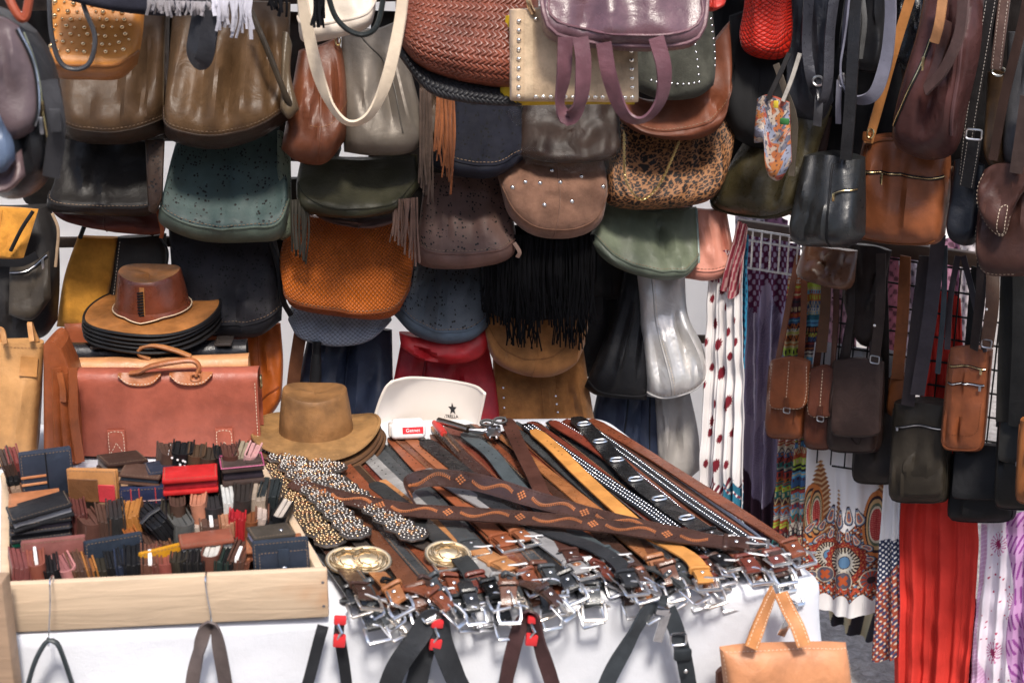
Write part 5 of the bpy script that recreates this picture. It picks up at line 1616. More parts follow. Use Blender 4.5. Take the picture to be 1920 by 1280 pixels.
def roll(P, Nn, ang):
    T = nz(np.gradient(P, axis=0))
    Nn = nz(Nn - T * np.sum(Nn * T, 1, keepdims=True))
    a = np.asarray(ang)[:, None] if np.ndim(ang) else ang
    return Nn * np.cos(a) + np.cross(T, Nn) * np.sin(a)

# name, colour, finish
K_ = ('black', (.02, .021, .023), 'plain')
K2 = ('grey black', (.055, .06, .063), 'plain')
KR = ('black crocodile', (.018, .02, .02), 'croc')
BR = ('brown', (.14, .055, .03), 'plain')
BD = ('dark brown', (.06, .03, .022), 'plain')
BC = ('brown crocodile', (.14, .05, .035), 'croc')
RU = ('rust', (.2, .062, .032), 'plain')
TA = ('tan', (.34, .14, .06), 'plain')
SI = ('silvery grey', (.32, .31, .30), 'plain')
MR = ('maroon', (.15, .038, .025), 'plain')
ORD = {}
names = ['first', 'second', 'third', 'fourth', 'fifth', 'sixth', 'seventh', 'eighth', 'ninth', 'tenth', 'eleventh', 'twelfth', 'thirteenth', 'fourteenth', 'fifteenth', 'sixteenth']
def back_px(s):
    return 470 + 655 * s, np.interp(s, [0, .12, .32, .5, 1], [850, 850, 838, 800, 786])
def front_px(s):
    return 650 + 850 * s, 1142 - 84 * s
upper = [K_, BD, K2, TA, KR, BR, BD, K2, RU, MR, KR, SI, K2, RU, BR, K2, K_, BC, TA, MR, K_, RU, BD, TA, BR, K2, MR, BD, K_, MR, BD, RU, MR, RU]
n_up = len(upper)
def fin(c):
    return CROC(c[1]) if c[2] == 'croc' else leather(c[1], .25, .35)
belt_rows = []
# lower layer: its buckles make the heap that hangs over the edge
lower = [K_, BR, K_, RU, K2, MR, K_, BR, K2, RU, K_, BD, TA, K_, MR, BR, K2, RU, K_, BD]
for i, c in enumerate(lower):
    s = (i + .5) / len(lower)
    x0, y0 = back_px(min(1, max(0, s + RB.uniform(-.05, .05))))
    x1, y1 = front_px(s)
    x1 += RB.uniform(-18, 18)
    P, Nn = table_path(x0, y0, x1 + 4, y1 - 6 + RB.uniform(-12, 8), .003, .010 + RB.uniform(0, .010), RB.uniform(.3, 1.0), RB.uniform(-10, 10), 32, 0, RB.uniform(.04, .075))
    P = P[2:]; Nn = Nn[2:]
    Nn = roll(P, Nn, np.linspace(0, RB.uniform(-.7, .7), len(P)))
    k = ('low', c[0])
    ORD[k] = ORD.get(k, 0) + 1
    a = 'a' if c[0] != 'x' else ''
    belt('%s %s belt from the wooden tray in the lower layer, buckle over the edge' % (names[ORD[k] - 1], c[0]), P, Nn, .034 + RB.uniform(-.004, .003), fin(c), RB.choice(['square', 'square', 'round']), None, RB.choice([.037, .041, .045]), RB.choice([CHROME, CHROME, WARMCHROME]), punched=False, group='belts laid out on the stall table')
# upper layer
for i, c in enumerate(upper):
    s = (i + .5) / n_up
    x0, y0 = back_px(min(1, max(0, s + RB.uniform(-.03, .03))))
    x1, y1 = front_px(s)
    x1 += RB.uniform(-16, 16)
    y1 -= RB.uniform(4, 26)
    lay = .008 + .005 * (i % 3) + RB.uniform(0, .004)
    P, Nn = table_path(x0, y0, x1 - 14, y1 - 14, lay, .03 + RB.uniform(0, .018), RB.uniform(.2, .7), RB.uniform(-16, 16), 44, 0, RB.uniform(.03, .06))
    ang = np.interp(np.linspace(0, 1, len(P)), [0, .3, .6, .85, 1], [RB.uniform(-.45, .45), RB.uniform(-.3, .3), RB.uniform(-.25, .25), RB.uniform(-.3, .3), RB.uniform(-.7, .7)])
    Nn = roll(P, Nn, ang)
    k = ('up', c[0])
    ORD[k] = ORD.get(k, 0) + 1
    belt('%s %s belt from the wooden tray among those lying uppermost' % (names[ORD[k] - 1], c[0]), P, Nn, .033 + RB.uniform(-.004, .004), fin(c), RB.choice(['square', 'square', 'round']), None, RB.choice([.037, .041, .045]), RB.choice([CHROME, CHROME, OLDSTEEL, WARMCHROME]),
         stitch=(RB.choice([None, None, cloth((.3, .16, .08))])), group='belts laid out on the stall table')

def px_belt(label, pts, w, mat, hs, rolls=None, n=60, **k):
    """pts: pixels along the belt on the table, hs: heights above it"""
    hs = np.interp(np.linspace(0, 1, len(pts)), np.linspace(0, 1, len(hs)), hs)
    P = cr([on_z(x, y, TZ + h) for (x, y), h in zip(pts, hs)], n)
    T = nz(np.gradient(P, axis=0))
    side = nz(np.cross(T, A(0, 0, 1)))
    Nn = np.cross(side, T)
    if rolls:
        Nn = roll(P, Nn, np.interp(np.linspace(0, 1, n), np.linspace(0, 1, len(rolls)), rolls))
    return belt(label, P, Nn, w, mat, **k)

# named belts on top of the others
px_belt('bright tan smooth belt winding down the middle of the table', [(1000, 806), (1040, 840), (1085, 885), (1150, 945), (1215, 1000), (1262, 1025), (1300, 1050), (1322, 1088)], .036, leather((.62, .29, .095), .4), [.03, .035, .04, .055, .05], bl=.04, group='belts laid out on the stall table')
SILV = metal((.8, .8, .8), .2)
px_belt('black belt with three rows of silver studs beside the bright tan belt', [(985, 795), (1060, 850), (1140, 905), (1215, 955), (1290, 1010), (1360, 1055)], .038, leather(BLACK, .35), [.025, .028, .04], studs=(.0034, (-.6, 0, .6), .0105, SILV), group='belts laid out on the stall table')
px_belt('black belt with two rows of silver studs along the table edge', [(1085, 790), (1150, 835), (1225, 890), (1300, 945), (1375, 995), (1448, 1045)], .034, leather((.02, .02, .022), .35), [.022, .026, .045], studs=(.003, (-.55, .45), .0095, SILV), group='belts laid out on the stall table')
px_belt('maroon belt with a single row of silver studs near the back', [(1035, 790), (1110, 835), (1180, 885), (1260, 950), (1330, 1020)], .036, leather((.17, .04, .025), .35), [.03, .03, .04], studs=(.0028, (-.75,), .0095, SILV), group='belts laid out on the stall table')
rt, P, S, Nv, at, L_ = px_belt('glossy black belt carrying a row of oval metal rings', [(1080, 782), (1130, 835), (1185, 895), (1240, 940), (1290, 975), (1345, 1010)], .046, leather((.014, .014, .015), .2), [.036, .034, .045], group='belts laid out on the stall table')
for x in np.linspace(.06, L_[-1] - .12, 6):
    ring(rt, at(x, P) + nz(at(x, Nv)) * .005, nz(at(x, S)), nz(np.cross(at(x, S), at(x, Nv))), .017, .010, .0026, CHROME, 'ring', 2.6)
px_belt('dark brown belt lying crosswise from the leather punch', [(950, 785), (975, 840), (1000, 890), (1025, 945), (1048, 1000), (1075, 1050)], .036, leather((.075, .032, .024), .4), [.045, .045, .04, .045], group='belts laid out on the stall table')
px_belt('black crocodile belt below the white card reader', [(795, 825), (850, 870), (905, 915), (960, 960), (1020, 1010), (1080, 1055)], .044, CROC((.022, .026, .028)), [.03, .028, .04], group='belts laid out on the stall table')
px_belt('smooth grey blue belt beside the red handled tool', [(870, 812), (920, 850), (960, 900), (1010, 950), (1080, 1000), (1150, 1045)], .038, leather((.07, .085, .092), .4), [.03, .032, .045], group='belts laid out on the stall table')
px_belt('black leather belt arching over the heap near the second clip', [(880, 915), (960, 965), (1040, 1000), (1110, 1025), (1160, 1055), (1185, 1095)], .036, leather((.03, .032, .036), .3), [.03, .045, .06, .05], bl=.042, group='belts laid out on the stall table')
px_belt('glossy black belt with a big steel buckle hanging off the edge', [(700, 905), (770, 960), (830, 1015), (875, 1060), (893, 1095), (903, 1125)], .04, leather((.03, .032, .033), .28), [.025, .03, .05, .03, .005], bl=.056, kind='round', bmat=OLDSTEEL, group='belts laid out on the stall table')
px_belt('light tan stitched belt with scalloped edge beside the concho belts', [(720, 900), (790, 960), (850, 1005), (910, 1040), (955, 1065)], .042, leather((.45, .21, .09), .5), [.02, .025, .035, .045], stitch=cloth((.25, .1, .04)), group='belts laid out on the stall table')
px_belt('silvery grey belt crossing the middle of the heap', [(800, 880), (880, 930), (960, 975), (1040, 1030), (1090, 1070)], .036, leather((.3, .29, .29), .3, .25), [.03, .035, .05], group='belts laid out on the stall table')
px_belt('rust belt coming out from under the card reader', [(735, 820), (790, 880), (850, 930), (900, 975), (950, 1020)], .038, leather((.27, .085, .04), .36), [.02, .022, .035], group='belts laid out on the stall table')
px_belt('grey black belt coming out beside the brown hats', [(700, 840), (750, 890), (800, 935), (850, 985), (890, 1030)], .04, leather((.06, .065, .068), .34), [.018, .022, .035], group='belts laid out on the stall table')
px_belt('dark brown belt with wavy edge coming out under the brown hats', [(655, 868), (700, 915), (745, 955), (800, 1010), (835, 1055)], .042, leather((.05, .03, .02), .4), [.018, .022, .035], stitch=cloth((.3, .16, .08)), group='belts laid out on the stall table')
px_belt('cinnamon belt between the hats and the crocodile belt', [(760, 815), (815, 865), (865, 905), (915, 950), (985, 1010)], .03, leather((.32, .12, .06), .36), [.024, .026, .04], group='belts laid out on the stall table')

# tooled brown belt doubled over on top of everything
def tooled(label, pts, hs, w, rolls, **k):
    rt, P, S, Nv, at, L_ = px_belt(label, pts, w, leather((.055, .026, .02), .27, .4), hs, rolls, 90, punched=True, stitch=cloth((.06, .03, .02), fine=200.), group='belts laid out on the stall table', **k)
    TH_ = leather((.42, .15, .06), .6)
    m = MB()
    x, fl = .10, 0
    while x < L_[-1] - .13:
        # a lozenge flower, then a wavy braid
        for a in range(-3, 4):
            for b_ in range(-2, 3):
                if abs(a) / 3 + abs(b_) / 2 <= 1.01 and (a + b_) % 2 == 0 or (a == 0 and b_ == 0):
                    c = at(x + a * .0046, P) + nz(at(x, S)) * b_ * .0046
                    m.disc(c + nz(at(x, Nv)) * .0022, at(x, Nv), .0029, .0006, 6, .0012)
        y = x + .028
        while y < x + .135 and y < L_[-1] - .08:
            ph = (y - x - .028) / .107
            off = math.sin(ph * 2 * pi) * .009
            c = at(y, P) + nz(at(y, S)) * off
            t = nz(at(y + .003, P) - at(y - .003, P))
            s2 = nz(at(y, S))
            for sg in (-1, 1):
                m.tube(np.array([c + nz(at(y, Nv)) * .003, c + s2 * sg * .0042 + t * .002 + nz(at(y, Nv)) * .0022]), .0013, 4)
            y += .0042
        x += .16
    mk('tooling', m, TH_, rt, kind='stuff')
    return rt
tooled('tooled dark brown belt with orange lacing stretched right across the others', [(545, 905), (640, 932), (760, 955), (860, 962), (1000, 972), (1130, 985), (1270, 1005), (1400, 1022)], [.05, .055, .06, .065, .07, .07, .06], .042, [.2, .3, .3, .25, .2], bl=.045)
tooled('tooled dark brown belt curled back in a loop at its tip', [(800, 975), (785, 955), (765, 920), (775, 902), (820, 895), (900, 905), (1000, 935), (1110, 965), (1220, 990), (1330, 1012)], [.035, .05, .07, .075, .07, .065, .062, .06], .04, [.9, 1.2, 1.2, .8, .4, .3, .25], kind=None)

# ------------------------------------------------------------------ concho belts covered in studs
CON = metal((.5, .47, .43), .36, .5)
GOLDC = metal((.6, .44, .25), .34, .4)
def concho_belt(label, pts, mat, gem, hs, bk=None):
    P = cr([on_z(x, y, TZ + h) for (x, y), h in zip(pts, np.linspace(hs[0], hs[1], len(pts)))], 60)
    root = thing('concho_belt', label, 'belt', P[-1], 'studded concho belts')
    T = nz(np.gradient(P, axis=0))
    S = nz(np.cross(T, A(0, 0, 1)))
    Nn = np.cross(S, T)
    mk('strap', MB().ribbon(P, Nn, .03, .003), L((.05, .04, .035), .5), root)
    L_ = np.concatenate([[0], np.cumsum(np.linalg.norm(np.diff(P, axis=0), axis=1))])
    at = lambda x, M: np.array([np.interp(x, L_, M[:, k]) for k in range(3)])
    x = .02
    r = random.Random(len(label))
    while x < L_[-1] - .03:
        p = at(x, P) + A(0, 0, .012 + r.uniform(0, .003))
        nv = nz(nz(at(x, Nn)) - nz(at(x, T)) * .34 + A(r.uniform(-.12, .12), r.uniform(-.2, .0), 0))
        t, s2 = nz(at(x, T)), nz(at(x, S))
        th = np.linspace(0, 2 * pi, 28, endpoint=False)
        rr = .034 * (1 + .05 * np.cos(8 * th))
        rg = lambda k, z: p + nv * z + (rr * k)[:, None] * (np.cos(th)[:, None] * t + np.sin(th)[:, None] * s2)
        d = mk('concho', MB().grid(np.array([rg(.98, -.002), rg(1, 0), rg(.9, .003), rg(.5, .006), rg(.02, .007)]), cu=True), metal((.22, .2, .19), .4), root)
        m, g = MB(), MB()
        dk = MB().tube(rg(.99, .001), .0022, 5, closed=True)
        mk('rim', dk, metal((.4, .36, .32), .35, .5), d)
        for rad, nb, br, zz_ in ((.0280, 17, .0030, .0035), (.0190, 11, .0034, .0055), (.0105, 6, .0032, .0062)):
            for q in range(nb):
                a = q * 2 * pi / nb + x * 40
                c = p + nv * zz_ + t * rad * math.cos(a) + s2 * rad * math.sin(a)
                (g if (rad < .011 and q % 2) or (rad > .02 and q % 6 == 0) else m).disc(c, nv, br * r.uniform(.85, 1.1), .0012, 8, .0028)
        g.disc(p + nv * .0066, nv, .006, .001, 10, .003)
        mk('beads', m, mat, d, kind='stuff')
        mk('beads', g, gem, d, kind='stuff')
        x += .050
    if bk:
        c = on_z(*bk, TZ + .045)
        th = np.linspace(0, 2 * pi, 40, endpoint=False)
        nv = nz(A(.1, -.42, .9))
        ex = nz(np.cross(A(0, 1, 0), nv))
        ey = np.cross(nv, ex)
        rg = lambda k, z: c + nv * z + k * (.047 * np.cos(th)[:, None] * ex + .034 * np.sin(th)[:, None] * ey)
        b = mk('oval_buckle', MB().grid(np.array([rg(.97, -.003), rg(1, 0), rg(.96, .0035), rg(.86, .003), rg(.5, .008), rg(.02, .01)]), cu=True), metal((.78, .62, .4), .4, .3), root)
        mk('rim', MB().tube(rg(1, .001), .003, 6, closed=True), metal((.7, .55, .35), .25), b)
        eg = MB()
        for q in range(9):
            a0 = q * 2 * pi / 9
            sp = []
            for w_ in np.linspace(0, 1, 14):
                rad, aa = .42 + .42 * w_, a0 + .9 * math.sin(w_ * 4.5)
                sp.append(c + nv * (.0105 - .0085 * rad ** 2.5) + rad * (.047 * math.cos(aa) * ex + .034 * math.sin(aa) * ey))
            eg.tube(np.array(sp), .0012, 5)
        eg.tube(rg(.86, .0036), .0012, 5, closed=True)
        mk('engraving', eg, metal((.5, .36, .2), .35, .4), b, kind='stuff')
GEM = metal((.85, .5, .28), .25)
concho_belt('gold toned concho belt lying closest to the tray side', [(520, 880), (560, 945), (590, 995), (640, 1040)], GOLDC, GEM, (.02, .03), (655, 1052))
concho_belt('silvery concho belt in the middle of the three', [(545, 880), (600, 940), (650, 990), (690, 1035)], CON, GEM, (.035, .035), (690, 1050))
concho_belt('silvery concho belt farthest from the tray, with an oval buckle', [(520, 862), (610, 905), (690, 955), (760, 1005), (815, 1030)], CON, GEM, (.035, .035), (840, 1040))
concho_belt('short pale concho belt under the distressed brown hat', [(505, 850), (560, 868), (620, 885), (650, 905)], metal((.5, .45, .4), .36, .4), GEM, (.022, .03))

# ------------------------------------------------------------------ loose heap of extra buckled belt ends
def heap_end(i, x, y, h, yaw, droop, c):
    P0 = on_z(x, y, TZ + h)
    d = nz(FR.d * math.sin(yaw) - FR.n * 0 + FR.n * math.cos(yaw))
    pts = [P0 - d * .10 + A(0, 0, -.015), P0 - d * .05 + A(0, 0, .004), P0, P0 + nz(d * math.cos(droop) - A(0, 0, math.sin(droop))) * .035]
    P = cr(pts, 16)
    T = nz(np.gradient(P, axis=0))
    Nn = np.cross(nz(np.cross(T, A(0, 0, 1))), T)
    belt('short %s belt end with bright buckle, %s from the tray in the edge heap' % (c[0], names[i]), P, Nn, .034 + RB.uniform(-.006, .004), fin(c), RB.choice(['square', 'square', 'round']), None, RB.choice([.036, .04, .045]), RB.choice([CHROME, CHROME, CHROME, WARMCHROME]), punched=False, group='belt ends heaped along the table edge')
for i in range(12):
    s = (i + .5) / 12
    x, y = front_px(s)
    heap_end(i, x + RB.uniform(-20, 20), y - RB.uniform(-6, 16), .02 + RB.uniform(0, .03), RB.uniform(-.3, 1.0), RB.uniform(.15, .8), RB.choice([K_, BD, BR, RU, MR, K2]))

# ------------------------------------------------------------------ things lying between the belts
# card reader
cb = on_z(765, 822, TZ + .02)
yw = math.radians(6)
Rc = np.array([[math.cos(yw), -math.sin(yw), 0], [math.sin(yw), math.cos(yw), 0], [0, 0, 1]])
pt = math.radians(-14)
Rp = Rc @ np.array([[1, 0, 0], [0, math.cos(pt), -math.sin(pt)], [0, math.sin(pt), math.cos(pt)]])
WP = plastic((.82, .80, .79), .3)
reader = thing('card_reader', 'white card payment reader with a red label beside the hats', 'card reader', cb)
mk('body', MB().rbox(cb + A(0, 0, .024), (.044, .030, .021), .012, Rp, 4), WP, reader)
mk('head', MB().rbox(cb + Rp @ A(0, .024, .008) + A(0, 0, .026), (.040, .016, .016), .010, Rp, 4), WP, reader)
mk('paper_cover', MB().rbox(cb + Rp @ A(0, .014, .0225) + A(0, 0, .024), (.030, .013, .003), .002, Rp), plastic((.74, .72, .72), .35), reader)
sidp = MB().rbox(cb + Rp @ A(-.043, .004, 0) + A(0, 0, .026), (.006, .024, .017), .005, Rp, 3)
mk('side_panel', sidp, plastic((.55, .48, .43), .4), reader)
lbp = cb + Rp @ A(.012, -.0302, .002) + A(0, 0, .024)
lb = mk('label_plate', MB().rbox(lbp, (.026, .0012, .0085), .0006, Rp, 1), plastic((.72, .03, .04), .4), reader)
def text(parent, s, c, ex, ey, size, mat, name='lettering'):
    cu = bpy.data.curves.new('lettering', 'FONT')
    cu.body = s
    cu.size = size
    cu.align_x, cu.align_y = 'CENTER', 'CENTER'
    cu.extrude = .0002
    tmp = bpy.data.objects.new('tmp', cu)
    COL.objects.link(tmp)
    bpy.context.view_layer.update()
    me = bpy.data.meshes.new_from_object(tmp.evaluated_get(bpy.context.evaluated_depsgraph_get()))
    bpy.data.objects.remove(tmp)
    bpy.data.curves.remove(cu)
    me.materials.clear()
    me.materials.append(mat)
    en = np.cross(ex, ey)
    return put(name, me, parent, frame(c, ex, ey, en))
text(lb, 'Getnet', lbp + Rp @ A(0, -.0017, 0), Rp @ A(1, 0, 0), Rp @ A(0, 0, 1), .0125, plastic((.9, .88, .86)))

# white plastic chair behind the table: its back stands up over the belts
CP = Plane(*on_z(808, 795, TZ - .02)[:2], 4)
chair = thing('plastic_chair', 'cream white plastic chair back with a black star print', 'chair', CP.px(808, 830, 0) * A(1, 1, 0))
cu_, cv_ = ease(34, .3), np.linspace(0, 1, 26)
pp = coons([(735, 716), (770, 709), (830, 713), (888, 724), (909, 738)], [(690, 830), (780, 840), (893, 832)], [(722, 730), (708, 765)], [(905, 757), (897, 795)], cu_, cv_)
# rounded top corners come from the outline; the sheet curls at its right side
cur = .10 * (2 * cu_[None] - 1) ** 2 - .02 * cv_[:, None] + .05 * np.clip(cu_[None] - .8, 0, 1) ** 1.0
F = CP.px(pp[..., 0], pp[..., 1], -.02 + cur)
CW = plastic((.80, .72, .64), .38)
m = MB().grid(F, flip=True).grid(F - CP.n * .006)
rim = np.vstack([F[::-1, 0], F[0], F[:, -1]])
o = mk('backrest', m, CW, chair)
mk('rim', MB().tube(rim - CP.n * .003, .0042, 8), CW, chair)
sc_ = F[18, 0:1] * 0
zc_ = F[-1, 17][2]
q = F[-1]
seat = MB().rbox(F[-1, 17] - CP.n * -.16 * -1 + A(0, 0, -.16), (.17, .17, .012), .01, axes(CP))
mk('seat', seat, CW, chair)
mk('back_web', MB().rbox(F[-1, 17] + A(0, 0, -.075) - CP.n * .02, (.13, .006, .09), .005, axes(CP)), CW, chair)
sb = F[-1, 17] - CP.n * .16 + A(0, 0, -.16)
for sx in (-1, 1):
    for sy in (-1, 1):
        t_ = sb + CP.d * .14 * sx - CP.n * .14 * sy
        mk('leg', MB().tube(np.array([t_, A(t_[0] + .03 * sx, t_[1] - .03 * sy, 0.0)]), [.016, .012], 8), CW, chair)
def on_chair(px, py, e):
    r = ray(px, py)
    d = np.linalg.norm((pp - A(px, py)), axis=-1)
    j = np.unravel_index(d.argmin(), d.shape)
    du, dv = nz(F[j[0], min(j[1] + 1, 33)] - F[j[0], j[1] - 1]), nz(F[max(j[0] - 1, 0), j[1]] - F[min(j[0] + 1, 25), j[1]])
    n = nz(np.cross(du, dv))
    if n @ CP.n < 0:
        n = -n
    t = ((F[j] - CAM) @ n) / (r @ n)
    return CAM + r * t + n * e, du, nz(dv - du * (dv @ du)), n
INK = plastic((.012, .012, .014), .5)
p, ex, ey, en = on_chair(849, 766, .0016)
st = []
for i in range(10):
    rr = .0165 if i % 2 == 0 else .0068
    a = pi / 2 + i * pi / 5
    st.append(p + ex * rr * math.cos(a) * .85 + ey * rr * math.sin(a) * 1.1)
mk('star_print', MB().add(st + [p], [(10, i, (i + 1) % 10) for i in range(10)]), INK, chair)
p, ex, ey, en = on_chair(844, 780, .0014)
text(chair, 'ESTRELLA', p, ex, ey, .0125, INK)

# leather punch with a metal barrel
lp_ = thing('leather_punch', 'steel leather punch with a rotating head on the belts', 'punch tool', on_z(890, 810, TZ + .03))
mk('handle', MB().tube(np.array([on_z(x, y, TZ + h) for x, y, h in ((822, 788, .055), (845, 795, .055), (878, 805, .054))]), [.0085, .0095, .0095], 12), metal((.42, .35, .29), .3), lp_)
mk('handle', MB().tube(np.array([on_z(x, y, TZ + h) for x, y, h in ((880, 806, .054), (905, 808, .054), (925, 802, .056))]), [.006, .008, .007], 10), OLDSTEEL, lp_)
hd = mk('punch_head', MB().rbox(on_z(925, 807, TZ + .052), (.018, .012, .012), .004, axes(CP)), OLDSTEEL, lp_)
for x, y in ((913, 792), (938, 788)):
    ring(lp_, on_z(x, y, TZ + .062), A(1, 0, 0), A(0, .6, .5), .015, .010, .004, plastic((.02, .02, .022), .35), 'finger_loop')
for i in range(6):
    a = i * pi / 3
    mk('punch_tube', MB().tube(np.array([on_z(925, 807, TZ + .052) + A(.012 * math.cos(a), -.006, .012 * math.sin(a)), on_z(925, 807, TZ + .052) + A(.017 * math.cos(a), -.016, .017 * math.sin(a))]), .0028, 6), STEEL, hd)
kt = thing('awl', 'awl with a red handle lying beside the leather punch', 'tool', on_z(830, 805, TZ + .03))
mk('handle', MB().tube(np.array([on_z(x, y, TZ + .045) for x, y in ((814, 792), (822, 800), (832, 812))]), [.007, .011, .009], 10), plastic((.5, .04, .035), .3), kt)
mk('shaft', MB().tube(np.array([on_z(x, y, TZ + .042) for x, y in ((832, 812), (842, 824), (862, 846))]), [.005, .004, .003], 8), metal((.7, .5, .32), .25), kt)
# ------------------------------------------------------------------ things hanging at the front of the stall roof, nearer the shopper
T1 = Plane(0, 3.32, 4)
T0 = Plane(0, 2.85, 10)
b = Bag('studded_bag', 'mustard tan bag covered with domed studs', CAT, leather((.50, .20, .045), .34, .2), [(97, -10), (180, -8), (272, -4)], [(100, 120), (112, 146), (170, 150), (225, 148), (258, 120)], right=[(268, 60)], off=(.0, .05), T=.07, plane=T1, ku=8,
        base=(.74, leather((.26, .10, .03), .4)), prof=[(0, .4), (.5, .7), (.72, 1), (.9, .9), (1, .6)])
r2 = random.Random(3)
uv = []
for i in range(9):
    for j in range(7):
        uv.append((.08 + .84 * (i + .5 * (j % 2)) / 9 + r2.uniform(-.015, .015), .08 + .6 * j / 6.6 + r2.uniform(-.01, .01)))
b.studs(uv[::2], .0062, metal((.8, .55, .3), .2), .006)
b.studs(uv[1::2], .0042, metal((.8, .55, .3), .2), .004)
cord(b.root, [(92, -20, .16), (96, 60, .17), (112, 115, .17), (140, 130, .17), (168, 118, .17), (178, 70, .165), (160, 20, .16), (148, -20, .15)], .0075, leather((.05, .05, .055), .3), T1, flat=.7)

b = Bag('fringed_bag', 'dark navy bag with grey fringe cut off by the photo edge', CAT, suede((.02, .02, .028)), [(90, -60), (300, -60), (520, -60)], [(95, -8), (220, 22), (340, 30), (430, 10), (520, -12)], off=(.12, .16), T=.04, plane=T1)
fringe(b.root, 278, 395, (0, 4), (26, 24), .215, T1, suede((.24, .22, .23)), 34, .006, 8, 21)
fringe(b.root, 395, 472, (0, 0), (40, 70), .22, T1, suede((.42, .41, .46)), 22, .007, 22, 22)
fringe(b.root, 506, 534, (-20, -20), (10, 24), .22, T1, suede(BLACK), 10, .006, 10, 23)
fringe(b.root, 585, 610, (-20, -20), (40, 46), .22, T1, suede(BLACK), 10, .006, 12, 24)
band(b.root, [(385, -10, .19), (372, 50, .20), (362, 100, .20), (376, 118, .21), (388, 90, .22), (396, 20, .22)], .036, L((.03, .03, .035), .4), T1, 'strap', .006, tw=[0, 20, 50, -20, 0])

b = Bag('leather_bag', 'cream white smooth bag with thin black cord loop', CAT, leather((.66, .58, .48), .4, .1), [(555, -60), (630, -60), (706, -60)], [(560, 60), (572, 80), (630, 72), (690, 52), (704, 20)], off=(.02, .05), T=.06, plane=T1, base=(.7, leather((.6, .52, .44), .45, .1)))
band(b.root, [(566, -10, .13), (580, 70, .14), (600, 150, .14), (625, 205, .14), (655, 231, .14), (690, 219, .14), (716, 175, .14), (736, 110, .14), (750, 40, .13), (757, -20, .12)], .026, leather((.72, .60, .46), .45, .12), T1, 'strap', .005, n=80, tw=[40, 25, 10, 55, 60, 40, -10, -30, -35])
cord(b.root, [(612, -20, .15), (628, 30, .15), (655, 58, .15), (685, 65, .15), (708, 45, .15), (722, -20, .14)], .006, L((.02, .024, .024), .3), T1, 'cord_loop')

def braid(k, m, amp):
    def f(U, V):
        row = V * k + .45 * np.sin(U * 3.0) * (1 - V)
        fr = row - np.floor(row)
        ch = np.abs(fr - .5) * 2
        s = np.abs(np.sin(pi * (U * m + (ch * .9) + np.floor(row) * .37)))
        return amp * (np.sqrt(np.clip(s, 0, 1)) * .8 + .5 * (1 - (fr * 2 - 1) ** 2)) - amp
    return f
b = Bag('woven_bag', 'large rust woven leather bag with a black woven base', CAT, leather((.185, .056, .034), .3, .35, .4, .3), [(742, -40), (850, -40), (1010, -40)], [(748, 82), (785, 122), (850, 148), (940, 164), (1010, 166)], left=[(742, 30)], off=(.0, .07), T=.10, plane=T1, nu=330, nv=170, noise=.002,
        prof=[(0, .5), (.4, .8), (.7, 1), (1, .75)], hfun=braid(13, 26, .006))
f = Bag('', '', '', leather((.022, .022, .025), .4, .3, .4, .3), [(738, 40), (785, 108), (850, 138), (940, 155), (1012, 158)], [(742, 98), (800, 168), (860, 188), (945, 196), (1012, 196)], off=(.03, .06), T=.075, plane=T1, nu=260, nv=40, root=b.root, part='woven_base', hfun=braid(3, 34, .006), prof=[(0, .8), (.5, 1), (1, .8)])

b = Bag('suede_bag', 'flat beige suede bag with a border of silver studs', CAT, suede((.52, .38, .25)), [(955, 18), (1070, 14), (1196, 20)], [(956, 186), (970, 190), (1080, 191), (1186, 192), (1195, 190)], off=(.13, .15), T=.03, plane=T1, ku=14, kb=20, prof=[(0, .8), (1, 1)])
b.studs([(.07, y) for y in np.linspace(.12, .93, 9)] + [(x, .93) for x in np.linspace(.2, .93, 14)] + [(.93, y) for y in np.linspace(.14, .82, 8)] + [(x, .1) for x in np.linspace(.2, .9, 8)], .0055, metal((.9, .84, .74), .15))
b.strip([(.145, .02), (.145, .97)], .018, suede((.56, .42, .28)), 'edge_band', .0012, .0012)
f = Bag('', '', '', leather((.55, .36, .03), .5), [(948, 30), (1000, 26), (1190, 30)], [(936, 196), (960, 198), (1100, 196), (1190, 196)], off=(.10, .10), T=.012, plane=T1, root=b.root, part='yellow_back', ku=14, kb=20, nu=16, nv=16, prof=[(0, 1), (1, 1)])
cord(b.root, [(1000, 26, .16), (992, 8, .16), (985, -20, .15)], .006, metal((.75, .5, .28), .25), T1, 'chain')

b = Bag('leather_bag', 'plum leather bag with two hanging strap loops', CAT, leather((.135, .072, .085), .26, .25, 1, 1.4), [(1000, -90), (1170, -95), (1330, -85)], [(1014, 20), (1022, 66), (1060, 84), (1170, 96), (1270, 94), (1306, 76), (1320, 20)], off=(.14, .19), T=.08, plane=T1, prof=[(0, .5), (.6, .9), (.85, 1), (1, .6)],
        folds=[(.3, .3, -.02, .06, .2, .95), (.42, .4, .022, .06, .2, .95), (.62, .64, .016, .1, .2, .9)], nu=40, nv=34)
pl = leather((.15, .07, .085), .35)
b.pipe([(.03, .1), (.025, .6), (.07, .83), (.3, .9), (.7, .9), (.93, .83), (.975, .6), (.97, .1)], pl, .005)
b.pipe([(.1, .1), (.1, .6), (.14, .74), (.5, .8), (.86, .74), (.9, .6), (.9, .1)], pl, .003)
band(b.root, [(1060, 70, .27), (1057, 140, .28), (1050, 195, .28), (1066, 222, .29), (1088, 190, .31), (1094, 120, .31), (1088, 70, .30)], .032, pl, T1, 'strap', .005, tw=[-10, -20, -60, 40, 0, 0])
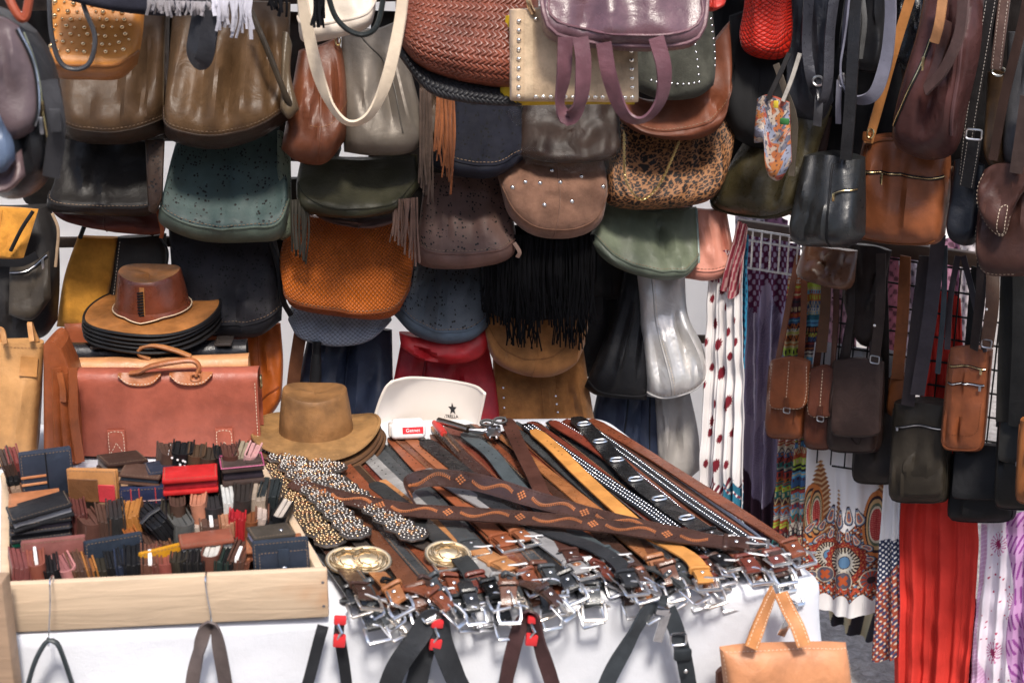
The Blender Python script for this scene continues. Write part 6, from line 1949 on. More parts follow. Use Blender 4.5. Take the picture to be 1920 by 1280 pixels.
band(b.root, [(1132, 80, .27), (1142, 140, .28), (1162, 200, .28), (1186, 224, .29), (1215, 220, .30), (1240, 185, .31), (1245, 130, .31), (1230, 70, .30)], .032, pl, T1, 'strap', .005, tw=[10, 20, 40, 60, 40, 10, 0])
# small red and rust pieces at the top edge
b = Bag('leather_bag', 'red leather bag corner at the top behind the plum bag', CAT, L((.38, .03, .02), .4), [(1310, -40), (1340, -40), (1372, -40)], [(1316, 10), (1330, 22), (1356, 12)], off=(.02, .05), T=.04, plane=T1)

# backpack cut by the frame, nearest of all
b = Bag('backpack', 'plum grey and black leather backpack hanging nearest the shopper', 'backpack', leather((.016, .016, .018), .3, .3, 1, 1.2), [(-60, 20), (0, 16), (70, 60)], [(-60, 330), (20, 372), (80, 350), (114, 280)], right=[(100, 110), (119, 200)], off=(.0, .04), T=.12, plane=T0, prof=[(0, .5), (.5, 1), (.8, 1), (1, .6)])
f = Bag('', '', '', leather((.105, .075, .08), .35, .3), [(-60, 30), (0, 32), (36, 50)], [(-60, 240), (20, 262), (62, 250)], right=[(62, 110), (76, 200)], off=(.115, .145), T=.035, plane=T0, root=b.root, part='front_panel', nu=20, nv=22)
f.zip([(.93, .04), (.98, .4), (.96, .9)], OLDSTEEL)
b.zip([(.80, .05), (.83, .4), (.82, .75)], BRASS, at=.62, pull=.035)
band(b.root, [(92, 150, .14), (104, 210, .15), (106, 250, .15), (96, 330, .12)], .03, L((.045, .045, .05), .3), T0, 'strap', .008)
tg = mk('zip_pull', MB().rbox(T0.px(104, 226, .17), (.010, .003, .02), .002, axes(T0)), L((.05, .05, .055), .35), b.root)
f = Bag('', '', '', leather((.09, .12, .18), .3), [(-60, 190), (-10, 200), (10, 230)], [(-60, 300), (0, 325), (28, 300)], right=[(26, 270)], off=(.16, .18), T=.03, plane=T0, root=b.root, part='blue_panel', nu=14, nv=14)
f = Bag('', '', '', leather((.13, .085, .085), .35), [(-60, 300), (0, 310), (40, 280)], [(-60, 350), (10, 360), (48, 330)], off=(.15, .16), T=.03, plane=T0, root=b.root, part='lower_pocket', nu=14, nv=14)
# red and cream straps above it
cl = cord(b.root, [(10, -20, .05), (28, 20, .06), (46, 34, .06), (58, -20, .05)], .008, leather((.35, .08, .04), .4), T0, 'handle')

b = Bag('backpack', 'black backpack with an orange yellow suede panel', 'backpack', L((.022, .02, .02), .5), [(-60, 385), (20, 388), (92, 384)], [(-60, 640), (20, 640), (80, 632), (108, 600)], right=[(108, 430), (112, 520)], off=(.12, .18), T=.10, prof=[(0, .6), (.5, 1), (.85, 1), (1, .6)])
f = Bag('', '', '', suede((.55, .24, .035)), [(-60, 388), (10, 388), (72, 392)], [(-60, 488), (0, 486), (44, 484)], off=(.25, .28), T=.015, root=b.root, part='yellow_panel', nu=14, nv=14)
f = Bag('', '', '', L((.05, .04, .03), .5), [(18, 500), (60, 492), (92, 470)], [(16, 590), (60, 600), (96, 560)], off=(.26, .29), T=.025, root=b.root, part='pocket', nu=16, nv=16)
f.zip([(.05, .12), (.5, .1), (.95, .06)], OLDSTEEL)
cord(b.root, [(20, 470, .30), (40, 430, .31), (62, 396, .30)], .005, L(BLACK), name='cord')
cord(b.root, [(98, 400, .25), (109, 430, .25), (107, 470, .25), (104, 500, .25)], .004, leather((.5, .36, .24), .5), name='piping')
band(b.root, [(0, 492, .3), (40, 492, .31), (70, 478, .31)], .02, L(BLACK, .5), name='strap')
# ------------------------------------------------------------------ the rack wall: garments, grids, pouches, shoulder bags
def sheet(name, label, cat, mat, top, bot, left=None, right=None, off=0.0, plane=None, pleats=((7, .012),), nu=120, nv=90, colf=None, seed=0, gather=.35, group=None, root=None, part='skirt'):
    plane = plane or RW
    u, v = np.linspace(0, 1, nu), np.linspace(0, 1, nv)
    p = coons(top, bot, left, right, u, v)
    P = plane.px(p[..., 0], p[..., 1], off)
    U, V_ = u[None] + 0 * v[:, None], v[:, None] + 0 * u[None]
    w = 0
    for i, (k, a) in enumerate(pleats):
        ph = .5 * np.sin(V_ * 3 + i + seed) + .8 * np.sin(U * 5 + i * 2 + seed)
        s = np.sin(2 * pi * k * U + ph * 1.3)
        w = w + a * np.sign(s) * np.abs(s) ** .75 * (gather + (1 - gather) * V_)
    w = w + wob(P, 5, .006, seed + 3)
    P = P + plane.n * w[..., None]
    c = colf(p[..., 0], p[..., 1], U, V_) if colf else None
    m = MB().grid(P, np.stack([U, V_], -1), c, flip=True)
    Q = P - plane.n * .004
    m.grid(Q, None, c)
    for a, b_ in ((P[:, 0], Q[:, 0]), (Q[:, -1], P[:, -1])):
        m.grid(np.stack([a, b_], 1), c=None if c is None else np.tile(c[nv // 2, nu // 2], (len(a) * 2, 1)))
    m.grid(np.stack([Q[-1], P[-1]]), c=None if c is None else np.concatenate([c[-1], c[-1]]))
    if root is None:
        root = thing(name, label, cat, P[-1, nu // 2], group)
    mk(part, m, mat, root)
    root_ = root
    return root_, P

def mixm(c, mask, col):
    return np.where(mask[..., None], np.asarray(col, float), c)
CV = cloth((1, 1, 1), True, .85, crease=.002, mott=.03)

def paisley(X, Y, U, V):
    c = np.zeros(X.shape + (3,)) + A(.74, .70, .68)
    pts = [(1341, 607), (1362, 575), (1378, 600), (1348, 645), (1366, 622), (1332, 690), (1351, 700), (1369, 668), (1340, 757), (1360, 762), (1330, 812), (1350, 822), (1366, 752), (1322, 720), (1380, 640), (1345, 870), (1365, 868), (1324, 868), (1335, 790), (1372, 812), (1326, 640), (1356, 540), (1374, 540), (1336, 560)]
    for i, (x, y) in enumerate(pts):
        r = 4.8 if i % 3 else 6.8
        dx, dy = (X - x) / r * 1.4, (Y - y) / r / 1.7
        d = np.hypot(dx + .25 * dy, dy)
        an = np.arctan2(dy, dx)
        c = mixm(c, d < 1 + .14 * np.sin(an * 14), (.17, .012, .022))
    b_ = (Y > 890 + 24 * np.abs(np.sin((X - 1310) * .11))) & (np.sin((X * .8 + Y * .35)) > -.3)
    c = mixm(c, b_, (.16, .02, .035))
    c = mixm(c, (X > 1356) & (Y > 905 + 10 * np.sin(X * .3)) & (np.sin(X * .5 - Y * .3) > -.7), (.02, .13, .2))
    c = mixm(c, (Y < 530) & (np.sin(X * .9) * np.sin(Y * .35) > .1), (.2, .02, .06))
    return c
def feather(X, Y, U, V):
    t = np.clip((Y - 440) / 560, 0, 1)
    c = np.zeros(X.shape + (3,)) + A(.30, .25, .36)
    c = c * (1 - t[..., None] * .3) + A(.16, .14, .19) * np.clip(np.sin(t * 6 + 1), 0, 1)[..., None]
    for cx, y0, y1 in ((1412, 560, 790), (1447, 560, 800), (1432, 790, 1000), (1472, 700, 960)):
        q = (Y - y0) / (y1 - y0)
        hw = 22 * np.sqrt(np.clip(np.sin(np.clip(q, 0, 1) * pi), 0, 1))
        inn = (np.abs(X - cx) < hw) & (q > 0) & (q < 1)
        bar_ = (np.sin((Y + np.abs(X - cx) * 1.7) * 1.25) > -.1 + .9 * np.sin(Y * .07 + cx) * np.sin(X * .21 + Y * .03))
        c = mixm(c, inn & bar_, (.14, .11, .19))
        c = mixm(c, inn & (np.abs(X - cx) < 1.2), (.6, .55, .66))
    c = mixm(c, (Y > 860 + 90 * np.abs(np.sin((X - 1395) * .042))), (.03, .012, .025))
    c = mixm(c, (Y < 560 + 30 * np.sin(X * .13)) & (np.sin(X * .55) * np.sin(Y * .3) > -.2), (.12, .02, .07))
    return c
def bands(seed, px0):
    r = np.random.RandomState(seed)
    pal = [(.06, .02, .03), (.35, .45, .06), (.45, .36, .2), (.04, .1, .22), (.3, .04, .03), (.02, .02, .03), (.1, .3, .45), (.4, .12, .03), (.5, .45, .38), (.02, .14, .13)]
    hs = np.cumsum(r.randint(4, 15, 90))
    cs = r.randint(0, len(pal), 90)
    c2 = r.randint(0, len(pal), 90)
    kk = r.randint(0, 3, 90)
    def f(X, Y, U, V):
        yy = Y - 440 + 3 * np.sin(X * .05)
        i = np.clip(np.searchsorted(hs, yy), 0, 89)
        lo = np.where(i > 0, hs[np.maximum(i - 1, 0)], 0)
        fr = (yy - lo) / np.maximum(hs[i] - lo, 1)
        P_ = np.array(pal)
        z = np.abs(((X * .16) % 1) - .5) * 2
        pat = np.where(kk[i] == 0, np.abs(fr - z) < .22, np.where(kk[i] == 1, (np.abs(fr - .5) < .3) & (np.sin(X * 1.3) > 0), (fr > .35) & (fr < .6)))
        return np.where(pat[..., None], P_[c2[i]], P_[cs[i]])
    return f
def mandala(X, Y, U, V):
    c = np.zeros(X.shape + (3,)) + A(.74, .72, .72)
    red, rust, org, dk, blue, cream, grn = (.36, .03, .035), (.30, .075, .03), (.5, .17, .05), (.035, .02, .025), (.09, .2, .34), (.6, .52, .4), (.10, .12, .08)
    # patterned ground below a scalloped line
    gl = 985 - 10 * np.sin(X * .09) - 40 * np.exp(-((X - 1525) / 22) ** 2) - 20 * np.exp(-((X - 1640) / 25) ** 2)
    g = (Y > gl) & (Y < 1128 - 14 * np.abs(np.sin((X - 1560) * .085)))
    c = mixm(c, g, rust)
    c = mixm(c, g & (np.sin(X * .75 + Y * .4) * np.sin(Y * .7 - X * .3) > .1), dk)
    c = mixm(c, g & (np.sin(X * .5) * np.sin(Y * .55 + 1) > .55), cream)
    c = mixm(c, g & (np.sin(X * .33 + 2) * np.sin(Y * .36) > .7), blue)
    # tall scaled plumes
    for cx, yt, wd in ((1537, 862, 16), (1571, 918, 6), (1652, 905, 26)):
        q = (Y - yt) / 140.
        hw = wd * np.clip(q * 2.2, 0, 1) ** .7
        inn = (np.abs(X - cx) < hw + 2 * np.sin(Y * .8)) & (q > 0) & (Y < 1010)
        sc = np.sin(Y * .62 + np.abs(X - cx) * .5)
        c = mixm(c, inn, (.42, .22, .09))
        c = mixm(c, inn & (sc > .2), (.22, .07, .03))
        c = mixm(c, inn & (sc < -.75), (.55, .4, .25))
    for cx, cy, rx, ry in ((1524, 960, 8, 26), (1642, 985, 12, 30), (1530, 962, 5, 24)):
        for k, q in ((2.1, org), (1.8, dk), (1.6, (.5, .33, .16)), (1.35, grn), (1.15, cream), (1., red)):
            d = np.hypot((X - cx) / rx, (Y - cy) / ry)
            c = mixm(c, d < k, q)
        c = mixm(c, (d < 1) & (np.sin(X * 1.2 + Y * .9) * np.sin(X * 1.2 - Y * .9) > .45), (.6, .2, .15))
    # drops in a fan
    for cx, cy, an, s in ((1556, 966, .25, 1), (1576, 972, .06, 1), (1593, 966, -.12, 1), (1612, 968, -.25, 1), (1624, 1026, -1.2, .8), (1626, 1048, -1.4, .8), (1536, 1010, .9, .8), (1556, 1000, .3, .75), (1574, 1002, .08, .75), (1592, 1002, -.1, .75), (1608, 1008, -.4, .75), (1522, 985, .7, .8), (1540, 985, .5, .8)):
        x = ((X - cx) * math.cos(an) + (Y - cy) * math.sin(an)) / s
        y = (-(X - cx) * math.sin(an) + (Y - cy) * math.cos(an)) / s
        wd = 8.5 * (1 + y / 26) * .85 + .01
        d = np.maximum(np.abs(x) / np.maximum(wd, .1), np.hypot(x / 8.5, (y - 6) / 17) * .0 + np.abs(y) / 18)
        d = np.where(y > 6, np.hypot(x / 9., (y - 6) / 12.), d)
        for k, q in ((1.0, dk), (.82, (.16, .2, .3)), (.62, cream), (.44, (.45, .1, .04)), (.26, (.1, .14, .2))):
            c = mixm(c, d < k, q)
    # the two wheels
    for cx, cy, s in ((1551, 1042, .84), (1585, 1052, 1.0)):
        d = np.hypot(X - cx, Y - cy) / s
        an = np.arctan2(Y - cy, X - cx)
        c = mixm(c, d < 38 + 1.5 * np.sin(an * 22), (.25, .02, .02))
        c = mixm(c, (d < 36) & (np.sin(an * 20) * np.sin(d * .9) > .2), (.42, .14, .05))
        c = mixm(c, d < 29, dk)
        c = mixm(c, (d < 28) & (np.sin(an * 26) > .3) & (d > 20), cream)
        c = mixm(c, d < 21, (.08, .06, .05))
        c = mixm(c, (d < 19 + 2.5 * np.sin(an * 18)), (.62, .58, .5))
        c = mixm(c, d < 12, dk)
        c = mixm(c, d < 10.5, (.12, .24, .4))
    for cx, cy, r in ((1544, 1078, 17), (1583, 1086, 19), (1632, 1088, 20), (1518, 1078, 12)):
        d = np.maximum(np.hypot(X - cx, (Y - cy) * 1.1) / r, 0)
        c = mixm(c, d < 1, cream)
        c = mixm(c, d < .9, (.11, .10, .13))
        x, y = X - cx, Y - cy
        if r == 20:
            an = np.arctan2(y, x)
            c = mixm(c, (d < .9) & (np.sin(an * 12) > 0), (.4, .05, .02))
            c = mixm(c, d < .35, dk)
        else:
            c = mixm(c, (d < .62) & ((np.abs(x - y) < 5) | (np.abs(x + y) < 5)), (.52, .1, .03))
    zz_ = (Y > 1098) & (Y < 1122 - 14 * np.abs(np.sin((X - 1560) * .085)))
    c = mixm(c, zz_ & (np.abs(((Y - 1100) / 12 - np.abs(((X * .07) % 1) - .5) * 2)) < .3), (.5, .07, .03))
    return c
def pinkdots(X, Y, U, V):
    c = np.zeros(X.shape + (3,)) + A(.74, .68, .76)
    rr = np.random.RandomState(6)
    for i in range(110):
        x, y = rr.uniform(1830, 1930), rr.uniform(985, 1280)
        c = mixm(c, np.hypot(X - x, Y - y) < rr.uniform(1, 2.2), (.42, .05, .12))
    for cx, cy in ((1872, 1020), (1862, 1222), (1905, 1130)):
        d = np.hypot(X - cx, (Y - cy) * .75)
        an = np.arctan2(Y - cy, X - cx)
        c = mixm(c, (d < 15) & (np.sin(an * 16) > .2), (.5, .2, .35))
        c = mixm(c, d < 6 + 1.5 * np.sin(an * 9), (.3, .02, .1))
    pk = (X < 1842 + 10 * np.sin(Y * .02)) & (Y > 985)
    c = mixm(c, pk, (.6, .36, .56))
    c = mixm(c, pk & (np.sin(Y * .8 + X * .4) > .6), (.7, .5, .68))
    pr = (X > 1893 + 8 * np.sin(Y * .03))
    c = mixm(c, pr, (.5, .28, .5))
    c = mixm(c, pr & (np.sin(np.hypot(X - 1985, (Y - 1120) * .6) * .8) > .3) & (np.sin(Y * .13 + 1) > -.5), (.25, .06, .26))
    return c
def navyp(X, Y, U, V):
    c = np.zeros(X.shape + (3,)) + A(.7, .69, .7)
    c = mixm(c, (Y > 1010) & (np.sin(X * .7 + 1) * np.sin(Y * .6) > -.35), (.025, .035, .08))
    m = Y > 1085 + (1660 - X) * 1.2
    c = mixm(c, m, (.3, .06, .03))
    c = mixm(c, m & (np.sin(X * .45 + Y * .2) * np.sin(Y * .4) > .1), (.05, .05, .12))
    c = mixm(c, m & (np.sin(X * .6) * np.sin(Y * .5 + 1) > .5), (.6, .5, .4))
    return c

sheet('dress', 'white dress printed with dark red paisley drops at the rack end', 'dress', CV, [(1332, 470), (1360, 470), (1394, 470)], [(1308, 955), (1345, 965), (1392, 985)], off=.50, colf=paisley, nu=150, nv=330, pleats=((4, .012), (9, .004)), seed=2)
sheet('shawl', 'bright blue patterned shawl strip beside the white paisley dress', 'shawl', CV, [(1386, 420), (1395, 430), (1404, 440)], [(1386, 640), (1392, 660), (1398, 690)], off=.44, pleats=((1.5, .01),), nu=24, nv=80, colf=lambda X, Y, U, V: np.where((np.sin(X * .9) * np.sin(Y * .4) > .2)[..., None], A(.02, .04, .1), A(.03, .22, .36)))
sheet('shawl', 'dark red fringed shawl hanging at the end of the rail', 'shawl', CV, [(1382, 415), (1394, 420), (1402, 425)], [(1352, 540), (1372, 560), (1388, 540)], off=.52, pleats=((2.5, .01),), nu=30, nv=60, colf=lambda X, Y, U, V: np.where((np.sin(X * 1.2 + Y * .3) > .3)[..., None], A(.5, .3, .28), A(.25, .03, .05)))
sheet('dress', 'purple dress with a pale feather print', 'dress', CV, [(1392, 440), (1440, 445), (1500, 460)], [(1384, 1010), (1430, 1015), (1468, 1020)], off=-.03, colf=feather, nu=130, nv=330, pleats=((4, .016), (9, .004)), seed=4)
sheet('trousers', 'trousers with narrow multicoloured woven bands', 'trousers', CV, [(1476, 520), (1500, 520), (1524, 520)], [(1446, 1020), (1468, 1024), (1486, 1026)], off=.02, colf=bands(3, 0), nu=70, nv=460, pleats=((2.5, .012),), seed=5)
sheet('trousers', 'second pair of banded trousers, darker, beside the mandala dress', 'trousers', CV, [(1510, 520), (1530, 520), (1552, 520)], [(1478, 1018), (1500, 1022), (1520, 1024)], off=.03, colf=bands(8, 0), nu=60, nv=460, pleats=((2, .012),), seed=6)
rt, P = sheet('dress', 'white dress with a large red and blue mandala border', 'dress', CV, [(1530, 640), (1610, 650), (1700, 660)], [(1498, 1132), (1580, 1152), (1676, 1150)], off=.04, colf=mandala, nu=260, nv=520, pleats=((2.5, .016), (6, .005)), seed=7)
sheet('dress', 'navy and white printed dress hem below the black pouches', 'dress', CV, [(1660, 880), (1672, 882), (1690, 884)], [(1636, 1235), (1656, 1240), (1684, 1232)], off=.09, colf=navyp, nu=60, nv=300, pleats=((2, .012),), seed=8)
sheet('dress', 'plain bright red pleated dress behind the grid', 'dress', cloth((.64, .042, .03), rough=.85, crease=.008, mott=.16), [(1742, 555), (1770, 545), (1800, 560)], [(1676, 1330), (1750, 1340), (1812, 1335)], left=[(1735, 700), (1672, 960), (1676, 1150)], right=[(1815, 760), (1836, 1000), (1826, 1180)], off=.06, nu=160, nv=80, pleats=((2.3, .011), (5.3, .009), (11, .003)), seed=9)
sheet('dress', 'white dress with magenta dots and pink edges', 'dress', CV, [(1838, 960), (1880, 960), (1960, 960)], [(1816, 1330), (1880, 1340), (1960, 1340)], left=[(1836, 1060), (1826, 1180)], off=.08, colf=pinkdots, nu=140, nv=260, pleats=((4, .014), (9, .004)), seed=11)
sheet('dress', 'dark burgundy dress edge between the red and the dotted dress', 'dress', CV, [(1815, 1120), (1822, 1120), (1832, 1120)], [(1806, 1340), (1820, 1342), (1834, 1340)], off=.03, colf=lambda X, Y, U, V: np.where((np.sin(X * .8) * np.sin(Y * .5) > .4)[..., None], A(.4, .1, .2), A(.09, .012, .05)), nu=30, nv=90, pleats=((1.5, .01),), seed=12)
# hems and folded cloth low down behind
sheet('skirt', 'cream and dark skirt hem low behind the mandala dress', 'skirt', CV, [(1555, 1120), (1610, 1125), (1680, 1120)], [(1560, 1165), (1612, 1195), (1650, 1200)], off=-.10, colf=lambda X, Y, U, V: np.where((np.sin(X * .17 + Y * .05) > .2)[..., None], A(.5, .45, .3), A(.03, .03, .04)), nu=60, nv=30, pleats=((3, .02),), seed=13)

# garments on hangers beyond the grid: soft colour seen between straps
rg = random.Random(12)
gcol = [(.55, .5, .56), (.4, .2, .3), (.6, .56, .6), (.12, .16, .3), (.5, .3, .36), (.62, .6, .62), (.3, .1, .14), (.42, .4, .5)]
cn = ['pale lilac', 'dusty rose', 'off white', 'navy blue', 'soft pink', 'white', 'wine red', 'pale violet']
for i in range(14):
    x = 1400 + i * 42
    if i % 3 == 2:
        continue
    c = A(*gcol[i % 8])
    sd = i * 1.7
    lab = '%s printed blouse hanging beyond the grid, %s along the rail' % (cn[i % 8], names[i])
    top_y = 400 + (x - 1390) * .14
    def cf(X, Y, U, V, c=c, sd=sd):
        m = np.sin(X * .35 + sd) * np.sin(Y * .3 + sd * 2) + .5 * np.sin(X * .13 - Y * .2)
        return np.where((m > .45)[..., None], c * .35, np.where((m < -.55)[..., None], np.minimum(1, c * 1.25), c))
    sheet('blouse', lab, 'blouse', CV, [(x - 22, top_y), (x + 5, top_y - 8), (x + 34, top_y + 6)], [(x - 26, top_y + 260), (x + 6, top_y + 270), (x + 36, top_y + 262)], off=-.16 - .03 * (i % 2), colf=cf, nu=44, nv=120, pleats=((1.5, .014),), seed=i, part='cloth')

# wire rack and black grid
def wires(name, label, xs, ys, off, r, mat, cat, x0, x1, skew=.155):
    root = thing(name, label, cat, RW.px(x0, ys[-1], off))
    f = lambda x, y: y + (x - x0) * skew
    for y in ys:
        mk('wire', MB().tube(RW.px(np.array([x0, x1]), np.array([f(x0, y), f(x1, y)]), off), r * 1.25, 6), mat, root)
    for x in xs:
        # uprights: straight down in the place
        a = RW.px(x, f(x, ys[0]), off)
        bz = RW.px(x, f(x, ys[-1]), off)[2]
        mk('wire', MB().tube(np.array([a + RW.n * r * 1.5, A(a[0], a[1], bz) + RW.n * r * 1.5]), r, 6), mat, root)
    return root
wires('wire_rack', 'chrome wire rack shelf in front of the purple dress', np.arange(1396, 1530, 17), [428, 448, 500], .10, .0028, CHROME, 'rack', 1390, 1535, .16)
wires('grid_panel', 'black wire grid panel behind the pouches', np.arange(1560, 1990, 27), list(range(468, 900, 45)), .07, .0024, metal((.03, .03, .03), .5), 'grid', 1560, 1990, .15)

def pouch(label, col, x0, x1, y0, y1, off, T=.05, flap=None, rough=.4, straps=(), buckle_=False, zips=0, name='pouch', lean=6, pocket=None, stitch=None, plane=None, suede_=False, strapcol=None, sw=.02, cat='shoulder bag', piping=True, front_seam=False):
    pl = plane or RW
    mat = suede(col) if suede_ else leather(col, rough, .3)
    dk = leather(tuple(c * .6 for c in col), rough)
    b = Bag(name, label, cat, mat, [(x0 + lean, y0 + 4), ((x0 + x1) / 2 + lean, y0), (x1 + lean, y0 + 8)], [(x0, y1 - 16), (x0 + 8, y1 - 3), ((x0 + x1) / 2, y1), (x1 - 10, y1 - 1), (x1, y1 - 14)],
            off=(off, off + .02), T=T, plane=pl, ku=6, prof=[(0, .6), (.3, .9), (.8, 1), (1, .7)], nu=24, nv=24, back=.7)
    b.dk = dk
    if piping:
        b.pipe([(.03, .05), (.02, .5), (.03, .85), (.12, .95), (.5, .97), (.88, .95), (.97, .85), (.98, .5), (.97, .05)], dk, .0024)
    if flap:
        fw = flap
        f = Bag('', '', '', mat, [(x0 + lean + 1, y0 + 2), ((x0 + x1) / 2 + lean, y0 - 4), (x1 + lean - 1, y0 + 4)], [(x0 + 3, y0 + (y1 - y0) * fw - 10), (x0 + 10, y0 + (y1 - y0) * fw), ((x0 + x1) / 2, y0 + (y1 - y0) * fw + 3), (x1 - 10, y0 + (y1 - y0) * fw), (x1 - 1, y0 + (y1 - y0) * fw - 10)], off=(off + T * .7, off + T + .03), T=.012, plane=pl, root=b.root, part='flap', nu=16, nv=16, ku=10, kb=20, prof=[(0, 1), (1, 1)], noise=.001, auto=False)
        if stitch:
            f.stitch([(.06, .05), (.06, .9), (.5, .95), (.94, .9), (.94, .05)], stitch, .006, .004, .0016)
        if front_seam:
            f.stitch([(.5, .05), (.48, .8)], stitch or THREAD, .006, .004, .0016)
        if buckle_:
            f.strip([(.5, .75), (.5, .99)], .016, dk, 'strap_tab', .003)
            p, n = f.at(.5, .97, .006)
            ring(b.root, p, pl.d, A(0, 0, 1), .010, .008, .002, OLDSTEEL, 'buckle', 4)
    for i in range(zips):
        b.zip([(.12, .16 + .16 * i), (.5, .17 + .16 * i), (.9, .18 + .16 * i)], OLDSTEEL if i else BRASS, at=.9, pull=.014, w=.007)
    if pocket:
        q = Bag('', '', '', mat, [(x0 + 12, y0 + (y1 - y0) * pocket), ((x0 + x1) / 2, y0 + (y1 - y0) * pocket - 2), (x1 - 12, y0 + (y1 - y0) * pocket + 3)], [(x0 + 8, y1 - 26), (x0 + 20, y1 - 14), ((x0 + x1) / 2, y1 - 11), (x1 - 22, y1 - 14), (x1 - 12, y1 - 24)], off=(off + T * .8, off + T + .01), T=.014, plane=pl, root=b.root, part='pocket', nu=16, nv=16)
    for s in straps:
        band(b.root, [(x, y, o_) for x, y, o_ in s], sw, leather(strapcol or tuple(c * .85 for c in col), rough), pl, 'strap', .0035, 40, tw=[rnd.uniform(-35, 35), rnd.uniform(-20, 20), rnd.uniform(-30, 30)])
    return b

def hang(x, y, xt, yt, o0, o1, sp=14):
    """two strap runs from a pouch's sides up to the rail"""
    return [[(x - sp, y, o0), ((x - sp + xt - 5) / 2, (y + yt) / 2, (o0 + o1) / 2 + .01), (xt - 5, yt, o1)], [(x + sp, y, o0), ((x + sp + xt + 6) / 2 + 3, (y + yt) / 2, (o0 + o1) / 2), (xt + 6, yt, o1)]]

WS = cloth((.62, .5, .38), fine=200.)
pouch('charcoal pouch tucked furthest back between the brown pouches', (.022, .017, .015), 1600, 1682, 765, 908, .08, .03, None, straps=hang(1645, 770, 1650, 490, .1, .1))
pouch('small cognac belt pouch with flap and buckle, outermost on the rail', (.24, .075, .032), 1440, 1514, 672, 822, .12, .05, .62, buckle_=True, stitch=WS, front_seam=True, straps=hang(1478, 690, 1502, 478, .13, .1, 22))
pouch('small chestnut belt pouch with flap beside the cognac pouch', (.11, .035, .02), 1512, 1568, 688, 842, .12, .05, .6, buckle_=True, stitch=WS, front_seam=True, straps=hang(1545, 700, 1562, 480, .13, .1, 16))
b = pouch('dark brown pouch with slanted flap and big zip pull', (.034, .02, .017), 1556, 1652, 674, 848, .14, .055, .82, straps=hang(1610, 690, 1625, 480, .15, .1, 30), strapcol=(.03, .02, .018), sw=.03)
b.zip([(.86, .2), (.86, .6)], OLDSTEEL, at=.3, pull=.03)
b.pipe([(.2, .3), (.45, .7), (.66, .85), (.75, .5)], leather((.025, .015, .012), .5), .0018)
pouch('pale orange strap bag half hidden behind the dark pouches', (.30, .10, .035), 1664, 1712, 700, 780, .07, .03, None, straps=[[(1682, 710, .1), (1692, 600, .1), (1698, 480, .1)]], strapcol=(.30, .10, .035), sw=.034)
b = pouch('weathered dark olive pouch with a rounded front pocket', (.03, .024, .017), 1672, 1780, 748, 942, .15, .06, None, rough=.5, pocket=.42, straps=[[(1702, 760, .2), (1720, 600, .2), (1736, 480, .17)]], strapcol=(.035, .026, .028), sw=.036)
b.zip([(.14, .22), (.5, .2), (.88, .22)], OLDSTEEL, at=.1, pull=.01)
b = pouch('cognac neck pouch with two zips and a flat pocket', (.27, .085, .036), 1766, 1846, 648, 846, .20, .03, None, zips=2, straps=[[(1776, 655, .22), (1782, 560, .2), (1796, 480, .16)], [(1846, 660, .22), (1826, 560, .2), (1806, 480, .16)]], strapcol=(.045, .035, .04), lean=16, sw=.016)
b.stitch([(.1, .5), (.1, .74), (.2, .8), (.5, .82), (.75, .8), (.84, .72), (.86, .5)], cloth((.12, .04, .015)))
pouch('large matte black pouch under the cognac neck pouch', (.009, .009, .010), 1782, 1905, 836, 976, .12, .06, .7, rough=.55, straps=[[(1800, 850, .2), (1815, 700, .18), (1830, 500, .16)]], sw=.03)
b = pouch('black buckled pouch at the end of the rack', (.016, .015, .013), 1868, 1960, 775, 955, .2, .05, .5, straps=[[(1880, 790, .26), (1886, 620, .25), (1890, 480, .22)]], buckle_=True, sw=.036)
b = pouch('orange bag edge cut off beside the black buckled pouch', (.33, .12, .04), 1908, 1985, 780, 944, .3, .05, None)

# strap runs of bags further along the rail
for i, (x0, y0, x1, y1, w, c, o_, lb) in enumerate([
    (1540, 660, 1548, 470, .03, (.10, .045, .022), .16, 'brown leather strap hanging beside the chestnut pouch'),
    (1585, 690, 1600, 475, .02, (.025, .018, .016), .17, 'dark strap hanging just above the slanted flap pouch'),
    (1640, 680, 1652, 475, .028, (.045, .03, .025), .19, 'dark brown strap with a buckle above the slanted flap pouch'),
    (1720, 740, 1760, 440, .038, (.05, .042, .05), .22, 'wide slate grey strap crossing in front of the grid'),
    (1758, 700, 1772, 460, .014, (.05, .06, .07), .21, 'slim blue grey strap in front of the red dress'),
    (1826, 655, 1842, 460, .026, (.03, .02, .018), .23, 'dark brown strap above the cognac neck pouch'),
    (1850, 650, 1862, 500, .034, (.09, .05, .035), .25, 'brown canvas strap hanging under the saddle bag'),
    (1878, 800, 1886, 480, .03, (.02, .02, .02), .21, 'black strap running down to the buckled pouch'),
    (1908, 800, 1918, 440, .05, (.014, .014, .014), .28, 'broad black strap at the very end of the rack')]):
    rt = thing('shoulder_strap', lb, 'strap', RW.px(x0, y0, o_))
    band(rt, [(x0, y0, o_), ((x0 + x1) / 2 + 4, (y0 + y1) / 2, o_ + .01), (x1, y1, o_ - .03)], w, leather(c, .42), RW, 'strap', .004, 40, tw=[rnd.uniform(-30, 30), 0, rnd.uniform(-30, 30)])
    if i in (2, 6):
        ring(rt, RW.px(x0, y0 - 6, o_ + .004), RW.d, A(0, 0, 1), .013, .011, .002, OLDSTEEL, 'buckle', 5)
        p = RW.px(x0, y0 - 70, o_ + .012)
        put('rivet', RIVET, rt, frame(p, RW.d, A(0, 0, 1), RW.n))

